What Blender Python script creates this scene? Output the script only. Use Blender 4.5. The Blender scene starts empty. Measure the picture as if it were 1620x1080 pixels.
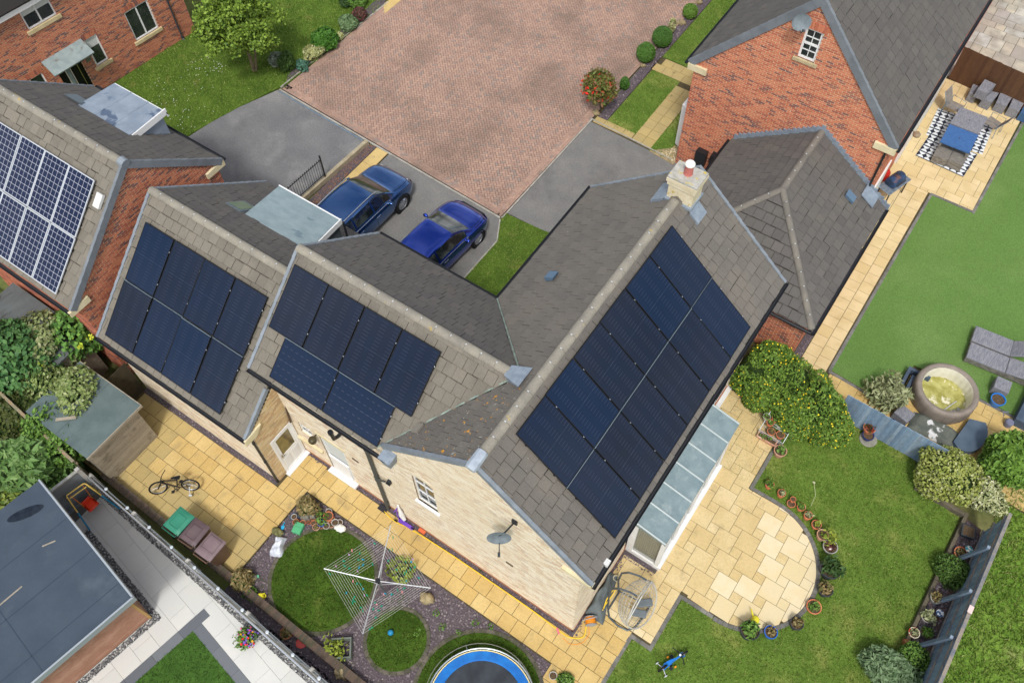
import bpy, math, random
import numpy as np
from mathutils import Matrix, Vector

random.seed(11)
RNG = np.random.default_rng(11)
SC = bpy.context.scene
COL = SC.collection
PI = math.pi
rad = math.radians

# ------------------------------------------------------------------ camera, sky, sun, exposure
F_PX, PITCH, ROLL, YAW, CAM_H = 1384.0, rad(58.24), rad(1.95), rad(126.12), 25.3
_fh = np.array([math.cos(YAW), math.sin(YAW), 0.0]); _up = np.array([0, 0, 1.0])
_fw = math.cos(PITCH) * _fh - math.sin(PITCH) * _up
_r = np.cross(_fw, _up); _r /= np.linalg.norm(_r)
_d = np.cross(_fw, _r)
CR = math.cos(ROLL) * _r + math.sin(ROLL) * _d
CD = -math.sin(ROLL) * _r + math.cos(ROLL) * _d
cam_data = bpy.data.cameras.new('camera')
cam_data.sensor_width = 36.0
cam_data.lens = F_PX / 1620.0 * 36.0
cam_data.clip_end = 2000.0
cam = bpy.data.objects.new('camera', cam_data)
COL.objects.link(cam)
_m = Matrix.Identity(4)
for _i in range(3):
 _m[_i][0] = CR[_i]; _m[_i][1] = -CD[_i]; _m[_i][2] = -_fw[_i]
_m[2][3] = CAM_H
cam.matrix_world = _m
SC.camera = cam

SUN_EL, SUN_AZ = rad(58.0), math.atan2(-0.891, 0.454)      # direction towards the sun
SUN_DIR = Vector((math.cos(SUN_EL) * math.cos(SUN_AZ), math.cos(SUN_EL) * math.sin(SUN_AZ), math.sin(SUN_EL)))
world = bpy.data.worlds.new('World'); SC.world = world; world.use_nodes = True
_nt = world.node_tree
_sky = _nt.nodes.new('ShaderNodeTexSky'); _sky.sky_type = 'NISHITA'; _sky.sun_disc = False
_sky.sun_elevation = SUN_EL; _sky.sun_rotation = math.atan2(SUN_DIR.x, SUN_DIR.y)
_sky.air_density = 1.0; _sky.dust_density = 2.5; _sky.ozone_density = 1.0
_bg = _nt.nodes['Background']; _bg.inputs['Strength'].default_value = 0.145
def _wn(kind, **kw):
 n = _nt.nodes.new(kind)
 for k, v in kw.items():
  if hasattr(n, k): setattr(n, k, v)
  else: n.inputs[k].default_value = v
 return n
# broken thin white cloud all over the blue, as the car roofs and panels mirror it
_tc = _wn('ShaderNodeTexCoord'); _sx = _wn('ShaderNodeSeparateXYZ'); _nt.links.new(_tc.outputs['Generated'], _sx.inputs[0])
_mz = _wn('ShaderNodeMath', operation='MAXIMUM'); _nt.links.new(_sx.outputs[2], _mz.inputs[0]); _mz.inputs[1].default_value = 0.15
_cx = _wn('ShaderNodeCombineXYZ')
for _k in (0, 1):
 _dv = _wn('ShaderNodeMath', operation='DIVIDE'); _nt.links.new(_sx.outputs[_k], _dv.inputs[0]); _nt.links.new(_mz.outputs[0], _dv.inputs[1]); _nt.links.new(_dv.outputs[0], _cx.inputs[_k])
_cn = _wn('ShaderNodeTexNoise', Scale=2.1, Detail=6.0, Roughness=0.55); _nt.links.new(_cx.outputs[0], _cn.inputs['Vector'])
_cr = _wn('ShaderNodeMapRange'); _cr.inputs['From Min'].default_value = 0.42; _cr.inputs['From Max'].default_value = 0.62; _nt.links.new(_cn.outputs['Fac'], _cr.inputs['Value'])
_h1 = _wn('ShaderNodeHueSaturation', Saturation=0.75, Value=0.85); _h2 = _wn('ShaderNodeHueSaturation', Saturation=0.12, Value=1.75)
_mx = _wn('ShaderNodeMix', data_type='RGBA')
_nt.links.new(_sky.outputs['Color'], _h1.inputs['Color']); _nt.links.new(_sky.outputs['Color'], _h2.inputs['Color'])
_nt.links.new(_cr.outputs['Result'], _mx.inputs['Factor']); _nt.links.new(_h1.outputs['Color'], _mx.inputs[6]); _nt.links.new(_h2.outputs['Color'], _mx.inputs[7])
_nt.links.new(_mx.outputs[2], _bg.inputs['Color'])
_sun = bpy.data.lights.new('sun', 'SUN'); _sun.energy = 2.0; _sun.angle = rad(8.0); _sun.color = (1.0, 0.972, 0.925)
sun = bpy.data.objects.new('sun', _sun); COL.objects.link(sun)
sun.rotation_euler = (-SUN_DIR).to_track_quat('-Z', 'Y').to_euler()
SC.view_settings.view_transform = 'Standard'
SC.view_settings.look = 'None'
SC.view_settings.gamma = 1.0
SC.view_settings.exposure = 0.1
SC.view_settings.use_curve_mapping = False
SC.cycles.max_bounces = 5
SC.cycles.diffuse_bounces = 2
SC.cycles.glossy_bounces = 2
SC.cycles.transmission_bounces = 4
SC.cycles.caustics_reflective = False
SC.cycles.caustics_refractive = False


def ray(u, v):
 return CR * ((u - 810) / F_PX) + CD * ((v - 540) / F_PX) + _fw


def G(u, v, z=0.0):
 """world point of height z seen at photo pixel (u, v)"""
 d = ray(u, v); t = (z - CAM_H) / d[2]
 return Vector((d[0] * t, d[1] * t, z))


# ------------------------------------------------------------------ materials
MATS = {}
DESAT = 0.02       # haze put into the colours: each one is greyed a little


def srgb(r, g=None, b=None):
 if g is None:
  r, g, b = r
 f = lambda c: (c / 255.0) / 12.92 if c / 255.0 <= 0.04045 else (((c / 255.0) + 0.055) / 1.055) ** 2.4
 c = (f(r), f(g), f(b)); y = 0.25 * c[0] + 0.65 * c[1] + 0.1 * c[2]
 return tuple(k + (y - k) * DESAT for k in c)


def mat(name, c, c2=None, s=3.0, lo=0.35, hi=0.65, c3=None, s3=0.6, lo3=0.55, hi3=0.7, ramp=None, var=0.0, fine=None,
  rough=0.85, bump=None, metal=0.0, spec=0.3, coat=0.0, trans=0.0, alpha=1.0, stretch=None, sub=0.0, emit=None):
 """procedural material: two colours blended by noise, blotches of a third one, per-piece variation, fine speckle, bump"""
 if name in MATS:
  return MATS[name]
 m = bpy.data.materials.new(name); m.use_nodes = True
 nt = m.node_tree; N = nt.nodes; L = nt.links
 p = N['Principled BSDF']
 geo = N.new('ShaderNodeNewGeometry')
 pos = geo.outputs['Position']
 if stretch:
  mp = N.new('ShaderNodeMapping'); mp.inputs['Scale'].default_value = stretch
  if len(stretch) > 3:
   pass
  L.new(pos, mp.inputs['Vector']); pos = mp.outputs['Vector']

 def noise(scale, detail=3.0, rgh=0.55):
  n = N.new('ShaderNodeTexNoise'); n.inputs['Scale'].default_value = scale
  n.inputs['Detail'].default_value = detail; n.inputs['Roughness'].default_value = rgh
  L.new(pos, n.inputs['Vector']); return n.outputs['Fac']

 def rampn(src, a, b):
  r = N.new('ShaderNodeMapRange'); r.inputs['From Min'].default_value = a; r.inputs['From Max'].default_value = b
  L.new(src, r.inputs['Value']); return r.outputs['Result']

 def mix(f, a, b, mode='MIX'):
  x = N.new('ShaderNodeMix'); x.data_type = 'RGBA'; x.blend_type = mode
  if hasattr(f, 'default_value') or hasattr(f, 'links'):
   L.new(f, x.inputs['Factor'])
  else:
   x.inputs['Factor'].default_value = f
  for sock, val in ((x.inputs[6], a), (x.inputs[7], b)):
   if isinstance(val, tuple):
    sock.default_value = (*val[:3], 1)
   else:
    L.new(val, sock)
  return x.outputs[2]

 rnd = None
 if ramp or var:
  oi = N.new('ShaderNodeObjectInfo')
  ad = N.new('ShaderNodeMath'); ad.operation = 'ADD'
  L.new(geo.outputs['Random Per Island'], ad.inputs[0]); L.new(oi.outputs['Random'], ad.inputs[1])
  fr = N.new('ShaderNodeMath'); fr.operation = 'FRACT'; L.new(ad.outputs[0], fr.inputs[0])
  rnd = fr.outputs[0]
 col = tuple(c)
 if ramp:
  cr = N.new('ShaderNodeValToRGB'); L.new(rnd, cr.inputs['Fac'])
  els = cr.color_ramp.elements
  while len(els) < len(ramp):
   els.new(0.5)
  for e, (q, k) in zip(els, ramp):
   e.position = q; e.color = (*k, 1)
  cr.color_ramp.interpolation = 'LINEAR'
  col = cr.outputs['Color']
  if c2:
   col = mix(rampn(noise(s), lo, hi), col, tuple(c2))
 elif c2:
  col = mix(rampn(noise(s), lo, hi), tuple(c), tuple(c2))
 if c3:
  col = mix(rampn(noise(s3, 4.0, 0.6), lo3, hi3), col, tuple(c3))
 if fine:
  fs, fa = fine
  v = rampn(noise(fs, 2.0, 0.6), 0.3, 0.7)
  r = N.new('ShaderNodeMapRange'); r.inputs['To Min'].default_value = 1 - fa; r.inputs['To Max'].default_value = 1 + fa
  L.new(v, r.inputs['Value'])
  cb = N.new('ShaderNodeCombineColor')
  for k in range(3):
   L.new(r.outputs['Result'], cb.inputs[k])
  col = mix(1.0, col, cb.outputs['Color'], 'MULTIPLY')
 if var:
  r = N.new('ShaderNodeMapRange'); r.inputs['To Min'].default_value = 1 - var; r.inputs['To Max'].default_value = 1 + var
  mu = N.new('ShaderNodeMath'); mu.operation = 'MULTIPLY'; mu.inputs[1].default_value = 7.31
  L.new(rnd, mu.inputs[0]); f2 = N.new('ShaderNodeMath'); f2.operation = 'FRACT'; L.new(mu.outputs[0], f2.inputs[0])
  L.new(f2.outputs[0], r.inputs['Value'])
  cb = N.new('ShaderNodeCombineColor')
  for k in range(3):
   L.new(r.outputs['Result'], cb.inputs[k])
  col = mix(1.0, col, cb.outputs['Color'], 'MULTIPLY')
 if isinstance(col, tuple):
  p.inputs['Base Color'].default_value = (*col, 1)
 else:
  L.new(col, p.inputs['Base Color'])
 p.inputs['Roughness'].default_value = rough
 p.inputs['Metallic'].default_value = metal
 p.inputs['Specular IOR Level'].default_value = spec
 p.inputs['Coat Weight'].default_value = coat
 p.inputs['Coat Roughness'].default_value = 0.03
 p.inputs['Transmission Weight'].default_value = trans
 p.inputs['Alpha'].default_value = alpha
 if sub:
  p.inputs['Subsurface Weight'].default_value = sub
 if bump:
  bs, bst, bd = bump
  b = N.new('ShaderNodeBump'); b.inputs['Strength'].default_value = bst; b.inputs['Distance'].default_value = bd
  L.new(noise(bs, 4.0, 0.6), b.inputs['Height']); L.new(b.outputs['Normal'], p.inputs['Normal'])
 MATS[name] = m
 return m


def S(*a):
 return srgb(*a)


# ------------------------------------------------------------------ mesh building
class MB:
 """collects boxes, tubes and other shapes into one mesh"""
 def __init__(self, m=None):
  self.v = []; self.f = []; self.m = m

 def add(self, vs, fs):
  o = len(self.v)
  if self.m is not None:
   vs = [self.m @ Vector(p) for p in vs]
  self.v.extend([tuple(p) for p in vs])
  self.f.extend([tuple(i + o for i in f) for f in fs])
  return self

 def box(self, x0, x1, y0, y1, z0, z1):
  return self.add([(x0, y0, z0), (x1, y0, z0), (x1, y1, z0), (x0, y1, z0), (x0, y0, z1), (x1, y0, z1), (x1, y1, z1), (x0, y1, z1)],
      [(3, 2, 1, 0), (4, 5, 6, 7), (0, 1, 5, 4), (1, 2, 6, 5), (2, 3, 7, 6), (3, 0, 4, 7)])

 def cbox(self, c, sx, sy, sz, rz=0.0, rx=0.0, ry=0.0):
  M_ = Matrix.Translation(c) @ Matrix.Rotation(rz, 4, 'Z') @ Matrix.Rotation(rx, 4, 'X') @ Matrix.Rotation(ry, 4, 'Y')
  h = [(-.5, -.5, -.5), (.5, -.5, -.5), (.5, .5, -.5), (-.5, .5, -.5), (-.5, -.5, .5), (.5, -.5, .5), (.5, .5, .5), (-.5, .5, .5)]
  return self.add([M_ @ Vector((a * sx, b * sy, c_ * sz)) for a, b, c_ in h],
      [(3, 2, 1, 0), (4, 5, 6, 7), (0, 1, 5, 4), (1, 2, 6, 5), (2, 3, 7, 6), (3, 0, 4, 7)])

 def rbox(self, x0, x1, y0, y1, z0, z1, b=0.02):
  """box with chamfered edges"""
  pts = []
  for z, i in ((z0, b), (z0 + b, 0), (z1 - b, 0), (z1, b)):
   a0, a1, c0, c1 = x0 + i, x1 - i, y0 + i, y1 - i
   k = b * 0.8
   pts += [(a0 + k, c0, z), (a1 - k, c0, z), (a1, c0 + k, z), (a1, c1 - k, z), (a1 - k, c1, z), (a0 + k, c1, z), (a0, c1 - k, z), (a0, c0 + k, z)]
  fs = [tuple(range(7, -1, -1)), tuple(range(24, 32))]
  for l in range(3):
   for i in range(8):
    j = (i + 1) % 8
    fs.append((l * 8 + i, l * 8 + j, (l + 1) * 8 + j, (l + 1) * 8 + i))
  return self.add(pts, fs)

 def prism(self, poly, z0, z1):
  n = len(poly)
  vs = [(x, y, z0) for x, y in poly] + [(x, y, z1) for x, y in poly]
  fs = [tuple(range(n - 1, -1, -1)), tuple(range(n, 2 * n))] + [(i, (i + 1) % n, n + (i + 1) % n, n + i) for i in range(n)]
  return self.add(vs, fs)

 def quad(self, *p):
  return self.add(p, [tuple(range(len(p)))])

 def hull8(self, bottom, top):
  return self.add(list(bottom) + list(top), [(3, 2, 1, 0), (4, 5, 6, 7), (0, 1, 5, 4), (1, 2, 6, 5), (2, 3, 7, 6), (3, 0, 4, 7)])

 def tube(self, pts, r, n=8, closed=False, caps=True):
  pts = [Vector(p) for p in pts]; k = len(pts)
  rs = r if isinstance(r, (list, tuple)) else [r] * k
  vs = []; prev = None
  for i, p in enumerate(pts):
   if closed:
    t = pts[(i + 1) % k] - pts[i - 1]
   else:
    t = pts[min(i + 1, k - 1)] - pts[max(i - 1, 0)]
   t.normalize()
   if prev is None:
    a = Vector((0, 0, 1)) if abs(t.z) < 0.9 else Vector((1, 0, 0))
    u = t.cross(a).normalized()
   else:
    u = (prev - t * prev.dot(t))
    u = u.normalized() if u.length > 1e-6 else t.orthogonal().normalized()
   prev = u; w = t.cross(u)
   for j in range(n):
    an = 2 * PI * j / n
    vs.append(p + (u * math.cos(an) + w * math.sin(an)) * rs[i])
  fs = []
  for i in range(k if closed else k - 1):
   a, b = i * n, ((i + 1) % k) * n
   for j in range(n):
    fs.append((a + j, a + (j + 1) % n, b + (j + 1) % n, b + j))
  if caps and not closed:
   fs.append(tuple(range(n - 1, -1, -1))); fs.append(tuple((k - 1) * n + j for j in range(n)))
  return self.add(vs, fs)

 def lathe(self, prof, c=(0, 0, 0), n=16, sx=1.0, sy=1.0, caps=True):
  c = Vector(c); vs = []; fs = []
  for r, z in prof:
   for j in range(n):
    a = 2 * PI * j / n
    vs.append((c.x + r * math.cos(a) * sx, c.y + r * math.sin(a) * sy, c.z + z))
  for i in range(len(prof) - 1):
   for j in range(n):
    fs.append((i * n + j, i * n + (j + 1) % n, (i + 1) * n + (j + 1) % n, (i + 1) * n + j))
  if caps:
   fs.append(tuple(range(n - 1, -1, -1))); fs.append(tuple((len(prof) - 1) * n + j for j in range(n)))
  return self.add(vs, fs)

 def sphere(self, c, rx, ry=None, rz=None, nu=14, nv=9, lump=0.0, seed=0):
  ry = ry or rx; rz = rz or rx; c = Vector(c); vs = [];fs = []
  rn = random.Random(seed)
  ph = [(rn.uniform(0, 6), rn.uniform(1.5, 4), rn.uniform(1.5, 4)) for _ in range(4)]
  for i in range(nv + 1):
   th = PI * i / nv
   for j in range(nu):
    a = 2 * PI * j / nu
    x, y, z = math.sin(th) * math.cos(a), math.sin(th) * math.sin(a), math.cos(th)
    k = 1 + lump * sum(math.sin(p0 + f1 * x * 1.7 + f2 * y * 1.3 + z * 2) for p0, f1, f2 in ph) / 2
    vs.append((c.x + rx * x * k, c.y + ry * y * k, c.z + rz * z * k))
  for i in range(nv):
   for j in range(nu):
    fs.append((i * nu + j, (i + 1) * nu + j, (i + 1) * nu + (j + 1) % nu, i * nu + (j + 1) % nu))
  return self.add(vs, fs)


def finish_mesh(me, smooth, angle=35):
 if smooth:
  me.polygons.foreach_set('use_smooth', [True] * len(me.polygons))
  try:
   me.set_sharp_from_angle(angle=rad(angle))
  except Exception:
   pass


def link(o, parent, keep_world):
 COL.objects.link(o)
 if parent is not None:
  o.parent = parent
  if keep_world:
   o.matrix_parent_inverse = WM[parent.name].inverted()


WM = {}     # world matrices of the things' empties


def obj(name, mb, m, parent=None, smooth=False, kind=None, local=False, angle=35, label=None):
 """one mesh object; vertices are world coordinates unless local"""
 me = bpy.data.meshes.new(name)
 if isinstance(mb, MB):
  me.from_pydata(mb.v, [], mb.f)
 else:
  vs, fs = mb
  me.from_pydata(vs, [], fs)
 me.materials.append(m)
 finish_mesh(me, smooth, angle)
 o = bpy.data.objects.new(name, me)
 link(o, parent, not local)
 base = WM[parent.name] if (parent is not None and local) else Matrix.Identity(4)
 WM[o.name] = base.copy()
 if kind:
  o['kind'] = kind
 if label:
  o['label'] = label
 return o


def npmesh(name, V, n, m, parent=None, kind=None, local=False, smooth=False):
 """fast mesh: V is (faces*n, 3), every n vertices make one face"""
 V = np.asarray(V, dtype=np.float32).reshape(-1, 3); k = len(V) // n
 me = bpy.data.meshes.new(name)
 me.vertices.add(len(V)); me.vertices.foreach_set('co', V.ravel())
 me.loops.add(len(V)); me.loops.foreach_set('vertex_index', np.arange(len(V), dtype=np.int32))
 me.polygons.add(k); me.polygons.foreach_set('loop_start', np.arange(0, len(V), n, dtype=np.int32))
 me.polygons.foreach_set('loop_total', np.full(k, n, dtype=np.int32))
 me.update(calc_edges=True)
 me.polygons.foreach_set('use_smooth', [bool(smooth)] * k)
 me.materials.append(m)
 o = bpy.data.objects.new(name, me); link(o, parent, not local)
 WM[o.name] = (WM[parent.name] if (parent is not None and local) else Matrix.Identity(4)).copy()
 if kind:
  o['kind'] = kind
 return o


def tag(o, label=None, cat=None, group=None, kind=None):
 if label: o['label'] = label
 if cat: o['category'] = cat
 if group: o['group'] = group
 if kind: o['kind'] = kind
 return o


def thing(name, label, cat, loc=(0, 0, 0), rz=0.0, group=None, mw=None):
 o = bpy.data.objects.new(name, None); COL.objects.link(o)
 o.empty_display_size = 0.2
 M_ = mw if mw is not None else Matrix.Translation(loc) @ Matrix.Rotation(rz, 4, 'Z')
 o.matrix_world = M_
 WM[o.name] = M_.copy()
 return tag(o, label, cat, group)


def struct(name, mb, m, smooth=False, parent=None):
 o = obj(name, mb, m, parent, smooth)
 if parent is None:
  o['kind'] = 'structure'
 return o


def copy_tree(o, mw=None, parent=None):
 c = o.copy(); COL.objects.link(c)
 if parent is not None:
  c.parent = parent
 if mw is not None:
  c.matrix_world = mw
 WM[c.name] = (mw if mw is not None else Matrix.Identity(4)).copy()
 for ch in o.children:
  copy_tree(ch, None, c)
 return c


CAMP = np.array([0, 0, CAM_H])


def pieces(parent, name, m, tverts, tfaces, mats, n_ind=300, smooth=False, kind_rest='stuff', cap=None):
 """alike pieces: the nearest n_ind become objects that share one mesh, the rest are joined into one part"""
 mats = np.asarray(mats, dtype=np.float64)
 if len(mats) == 0:
  return
 d = np.linalg.norm(mats[:, :3, 3] - CAMP, axis=1)
 order = np.argsort(d)
 ind, rest = order[:n_ind], order[n_ind:]
 pinv = WM[parent.name].inverted() if parent is not None else None
 if len(ind):
  me = bpy.data.meshes.new(name); me.from_pydata([tuple(p) for p in tverts], [], [tuple(f) for f in tfaces]); me.materials.append(m)
  finish_mesh(me, smooth)
  for i in ind:
   o = bpy.data.objects.new(name, me); COL.objects.link(o)
   if parent is not None:
    o.parent = parent; o.matrix_parent_inverse = pinv
   o.matrix_basis = Matrix(mats[i].tolist())
 if len(rest):
  T = np.asarray(tverts, dtype=np.float64); k = len(T)
  Th = np.hstack([T, np.ones((k, 1))])
  V = np.einsum('nij,kj->nki', mats[rest], Th)[:, :, :3].reshape(-1, 3)
  nf = len(tfaces)
  lens = np.array([len(f) for f in tfaces]); flat = np.concatenate([np.array(f) for f in tfaces])
  R = len(rest)
  idx = (flat[None, :] + (np.arange(R) * k)[:, None]).ravel().astype(np.int32)
  tot = np.tile(lens, R).astype(np.int32)
  st = np.concatenate([[0], np.cumsum(tot)[:-1]]).astype(np.int32)
  me = bpy.data.meshes.new(name)
  me.vertices.add(len(V)); me.vertices.foreach_set('co', V.astype(np.float32).ravel())
  me.loops.add(len(idx)); me.loops.foreach_set('vertex_index', idx)
  me.polygons.add(len(tot)); me.polygons.foreach_set('loop_start', st); me.polygons.foreach_set('loop_total', tot)
  me.update(calc_edges=True); me.materials.append(m)
  me.polygons.foreach_set('use_smooth', [False] * len(tot))
  finish_mesh(me, smooth)
  o = bpy.data.objects.new(name, me); link(o, parent, True)
  o['kind'] = kind_rest
  WM[o.name] = Matrix.Identity(4)


def frame(o, u, v, n):
 """4x4 numpy matrix with columns u, v, n and origin o"""
 M_ = np.eye(4)
 M_[:3, 0] = u; M_[:3, 1] = v; M_[:3, 2] = n; M_[:3, 3] = o
 return M_


BOX5_V = [(0, 0, 0), (1, 0, 0), (1, 1, 0), (0, 1, 0), (0, 0, 1), (1, 0, 1), (1, 1, 1), (0, 1, 1)]
BOX5_F = [(4, 5, 6, 7), (0, 1, 5, 4), (1, 2, 6, 5), (2, 3, 7, 6), (3, 0, 4, 7)]


def clip_poly(poly, conv):
 """clip a polygon (list of 2-tuples) by a convex counter-clockwise polygon"""
 out = list(poly)
 for i in range(len(conv)):
  a, b = conv[i], conv[(i + 1) % len(conv)]
  inp, out = out, []
  if not inp:
   return []
  side = lambda p: (b[0] - a[0]) * (p[1] - a[1]) - (b[1] - a[1]) * (p[0] - a[0])
  for j in range(len(inp)):
   p, q = inp[j - 1], inp[j]
   sp, sq = side(p), side(q)
   if sq >= -1e-9:
    if sp < -1e-9:
     t = sp / (sp - sq); out.append((p[0] + t * (q[0] - p[0]), p[1] + t * (q[1] - p[1])))
    out.append(q)
   elif sp >= -1e-9:
    t = sp / (sp - sq); out.append((p[0] + t * (q[0] - p[0]), p[1] + t * (q[1] - p[1])))
 return out


def area(poly):
 return 0.5 * abs(sum(poly[i - 1][0] * poly[i][1] - poly[i][0] * poly[i - 1][1] for i in range(len(poly))))


def ordinal(i):
 return ['first', 'second', 'third', 'fourth', 'fifth', 'sixth', 'seventh', 'eighth', 'ninth', 'tenth', 'eleventh', 'twelfth'][i]

# ------------------------------------------------------------------ shared materials
YEL = mat('yellow_slab', S(203, 174, 112), ramp=[(0, S(200, 170, 106)), (0.35, S(206, 179, 118)), (0.7, S(197, 166, 102)), (1, S(209, 183, 124))],
   c2=S(188, 158, 98), s=1.1, lo=0.42, hi=0.8, c3=S(160, 140, 100), s3=1.9, lo3=0.56, hi3=0.8, fine=(22, 0.09), rough=0.9, bump=(40, 0.25, 0.01))
YEL_P = mat('patio_slab', S(211, 188, 138), ramp=[(0, S(207, 183, 131)), (0.35, S(214, 192, 144)), (0.7, S(205, 180, 126)), (1, S(217, 196, 150))],
   c2=S(198, 173, 120), s=1.2, lo=0.42, hi=0.8, c3=S(172, 152, 112), s3=2.1, lo3=0.58, hi3=0.8, fine=(22, 0.08), rough=0.9, bump=(40, 0.25, 0.01))
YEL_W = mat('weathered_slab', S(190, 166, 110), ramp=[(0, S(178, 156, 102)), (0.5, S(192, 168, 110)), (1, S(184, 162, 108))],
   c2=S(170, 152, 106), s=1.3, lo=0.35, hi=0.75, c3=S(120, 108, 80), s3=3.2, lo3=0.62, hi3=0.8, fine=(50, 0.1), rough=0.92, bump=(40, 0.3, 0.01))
CREAM = mat('cream_slab', S(219, 203, 164), ramp=[(0, S(214, 195, 150)), (0.5, S(224, 209, 174)), (1, S(218, 202, 162))],
   c2=S(220, 198, 150), s=2.0, lo=0.45, hi=0.75, c3=S(180, 166, 136), s3=4.0, lo3=0.68, hi3=0.8, fine=(50, 0.05), rough=0.9, bump=(30, 0.3, 0.01))
BED = mat('joint_bed', S(96, 84, 60), c2=S(74, 68, 48), s=5, fine=(80, 0.2), rough=1)
GREY_KERB = mat('grey_kerb', S(124, 122, 118), ramp=[(0, S(112, 110, 108)), (1, S(136, 134, 128))], c2=S(104, 102, 96), s=3, fine=(60, 0.12), rough=0.95)
PALE_KERB = mat('pale_kerb', S(176, 172, 162), c2=S(150, 146, 136), s=3, fine=(50, 0.12), var=0.06, rough=0.95)
SLATE = mat('slate_chips', S(104, 92, 98), ramp=[(0, S(86, 76, 84)), (0.3, S(112, 98, 106)), (0.6, S(98, 90, 94)), (0.85, S(128, 116, 120)), (1, S(150, 140, 140))],
   fine=(40, 0.15), rough=0.8, spec=0.4)
SLATE_BASE = mat('slate_bed_base', S(84, 76, 80), c2=S(100, 90, 94), s=9, lo=0.3, hi=0.7, c3=S(72, 74, 50), s3=1.2, lo3=0.58, hi3=0.72, fine=(45, 0.4), rough=1)
ASPH = mat('asphalt', S(122, 122, 122), c2=S(108, 108, 109), s=0.9, lo=0.3, hi=0.7, c3=S(138, 137, 135), s3=0.6, lo3=0.5, hi3=0.72, fine=(16, 0.15), rough=0.95, bump=(90, 0.4, 0.01))
ASPH2 = mat('asphalt_stained', S(128, 126, 122), c2=S(114, 113, 111), s=1.3, lo=0.3, hi=0.7, c3=S(96, 94, 92), s3=0.5, lo3=0.56, hi3=0.8, fine=(16, 0.14), rough=0.9, bump=(90, 0.4, 0.01))
LAWN = mat('lawn_grass', S(104, 131, 52), c2=S(86, 113, 42), s=1.2, lo=0.35, hi=0.7, c3=S(152, 152, 82), s3=0.7, lo3=0.52, hi3=0.8, fine=(28, 0.3), rough=0.95, spec=0.1, bump=(60, 0.8, 0.03))
LAWN_D = mat('lush_grass', S(92, 117, 42), c2=S(72, 97, 34), s=1.5, lo=0.35, hi=0.7, c3=S(138, 134, 72), s3=1.0, lo3=0.58, hi3=0.8, fine=(28, 0.3), rough=0.95, spec=0.1, bump=(60, 0.8, 0.03))
TURF = mat('artificial_turf', S(98, 130, 66), c2=S(91, 123, 60), s=0.4, lo=0.2, hi=0.8, c3=S(112, 138, 78), s3=0.28, lo3=0.48, hi3=0.8, fine=(34, 0.24), rough=0.95, spec=0.1, bump=(120, 0.5, 0.01))
TURF_D = mat('deep_turf', S(74, 108, 44), c2=S(58, 90, 34), s=2.5, lo=0.3, hi=0.7, fine=(60, 0.22), rough=0.95, spec=0.1, bump=(90, 0.6, 0.02))
ROUGH_G = mat('rough_grass', S(122, 152, 60), c2=S(98, 132, 46), s=0.9, lo=0.35, hi=0.65, c3=S(142, 150, 88), s3=0.8, lo3=0.55, hi3=0.75, fine=(20, 0.35), rough=0.95, spec=0.1, bump=(40, 0.8, 0.04))
SOIL = mat('soil', S(84, 70, 54), c2=S(60, 50, 40), s=6, fine=(60, 0.3), rough=1)
BLADE = mat('grass_blades', S(70, 98, 30), ramp=[(0, S(86, 116, 40)), (0.5, S(108, 137, 52)), (0.85, S(132, 154, 68)), (1, S(168, 164, 104))], rough=0.9, spec=0.15)
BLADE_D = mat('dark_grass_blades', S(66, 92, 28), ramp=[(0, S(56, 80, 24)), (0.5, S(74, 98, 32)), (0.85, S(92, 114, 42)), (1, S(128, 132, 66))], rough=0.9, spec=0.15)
LAWN_S = mat('dark_lawn', S(70, 96, 30), c2=S(52, 76, 22), s=1.3, lo=0.35, hi=0.65, c3=S(112, 120, 56), s3=1.0, lo3=0.58, hi3=0.75, fine=(28, 0.3), rough=0.95, spec=0.1)  # darker grass for the round lawns
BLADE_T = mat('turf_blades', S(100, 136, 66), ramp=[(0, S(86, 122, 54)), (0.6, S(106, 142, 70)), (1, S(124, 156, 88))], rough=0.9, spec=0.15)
PEBBLE = mat('pebbles', S(150, 148, 144), ramp=[(0, S(70, 70, 74)), (0.4, S(106, 106, 108)), (0.7, S(160, 158, 156)), (1, S(212, 210, 204))], rough=0.8)


def sheet(name, pts, m, z=0.0, depth=0.05):
 mb = MB(); mb.prism([(p[0], p[1]) for p in pts], z - depth, z)
 return struct(name, mb, m)


def rect(x0, y0, x1, y1):
 return [(x0, y0), (x1, y0), (x1, y1), (x0, y1)]


def circle(cx, cy, r, n=56, a0=0.0, a1=2 * PI):
 return [(cx + r * math.cos(a0 + (a1 - a0) * i / n), cy + r * math.sin(a0 + (a1 - a0) * i / n)) for i in range(n)]


def inside(p, poly):
 x, y = p; c = False
 for i in range(len(poly)):
  x1, y1 = poly[i - 1]; x2, y2 = poly[i]
  if (y1 > y) != (y2 > y) and x < (x2 - x1) * (y - y1) / (y2 - y1) + x1:
   c = not c
 return c


def inside_np(P, poly):
 x, y = P[:, 0], P[:, 1]; c = np.zeros(len(P), bool)
 for i in range(len(poly)):
  x1, y1 = poly[i - 1]; x2, y2 = poly[i]
  if y1 == y2:
   continue
  k = ((y1 > y) != (y2 > y)) & (x < (x2 - x1) * (y - y1) / (y2 - y1) + x1)
  c ^= k
 return c


def scatter(polys, holes, dens):
 out = []
 for poly in polys:
  a = np.array(poly); lo, hi = a.min(0), a.max(0)
  n = int((hi[0] - lo[0]) * (hi[1] - lo[1]) * dens)
  P = RNG.uniform(lo, hi, (n, 2))
  k = inside_np(P, poly)
  for h in holes:
   k &= ~inside_np(P, h)
  out.append(P[k])
 return np.vstack(out)


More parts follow.
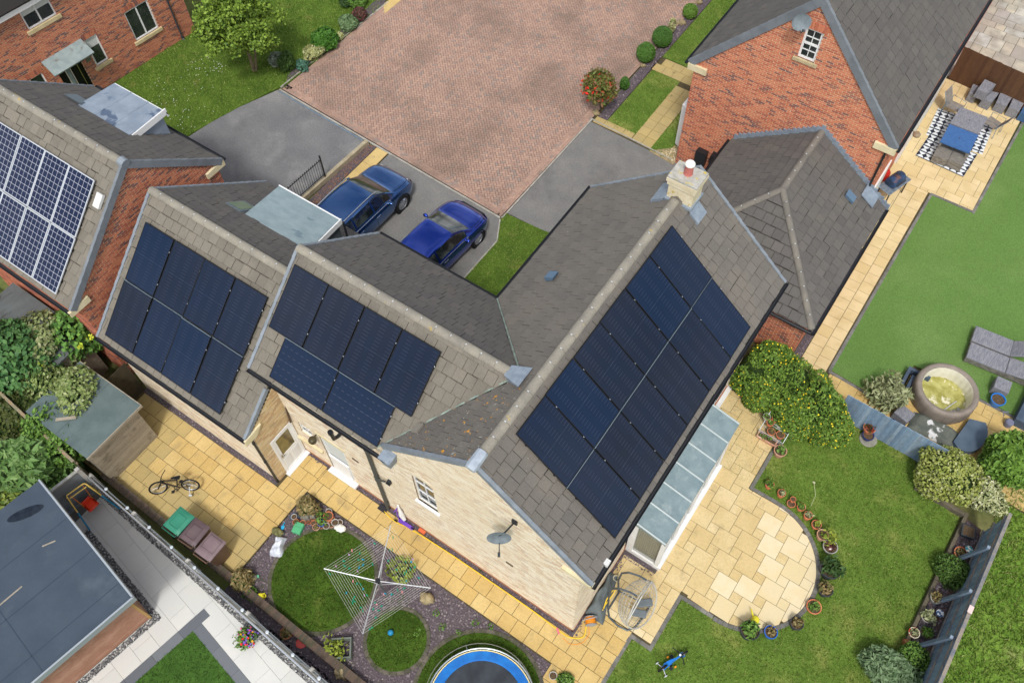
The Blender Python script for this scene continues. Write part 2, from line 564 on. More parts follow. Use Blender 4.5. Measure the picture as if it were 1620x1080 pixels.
def blades(name, P, z, h, m, w=0.012, parent=None):
 """short upright grass blades, one triangle each, in leaning bunches of three"""
 n = len(P)
 allv = []
 for k in range(3):
  a = RNG.uniform(0, 2 * PI, n); hh = h * RNG.uniform(0.5, 1.2, n)
  q = P + RNG.normal(0, 0.012, (n, 2))
  dx, dy = np.cos(a) * w, np.sin(a) * w
  lx, ly = RNG.normal(0, 0.5, n) * hh, RNG.normal(0, 0.5, n) * hh
  v = np.zeros((n, 3, 3))
  v[:, 0] = np.c_[q[:, 0] - dx, q[:, 1] - dy, np.full(n, z)]
  v[:, 1] = np.c_[q[:, 0] + dx, q[:, 1] + dy, np.full(n, z)]
  v[:, 2] = np.c_[q[:, 0] + lx, q[:, 1] + ly, z + hh]
  allv.append(v)
 return npmesh(name, np.concatenate(allv).reshape(-1, 3), 3, m, parent, kind='stuff')


def chips(name, P, z, m, size=0.03, parent=None, flat=0.35):
 """small loose stones: squashed, randomly turned boxes joined into one mass"""
 mats = []
 for x, y in P:
  s = size * random.uniform(0.5, 1.4)
  M_ = Matrix.Translation((x, y, z + s * 0.2)) @ Matrix.Rotation(random.uniform(0, 6.3), 4, 'Z') @ Matrix.Rotation(random.gauss(0, 0.25), 4, 'X')
  M_ = M_ @ Matrix.Diagonal((s * random.uniform(0.8, 1.6), s, s * flat * 1.5, 1))
  mats.append(np.array(M_))
 t = [(-.5, -.4, -.5), (.4, -.5, -.5), (.5, .4, -.5), (-.3, .5, -.5), (-.4, -.3, .5), (.3, -.4, .5), (.35, .3, .5), (-.25, .4, .5)]
 pieces(parent, name, m, t, BOX5_F, mats, n_ind=0)
 return bpy.data.objects[-1] if False else COL.objects[-1]


# ------------------------------------------------------------------ ground and lawns
struct('ground', MB().prism(rect(-160, -120, 140, 160), -0.3, -0.06), mat('far_ground', S(96, 110, 52), c2=S(112, 104, 70), s=0.3, fine=(8, 0.2), rough=1))

DISC_C, DISC_R = (0.72, 10.30), 2.03
lawn_back = [(-0.95, 3.0), (5.3, 3.0), (5.42, 15.2), (4.0, 15.4), (3.6, 16.1), (0.9, 16.1), (-2.38, 16.0), (-2.38, 12.5), (-0.2, 12.4), (-0.3, 6.45), (-0.95, 6.45)]
sheet('back_lawn', lawn_back, LAWN, 0.0)
sheet('rough_field', [(6.15, -4), (40, -4), (40, 17.0), (6.5, 17.0)], ROUGH_G, -0.01)
front_lawn = [(-25.55, 13.2), (-25.3, 14.4), (-24.95, 15.7), (-24.35, 17.45), (-24.2, 17.9), (-23.98, 24.5), (-23.8, 31), (-29.6, 31), (-29.9, 17.9), (-30.6, 12.0), (-30.6, 11.0), (-26, 11.2)]
sheet('front_lawn', front_lawn, LAWN_D, 0.02)
court_lawn = rect(-12.1, 10.9, -8.2, 17.15)
court_lawn = [(-12.16, 10.8), (-8.2, 10.8), (-8.2, 16.0), (-10.4, 17.3), (-12.62, 17.15), (-12.6, 16.85), (-12.14, 15.9)]
sheet('courtyard_lawn', court_lawn, LAWN_D, 0.012)
side_lawns = [[(-11.95, 23.25), (-10.62, 23.2), (-10.55, 26.95), (-11.9, 26.95)], [(-9.75, 22.9), (-8.75, 22.8), (-8.68, 25.9), (-9.75, 25.9)], [(-11.95, 27.9), (-8.6, 27.9), (-8.6, 36), (-11.9, 36)]]
for p in side_lawns:
 sheet('side_lawn', p, LAWN, 0.01)
sheet('left_garden', [(-30, -6), (-17.0, -6), (-16.75, 1.0), (-17.2, 4.3), (-30, 4.3)], mat('wild_ground', S(70, 82, 36), c2=S(52, 62, 28), s=2, c3=S(110, 96, 66), s3=0.7, lo3=0.55, hi3=0.7, fine=(20, 0.35), rough=1), -0.02)
tk = [G(1310, 583), G(1442, 360), G(1470, 307), G(1535, 335), G(1640, 148)]
turf = [(0.10, 17.6), (2.35, 17.45), (2.35, 19.3), (12, 19.3), (12, 40), (1.8, 40), (1.75, 26.72), (0.14, 26.72)]
sheet('artificial_lawn', turf, TURF, 0.015)

blades('grass', scatter([lawn_back], [circle(*DISC_C, DISC_R + 0.05), rect(-0.4, 8.2, 0.72, 12.4)], 330), 0.0, 0.05, BLADE)
blades('grass', scatter([[(6.2, 4), (12, 4), (12, 17), (6.3, 17)]], [], 260), 0.0, 0.11, BLADE, 0.015)
blades('grass', scatter([front_lawn], [], 200), 0.02, 0.06, BLADE, 0.014)
blades('grass', scatter([court_lawn], [], 330), 0.012, 0.05, BLADE)
blades('grass', scatter(side_lawns, [], 220), 0.01, 0.05, BLADE, 0.014)
# small white daisies in the front lawn
dp = []
for cx, cy, n in ((-27.9, 16.6, 26), (-27.3, 16.9, 20), (-28.0, 13.4, 16), (-27.4, 14.6, 14), (-26.5, 13.7, 14), (-26.0, 13.3, 12), (-28.6, 14.9, 8), (-27, 15.6, 6), (-25.9, 14.6, 6), (-26.6, 12.6, 10)):
 dp.append(RNG.normal((cx, cy), 0.34, (n, 2)))
dp = np.vstack(dp); dv = np.zeros((len(dp), 4, 3))
for k, (sx, sy) in enumerate(((-1, -1), (1, -1), (1, 1), (-1, 1))):
 dv[:, k] = np.c_[dp[:, 0] + sx * 0.013, dp[:, 1] + sy * 0.013, np.full(len(dp), 0.09)]
tag(npmesh('daisies', dv.reshape(-1, 3), 4, mat('daisy_white', S(236, 236, 226)), kind='stuff'), 'small white daisies dotted over the front lawn', 'daisies')

# ------------------------------------------------------------------ block paved drive with herringbone
BLOCK = mat('paving_block', S(176, 128, 106), ramp=[(0, S(158, 130, 116)), (0.25, S(175, 143, 126)), (0.5, S(167, 136, 120)), (0.75, S(181, 149, 130)), (0.9, S(158, 136, 124)), (1, S(146, 131, 122))],
   c3=S(130, 110, 97), s3=0.4, lo3=0.46, hi3=0.72, fine=(14, 0.14), rough=0.92)
JOINT = mat('block_joint', S(86, 72, 62), c2=S(74, 64, 56), s=2, fine=(60, 0.2), rough=1)
drive = [(-24.17, 17.50), (-12.66, 16.93), (-12.50, 23.2), (-12.3, 33.5), (-23.7, 33.5)]
drv = sheet('block_paved_drive', drive, JOINT, 0.004)
inner = [(-24.0, 17.60), (-12.80, 17.06), (-12.6, 33.5), (-23.6, 33.5)]
bm = []
c45, s45 = math.cos(rad(43.5)), math.sin(rad(43.5))
w_ = 0.105
ox, oy = -18.2, 25.0
cen = np.array([ox, oy])
for n in range(-130, 131):
 for k in range(-40, 41):
  for (cx, cy, vert) in ((n + 4 * k + 1.0, n + 0.5, 0), (n + 4 * k + 3.5, n + 1.0, 1)):
   x = ox + (cx * c45 - cy * s45) * w_; y = oy + (cx * s45 + cy * c45) * w_
   if not (-24 < x < -12.6 and 17 < y < 33):
    continue
   if inside((x, y), inner):
    a = rad(43.5) + (PI / 2 if vert else 0)
    L_, W_ = 2 * w_ - 0.014, w_ - 0.014
    ca, sa = math.cos(a), math.sin(a)
    M_ = np.eye(4)
    M_[:3, 0] = (ca * L_, sa * L_, 0); M_[:3, 1] = (-sa * W_, ca * W_, 0); M_[2, 2] = 0.012
    M_[:3, 3] = (x - ca * L_ / 2 + sa * W_ / 2, y - sa * L_ / 2 - ca * W_ / 2, 0.002 + random.uniform(-0.0015, 0.002))
    bm.append(M_)
# soldier courses along the edges
for p, q, rows in ((drive[0], drive[1], 3), ((-12.66, 16.93), (-12.3, 33.4), 3), ((-23.72, 33.0), (-24.17, 17.5), 3)):
 p, q = Vector((*p, 0)), Vector((*q, 0)); d = (q - p); Ln = d.length; d.normalize(); nn = Vector((-d.y, d.x, 0))
 for r in range(rows):
  nb = int(Ln / 0.21)
  for i in range(nb):
   o = p + d * (i * 0.21 + (0.1 if r % 2 else 0)) + nn * (0.01 + r * 0.105)
   M_ = np.eye(4); M_[:3, 0] = np.array(d) * 0.2; M_[:3, 1] = np.array(nn) * 0.097; M_[2, 2] = 0.016; M_[:3, 3] = (o.x, o.y, 0.005)
   bm.append(M_)
pieces(drv, 'block', BLOCK, BOX5_V, BOX5_F, bm, n_ind=300)

# ------------------------------------------------------------------ asphalt drives
sheet('asphalt_drive', [(-25.5, 13.25), (-25.3, 14.4), (-24.95, 15.7), (-24.3, 17.35), (-19.4, 17.10), (-19.35, 10.5), (-25.0, 10.5)], ASPH, 0.006)
sheet('asphalt_drive', [(-18.2, 10.4), (-12.1, 10.4), (-12.1, 15.9), (-12.66, 16.86), (-18.15, 17.08)], ASPH2, 0.002)
sheet('asphalt_drive', [(-12.55, 17.22), (-10.45, 17.25), (-8.2, 15.95), (-6.45, 16.0), (-6.45, 22.85), (-12.46, 23.05)], ASPH2, -0.002)
# kerbs edging the drives: each stone its own piece
def kerb_run(name, p, q, m, w=0.1, h=0.03, ln=0.9, z0=-0.03, parent=None, n_ind=300):
 p, q = Vector((p[0], p[1], 0)), Vector((q[0], q[1], 0)); d = q - p; Ln = d.length; d.normalize(); nn = Vector((-d.y, d.x, 0))
 k = max(1, round(Ln / ln)); st = Ln / k; out = []
 for i in range(k):
  o = p + d * (i * st) - nn * (w / 2)
  out.append(frame((o.x, o.y, z0), np.array(d) * (st - 0.008), np.array(nn) * w, (0, 0, h - z0 + random.uniform(-0.002, 0.002))))
 return out
ks = []
ks += kerb_run('', (-24.25, 17.42), (-12.66, 16.86), PALE_KERB, 0.07, 0.03)
ks += kerb_run('', (-12.60, 16.95), (-12.5, 23.15), PALE_KERB, 0.06, 0.02)
ks += kerb_run('', (-12.5, 23.10), (-8.7, 22.93), PALE_KERB, 0.05, 0.04)
ks += kerb_run('', (-24.30, 17.55), (-23.95, 25.2), PALE_KERB, 0.06, 0.03)
ks += kerb_run('', (-12.18, 10.6), (-12.13, 15.9), PALE_KERB, 0.05, 0.03)
ks += kerb_run('', (-12.13, 15.9), (-12.62, 16.8), PALE_KERB, 0.05, 0.03)
kp = struct('drive_kerb', MB().box(-12.64, -12.58, 16.9, 16.94, -0.04, 0.03), PALE_KERB)
pieces(kp, 'kerb_stone', PALE_KERB, BOX5_V, BOX5_F, ks)
tag(obj('lead_threshold', MB().hull8([(-24.2, 17.30, 0.004), (-19.5, 17.06, 0.004), (-19.5, 17.12, 0.004), (-24.2, 17.36, 0.004)], [(-24.2, 17.30, 0.02), (-19.5, 17.06, 0.02), (-19.5, 17.12, 0.02), (-24.2, 17.36, 0.02)]),
  mat('drain_blue_grey', S(120, 136, 150), c2=S(100, 116, 132), s=6, rough=0.5)), kind='structure')

# ------------------------------------------------------------------ slabs
def slab_piece(x0, y0, x1, y1, z=0.03, g=0.007, tilt=0.0015):
 M_ = np.eye(4)
 M_[:3, 0] = (x1 - x0 - 2 * g, 0, random.gauss(0, tilt)); M_[:3, 1] = (0, y1 - y0 - 2 * g, random.gauss(0, tilt)); M_[2, 2] = 0.03
 M_[:3, 3] = (x0 + g, y0 + g, z - 0.03)
 return M_


def clipped_slabs(parent, polys, m, z=0.03):
 for p in polys:
  obj('slab', MB().prism(p, z - 0.03, z + random.gauss(0, 0.0006)), m, parent)


P_ = 0.456
# path along the cream gable
path = sheet('garden_path', rect(-11.40, 4.60, -0.95, 5.56), BED, 0.018)
sl = []
x = -8.16 - 8 * P_
for r, (ya, yb) in enumerate(((5.085, 5.541), (4.629, 5.085))):
 for k in range(0, 24):
  xa = x + k * P_ + (0.228 if r else 0)
  xb = xa + P_
  xa2, xb2 = max(xa, -11.40), min(xb, -1.0)
  if xb2 - xa2 > 0.016:
   sl.append(slab_piece(xa2, ya, xb2, yb))
for r in range(4):      # round the corner to the patio
 for k in range(3):
  ya = 5.541 + r * P_ + (0.2 if k % 2 else 0) - 0.2
  xa = -2.3 + k * P_
  ya2, yb2 = max(ya, 5.541), min(ya + P_, 6.6)
  if yb2 - ya2 > 0.08:
   sl.append(slab_piece(xa, ya2, min(xa + P_, -0.98), yb2))
for r in range(3):
 for k in range(3):
  sl.append(slab_piece(-2.4 + k * P_, 4.629 - (r + 1) * P_, min(-2.4 + (k + 1) * P_, -0.98), 4.629 - r * P_))
sheet('path_corner', rect(-2.40, 3.2, -0.95, 6.62), BED, 0.016)
pieces(path, 'slab', YEL, BOX5_V, BOX5_F, sl)
# side yard in front of the low block
yard = sheet('side_yard', [(-18.3, 1.40), (-11.38, 1.40), (-11.38, 5.56), (-12.35, 5.56), (-12.35, 4.24), (-18.3, 4.24)], BED, 0.018)
sl = []; slw = []
for r in range(-3, 7):
 yb = 4.232 - r * P_; ya = yb - P_
 if r == 6:
  ya = 1.40
 for k in range(-1, 16):
  xa = -18.18 + k * P_ + (0.228 if r % 2 else 0); xb = xa + P_
  lo_x = -12.25 if r < 0 else -18.2
  xa2, xb2 = max(xa, lo_x), min(xb, -11.40)
  if xb2 - xa2 < 0.06 or yb > 5.65:
   continue
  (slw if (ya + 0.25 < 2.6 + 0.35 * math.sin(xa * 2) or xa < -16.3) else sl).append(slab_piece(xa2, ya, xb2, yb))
pieces(yard, 'slab', YEL, BOX5_V, BOX5_F, sl)
pieces(yard, 'slab', YEL_W, BOX5_V, BOX5_F, slw)

# patio of big and small squares round the bay
patio_base = [(-2.38, 6.55), (-0.36, 6.55), (-0.36, 8.28), (0.72, 8.28)] + circle(*DISC_C, DISC_R, 40, -PI / 2, PI / 2) + [(0.72, 12.33), (-0.2, 12.33), (-0.2, 15.3), (-2.38, 15.3)]
patio = sheet('patio', patio_base, BED, 0.018)
regions = [rect(-2.30, 6.62, -0.40, 8.40), rect(-1.27, 8.40, -0.18, 12.32), rect(-2.30, 12.50, -0.22, 15.1), rect(-1.27, 12.32, -0.22, 12.50),
   [(-0.18, 8.34), (0.72, 8.30)] + circle(*DISC_C, DISC_R - 0.03, 30, -PI / 2, PI / 2) + [(0.72, 12.30), (-0.18, 12.30)]]
a_, b_ = 0.60, 0.30


def pinwheel(parent, regions, ox_, oy_, m, n=16, z=0.03, pale=None, m2=None):
 """big and small squares laid pinwheel fashion, cut to the convex regions"""
 whole = {0: [], 1: []}
 for i in range(-n, n):
  for j in range(-n, n):
   bx, by = ox_ + i * a_ - j * b_, oy_ + i * b_ + j * a_
   for (x0, y0, s_) in ((bx, by, a_), (bx + a_, by, b_)):
    g = 0.006
    q = [(x0 + g, y0 + g), (x0 + s_ - g, y0 + g), (x0 + s_ - g, y0 + s_ - g), (x0 + g, y0 + s_ - g)]
    for ri, rg in enumerate(regions):
     c = clip_poly(q, rg); ar = area(c) if len(c) > 2 else 0
     if ar < 0.006:
      continue
     k = 1 if (pale and pale(ri, x0, y0, s_)) else 0
     if abs(ar - (s_ - 2 * g) ** 2) < 1e-4:
      whole[k].append(slab_piece(x0, y0, x0 + s_, y0 + s_, z, g))
     else:
      clipped_slabs(parent, [c], m2 if k else m, z)
 for k, mm_ in ((0, m), (1, m2)):
  if whole[k]:
   pieces(parent, 'slab', mm_, BOX5_V, BOX5_F, whole[k])


fx, fy = G(1000 + 740 / 5.4, 840 + 535 / 5.4)[0:2]
pinwheel(patio, regions, fx, fy - a_, YEL_P, 15, 0.03, lambda ri, x0, y0, s_: (ri == 4 and (s_ == a_ or x0 > 1.6) and (x0 + 0.3 + 0.35 * math.sin(y0 * 3)) > 0.75) or (ri == 0 and y0 < 6.8), CREAM)
# grey kerb setts round the patio
ks = kerb_run('', (-0.95, 3.0), (-0.95, 6.45), GREY_KERB, 0.11, 0.03, 0.3)
ks += kerb_run('', (-0.98, 6.50), (-0.36, 6.50), GREY_KERB, 0.11, 0.03, 0.3)
ks += kerb_run('', (-0.34, 6.44), (-0.34, 8.30), GREY_KERB, 0.11, 0.03, 0.3)
ks += kerb_run('', (-0.30, 8.25), (0.70, 8.25), GREY_KERB, 0.11, 0.03, 0.2)
arc = [(DISC_C[0] + (DISC_R + 0.04) * math.cos(-PI / 2 + PI * i / 44), DISC_C[1] + (DISC_R + 0.04) * math.sin(-PI / 2 + PI * i / 44)) for i in range(45)]
for i in range(44):
 ks += kerb_run('', arc[i], arc[i + 1], GREY_KERB, 0.12, 0.03, 0.2)
ks += kerb_run('', (0.72, 12.38), (-0.15, 12.38), GREY_KERB, 0.11, 0.03, 0.2)
ks += kerb_run('', (-0.14, 12.34), (-0.14, 14.7), GREY_KERB, 0.11, 0.03, 0.3)
kp = struct('patio_kerb', MB().box(-0.4, -0.3, 6.45, 6.55, -0.04, 0.012), GREY_KERB)
pieces(kp, 'kerb_stone', GREY_KERB, BOX5_V, BOX5_F, ks)

# ------------------------------------------------------------------ neighbour's side path and terrace
np_path = sheet('side_path', [(-1.15, 15.9), (0.10, 15.9), (0.10, 26.8), (1.72, 26.8), (1.72, 33.1), (-1.6, 33.1), (-1.6, 22.9), (-1.15, 22.9)], BED, 0.014)
sl = []
for c in range(2):
 for k in range(0, 26):
  ya = 15.95 + k * P_ + (0.16 if c else 0)
  if ya < 26.7:
   sl.append(slab_piece(-0.84 + c * P_, ya, -0.84 + (c + 1) * P_ - (0 if c == 0 else 0.02), min(ya + P_, 26.77), 0.026))
TERR = mat('terrace_slab', S(214, 191, 142), ramp=[(0, S(208, 184, 132)), (0.5, S(219, 197, 150)), (1, S(213, 190, 143))], c2=S(198, 174, 124), s=1.6, lo=0.45, hi=0.8, fine=(40, 0.06), rough=0.9)
pieces(np_path, 'slab', TERR, BOX5_V, BOX5_F, sl)
pinwheel(np_path, [rect(-1.58, 26.78, 1.71, 33.1), rect(-1.58, 22.92, -0.85, 26.78)], -0.6, 27.5, TERR, 15, 0.026)
ks = kerb_run('', (0.14, 17.55), (0.17, 26.7), GREY_KERB, 0.1, 0.03, 0.25)
ks += kerb_run('', (0.14, 26.76), (1.75, 26.76), GREY_KERB, 0.1, 0.03, 0.25)
ks += kerb_run('', (1.77, 26.7), (1.85, 34), GREY_KERB, 0.1, 0.03, 0.25)
ks += kerb_run('', (0.12, 17.52), (2.4, 17.35), GREY_KERB, 0.1, 0.03, 0.25)
ks += kerb_run('', (4.3, 19.22), (7.5, 19.2), GREY_KERB, 0.1, 0.03, 0.25)
kp = struct('turf_kerb', MB().box(0.12, 0.2, 26.7, 26.8, -0.04, 0.012), GREY_KERB)
pieces(kp, 'kerb_stone', GREY_KERB, BOX5_V, BOX5_F, ks)
tub_terrace = sheet('hot_tub_terrace', rect(0.15, 16.2, 8, 19.2), BED, 0.012)
pinwheel(tub_terrace, [rect(0.2, 16.25, 2.4, 17.44), rect(2.4, 16.25, 7.9, 19.17)], 3.0, 16.6, YEL, 12, 0.026)
# neighbour's front path
fp = sheet('front_path', [(-12.45, 22.98), (-9.76, 22.9), (-9.7, 26.2), (-8.6, 26.2), (-8.6, 27.85), (-12.0, 27.85), (-12.0, 26.95), (-10.6, 26.95), (-10.6, 23.25), (-12.45, 23.35)], BED, 0.012)
sl = [slab_piece(-12.4 + k * 0.44, 22.99, -12.4 + (k + 1) * 0.44, 23.36, 0.026) for k in range(4)]
for c in range(2):
 for k in range(8):
  sl.append(slab_piece(-10.62 + c * 0.44, 23.0 + k * P_, -10.62 + (c + 1) * 0.44, 23.0 + (k + 1) * P_, 0.026))
for c in range(7):
 for k in range(2):
  xa = -11.95 + c * P_ + (0.2 if k else 0)
  sl.append(slab_piece(xa, 26.95 + k * 0.44, xa + P_, 26.95 + (k + 1) * 0.44, 0.026))
for c in range(2):
 for k in range(2):
  sl.append(slab_piece(-9.7 + c * 0.5, 26.0 + k * P_, -9.2 + c * 0.5, 26.0 + (k + 1) * P_, 0.026))
pieces(fp, 'slab', YEL_W, BOX5_V, BOX5_F, sl)
# strip of slabs beside the estate car
st = sheet('drive_side_path', rect(-18.78, 10.6, -18.18, 17.15), BED, 0.012)
pieces(st, 'slab', YEL, BOX5_V, BOX5_F, [slab_piece(-18.76, 17.1 - (k + 1) * 0.9, -18.2, 17.1 - k * 0.9, 0.03) for k in range(7)])
# sandstone terrace at the far top right
SAND = mat('sandstone_flag', S(186, 178, 162), ramp=[(0, S(176, 170, 156)), (0.25, S(198, 188, 166)), (0.5, S(168, 158, 150)), (0.75, S(190, 192, 188)), (1, S(206, 196, 170))], c2=S(160, 154, 142), s=2, fine=(30, 0.08), rough=0.9)
ft = sheet('far_terrace', rect(-1.9, 33.25, 10, 46), BED, 0.006)
sl = []
y = 33.3
while y < 44:
 h = random.choice((0.42, 0.56, 0.84)); xx = -1.8
 while xx < 6:
  w = random.choice((0.42, 0.56, 0.84)); sl.append(slab_piece(xx, y, xx + w, y + h, 0.03, 0.01)); xx += w
 y += h
pieces(ft, 'slab', SAND, BOX5_V, BOX5_F, sl)

# ------------------------------------------------------------------ slate beds and round lawns of the lower garden
slate_bed = [(-11.36, 0.95), (-7.0, 0.70), (-2.6, 0.5), (-2.35, 4.60), (-11.36, 4.60)]
sheet('slate_bed', slate_bed, SLATE_BASE, 0.0)
sheet('slate_strip', rect(-12.35, 5.54, -2.2, 5.72), SLATE_BASE, 0.012)
sheet('slate_strip', rect(-18.3, 4.22, -12.2, 4.44), SLATE_BASE, 0.012)
sheet('slate_strip', rect(-2.42, 5.4, -2.16, 8.55), SLATE_BASE, 0.02)
sheet('slate_strip', rect(-2.42, 8.2, -1.2, 8.58), SLATE_BASE, 0.028)
sheet('slate_strip', rect(-1.12, 16.8, -0.86, 22.9), SLATE_BASE, 0.018)
tramp_c = (-3.55, 2.75)
C1, R1_ = (-9.2, 2.85), 1.50
C2, R2_ = (-6.33, 2.70), 0.84
C3, R3_ = tramp_c, 1.72
for c, r in ((C1, R1_), (C2, R2_), (C3, R3_)):
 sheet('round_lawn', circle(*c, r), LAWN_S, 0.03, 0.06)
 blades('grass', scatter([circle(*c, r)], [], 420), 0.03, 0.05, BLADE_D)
ks = []
for c, r, a0, a1 in ((C1, R1_, 0, 2 * PI), (C2, R2_, 0, 2 * PI), (C3, R3_, 0, 2 * PI)):
 n = int((r + 0.06) * (a1 - a0) / 0.2)
 for i in range(n):
  a, b = a0 + (a1 - a0) * i / n, a0 + (a1 - a0) * (i + 1) / n
  ks += kerb_run('', (c[0] + (r + 0.06) * math.cos(a), c[1] + (r + 0.06) * math.sin(a)), (c[0] + (r + 0.06) * math.cos(b), c[1] + (r + 0.06) * math.sin(b)), GREY_KERB, 0.11, 0.035, 0.2, -0.02)
kp = struct('lawn_edging', MB().box(-11.37, -11.3, 4.5, 4.6, -0.04, 0.01), GREY_KERB)
EDGE = mat('edging_sett', S(98, 92, 84), ramp=[(0, S(84, 80, 74)), (1, S(116, 108, 98))], c2=S(74, 76, 56), s=4, fine=(50, 0.2), rough=1)
pieces(kp, 'edging_stone', EDGE, BOX5_V, BOX5_F, ks)
holes = [circle(*C1, R1_ + 0.1), circle(*C2, R2_ + 0.1), circle(*C3, R3_ + 0.1)]
tag(chips('slate_chippings', scatter([slate_bed], holes, 420), 0.0, SLATE, 0.042), 'loose purple slate chippings between the round lawns', 'slate')
tag(chips('slate_chippings', scatter([rect(-12.3, 5.55, -2.25, 5.68), rect(-18.2, 4.25, -12.4, 4.41), rect(-2.36, 5.6, -2.2, 8.3), rect(-2.3, 8.3, -1.3, 8.55)], [], 420), 0.016, SLATE, 0.035), 'narrow strips of dark slate chippings along the house walls', 'slate')
tag(chips('slate_chippings', scatter([rect(-1.1, 16.85, -0.87, 22.8)], [], 420), 0.02, SLATE, 0.035), 'slate chippings along the brick garage wall', 'slate')
sheet('gravel_bed', [(-9.75, 22.85), (-8.6, 22.75), (-8.6, 24.6), (-8.95, 24.6), (-9.05, 23.5)], mat('gravel_base', S(176, 156, 118), c2=S(140, 124, 96), s=12, lo=0.3, hi=0.7, fine=(50, 0.35), rough=1), 0.016)
tag(chips('gravel', scatter([[(-9.3, 22.95), (-8.62, 22.85), (-8.62, 24.6), (-8.9, 24.6), (-9.0, 23.6)]], [], 420), 0.02, mat('golden_gravel', S(196, 174, 132), ramp=[(0, S(168, 146, 108)), (0.5, S(206, 186, 146)), (1, S(226, 214, 190))], rough=0.9), 0.04), 'golden gravel at the foot of the red brick gable', 'gravel')
sheet('slate_border', [(-19.15, 10.6), (-18.8, 10.6), (-18.8, 17.1), (-19.25, 17.05)], SLATE_BASE, 0.012)
tag(chips('slate_chippings', scatter([[(-19.15, 10.6), (-18.8, 10.6), (-18.8, 17.1), (-19.2, 17.05)]], [], 300), 0.014, mat('leafy_slate', S(120, 96, 90), ramp=[(0, S(96, 82, 86)), (0.5, S(126, 104, 100)), (0.88, S(132, 96, 72)), (1, S(150, 110, 80))], rough=0.9), 0.045), 'slate strip with fallen brown leaves beside the low wall', 'slate')
shrub_bed = [(-12.4, 23.4), (-11.97, 23.3), (-11.95, 36), (-12.35, 36)]
sheet('shrub_bed', shrub_bed, SLATE_BASE, 0.012)
tag(chips('slate_chippings', scatter([[(-12.38, 23.4), (-11.98, 23.35), (-11.97, 31), (-12.33, 31)]], [], 200), 0.014, SLATE, 0.05), 'slate chippings under the clipped shrubs by the drive', 'slate')
sheet('shrub_border', [(-24.55, 18.3), (-24.32, 17.9), (-24.0, 25.3), (-24.5, 25.3)], SLATE_BASE, 0.03)

# ------------------------------------------------------------------ neighbour's pale terrace, lower left
TC = Vector((-11.53, -0.02, 0)); TA = rad(-9.6)
TU, TV = Vector((math.cos(TA), math.sin(TA), 0)), Vector((-math.sin(TA), math.cos(TA), 0))
def T(u, v, z=0.0):
 p = TC + TU * u + TV * v
 return Vector((p.x, p.y, z))
PALE = mat('pale_porcelain', S(206, 205, 198), ramp=[(0, S(200, 199, 192)), (1, S(212, 210, 203))], c2=S(200, 200, 196), s=1.4, lo=0.4, hi=0.75, fine=(30, 0.03), rough=0.6)
pt = sheet('pale_terrace', [T(-8, -8)[:2], T(6, -8)[:2], T(6, 1.4)[:2], (-7.4, 0.88), (-17.0, 1.08)], mat('dark_joint', S(110, 108, 104), fine=(60, 0.1), rough=1), 0.0)
sl = []
fence_y = lambda x: 0.62 - (x + 7.3) * 0.0545
for r in range(-12, 3):
 for k in range(-8, 8):
  u0 = 0.0 + k * 0.9 + (0.45 if r % 2 else 0); v0 = 0.0 + r * 0.6 - 0.0
  c = T(u0 + 0.45, v0 + 0.3)
  p = [(u0 + 0.003, v0 + 0.003), (u0 + 0.897, v0 + 0.003), (u0 + 0.897, v0 + 0.597), (u0 + 0.003, v0 + 0.597)]
  if v0 < -0.01:
   p = [(min(a, -0.004), b) for a, b in p]
   if p[1][0] - p[0][0] < 0.02:
    continue
  q = [T(a, b)[:2] for a, b in p]
  q = clip_poly(q, [(-16.6, -9), (-5, -9), (-5, fence_y(-5) - 0.22), (-16.6, fence_y(-16.6) - 0.22)])
  if len(q) > 2 and area(q) > 0.02:
   if area(q) > 0.528:
    o = T(u0 + 0.003, v0 + 0.003)
    sl.append(frame((o.x, o.y, -0.0), np.array(TU) * 0.894, np.array(TV) * 0.594, (0, 0, 0.03)))
   else:
    obj('slab', MB().prism(q, 0.0, 0.03), PALE, pt)
pieces(pt, 'slab', PALE, BOX5_V, BOX5_F, sl)
DARKB = mat('dark_border_slab', S(104, 108, 114), ramp=[(0, S(98, 102, 108)), (1, S(112, 116, 120))], fine=(40, 0.06), rough=0.7)
sl = []
for k in range(8):
 o = T(0.3 + k * 0.9, -0.3); sl.append(frame((o.x, o.y, 0), np.array(TU) * 0.894, np.array(TV) * 0.296, (0, 0, 0.032)))
 o = T(0.003, -0.3 - (k + 1) * 0.9 + 0.6); sl.append(frame((o.x, o.y, 0), np.array(TU) * 0.294, np.array(TV) * 0.894, (0, 0, 0.032)))
o = T(0.003, -0.297)
border = struct('terrace_border', MB().prism([T(0, 0)[:2], T(0.28, -0.3)[:2], T(0.3, -0.3)[:2], T(0.3, -0.28)[:2]], -0.02, 0.0), DARKB)
pieces(border, 'slab', DARKB, BOX5_V, BOX5_F, sl)
tf = [T(0.3, -8)[:2], T(8, -8)[:2], T(8, -0.3)[:2], T(0.3, -0.3)[:2]]
sheet('terrace_turf', tf, TURF_D, 0.035)
blades('grass', scatter([[T(0.3, -4)[:2], T(5, -4)[:2], T(5, -0.3)[:2], T(0.3, -0.3)[:2]]], [], 420), 0.035, 0.035, mat('deep_turf_blades', S(76, 112, 44), ramp=[(0, S(60, 94, 34)), (1, S(92, 128, 56))], rough=0.9))
ps = [(-16.7, fence_y(-16.7) - 0.22), (-6.6, fence_y(-6.6) - 0.22), (-6.6, fence_y(-6.6) - 0.03), (-16.7, fence_y(-16.7) - 0.03)]
sheet('pebble_strip', ps, mat('pebble_base', S(120, 120, 118), fine=(60, 0.4), rough=1), 0.012)
tag(chips('pebbles', scatter([ps], [], 900), 0.014, PEBBLE, 0.035, None, 0.6), 'black and white pebbles along the glass balustrade', 'pebbles')

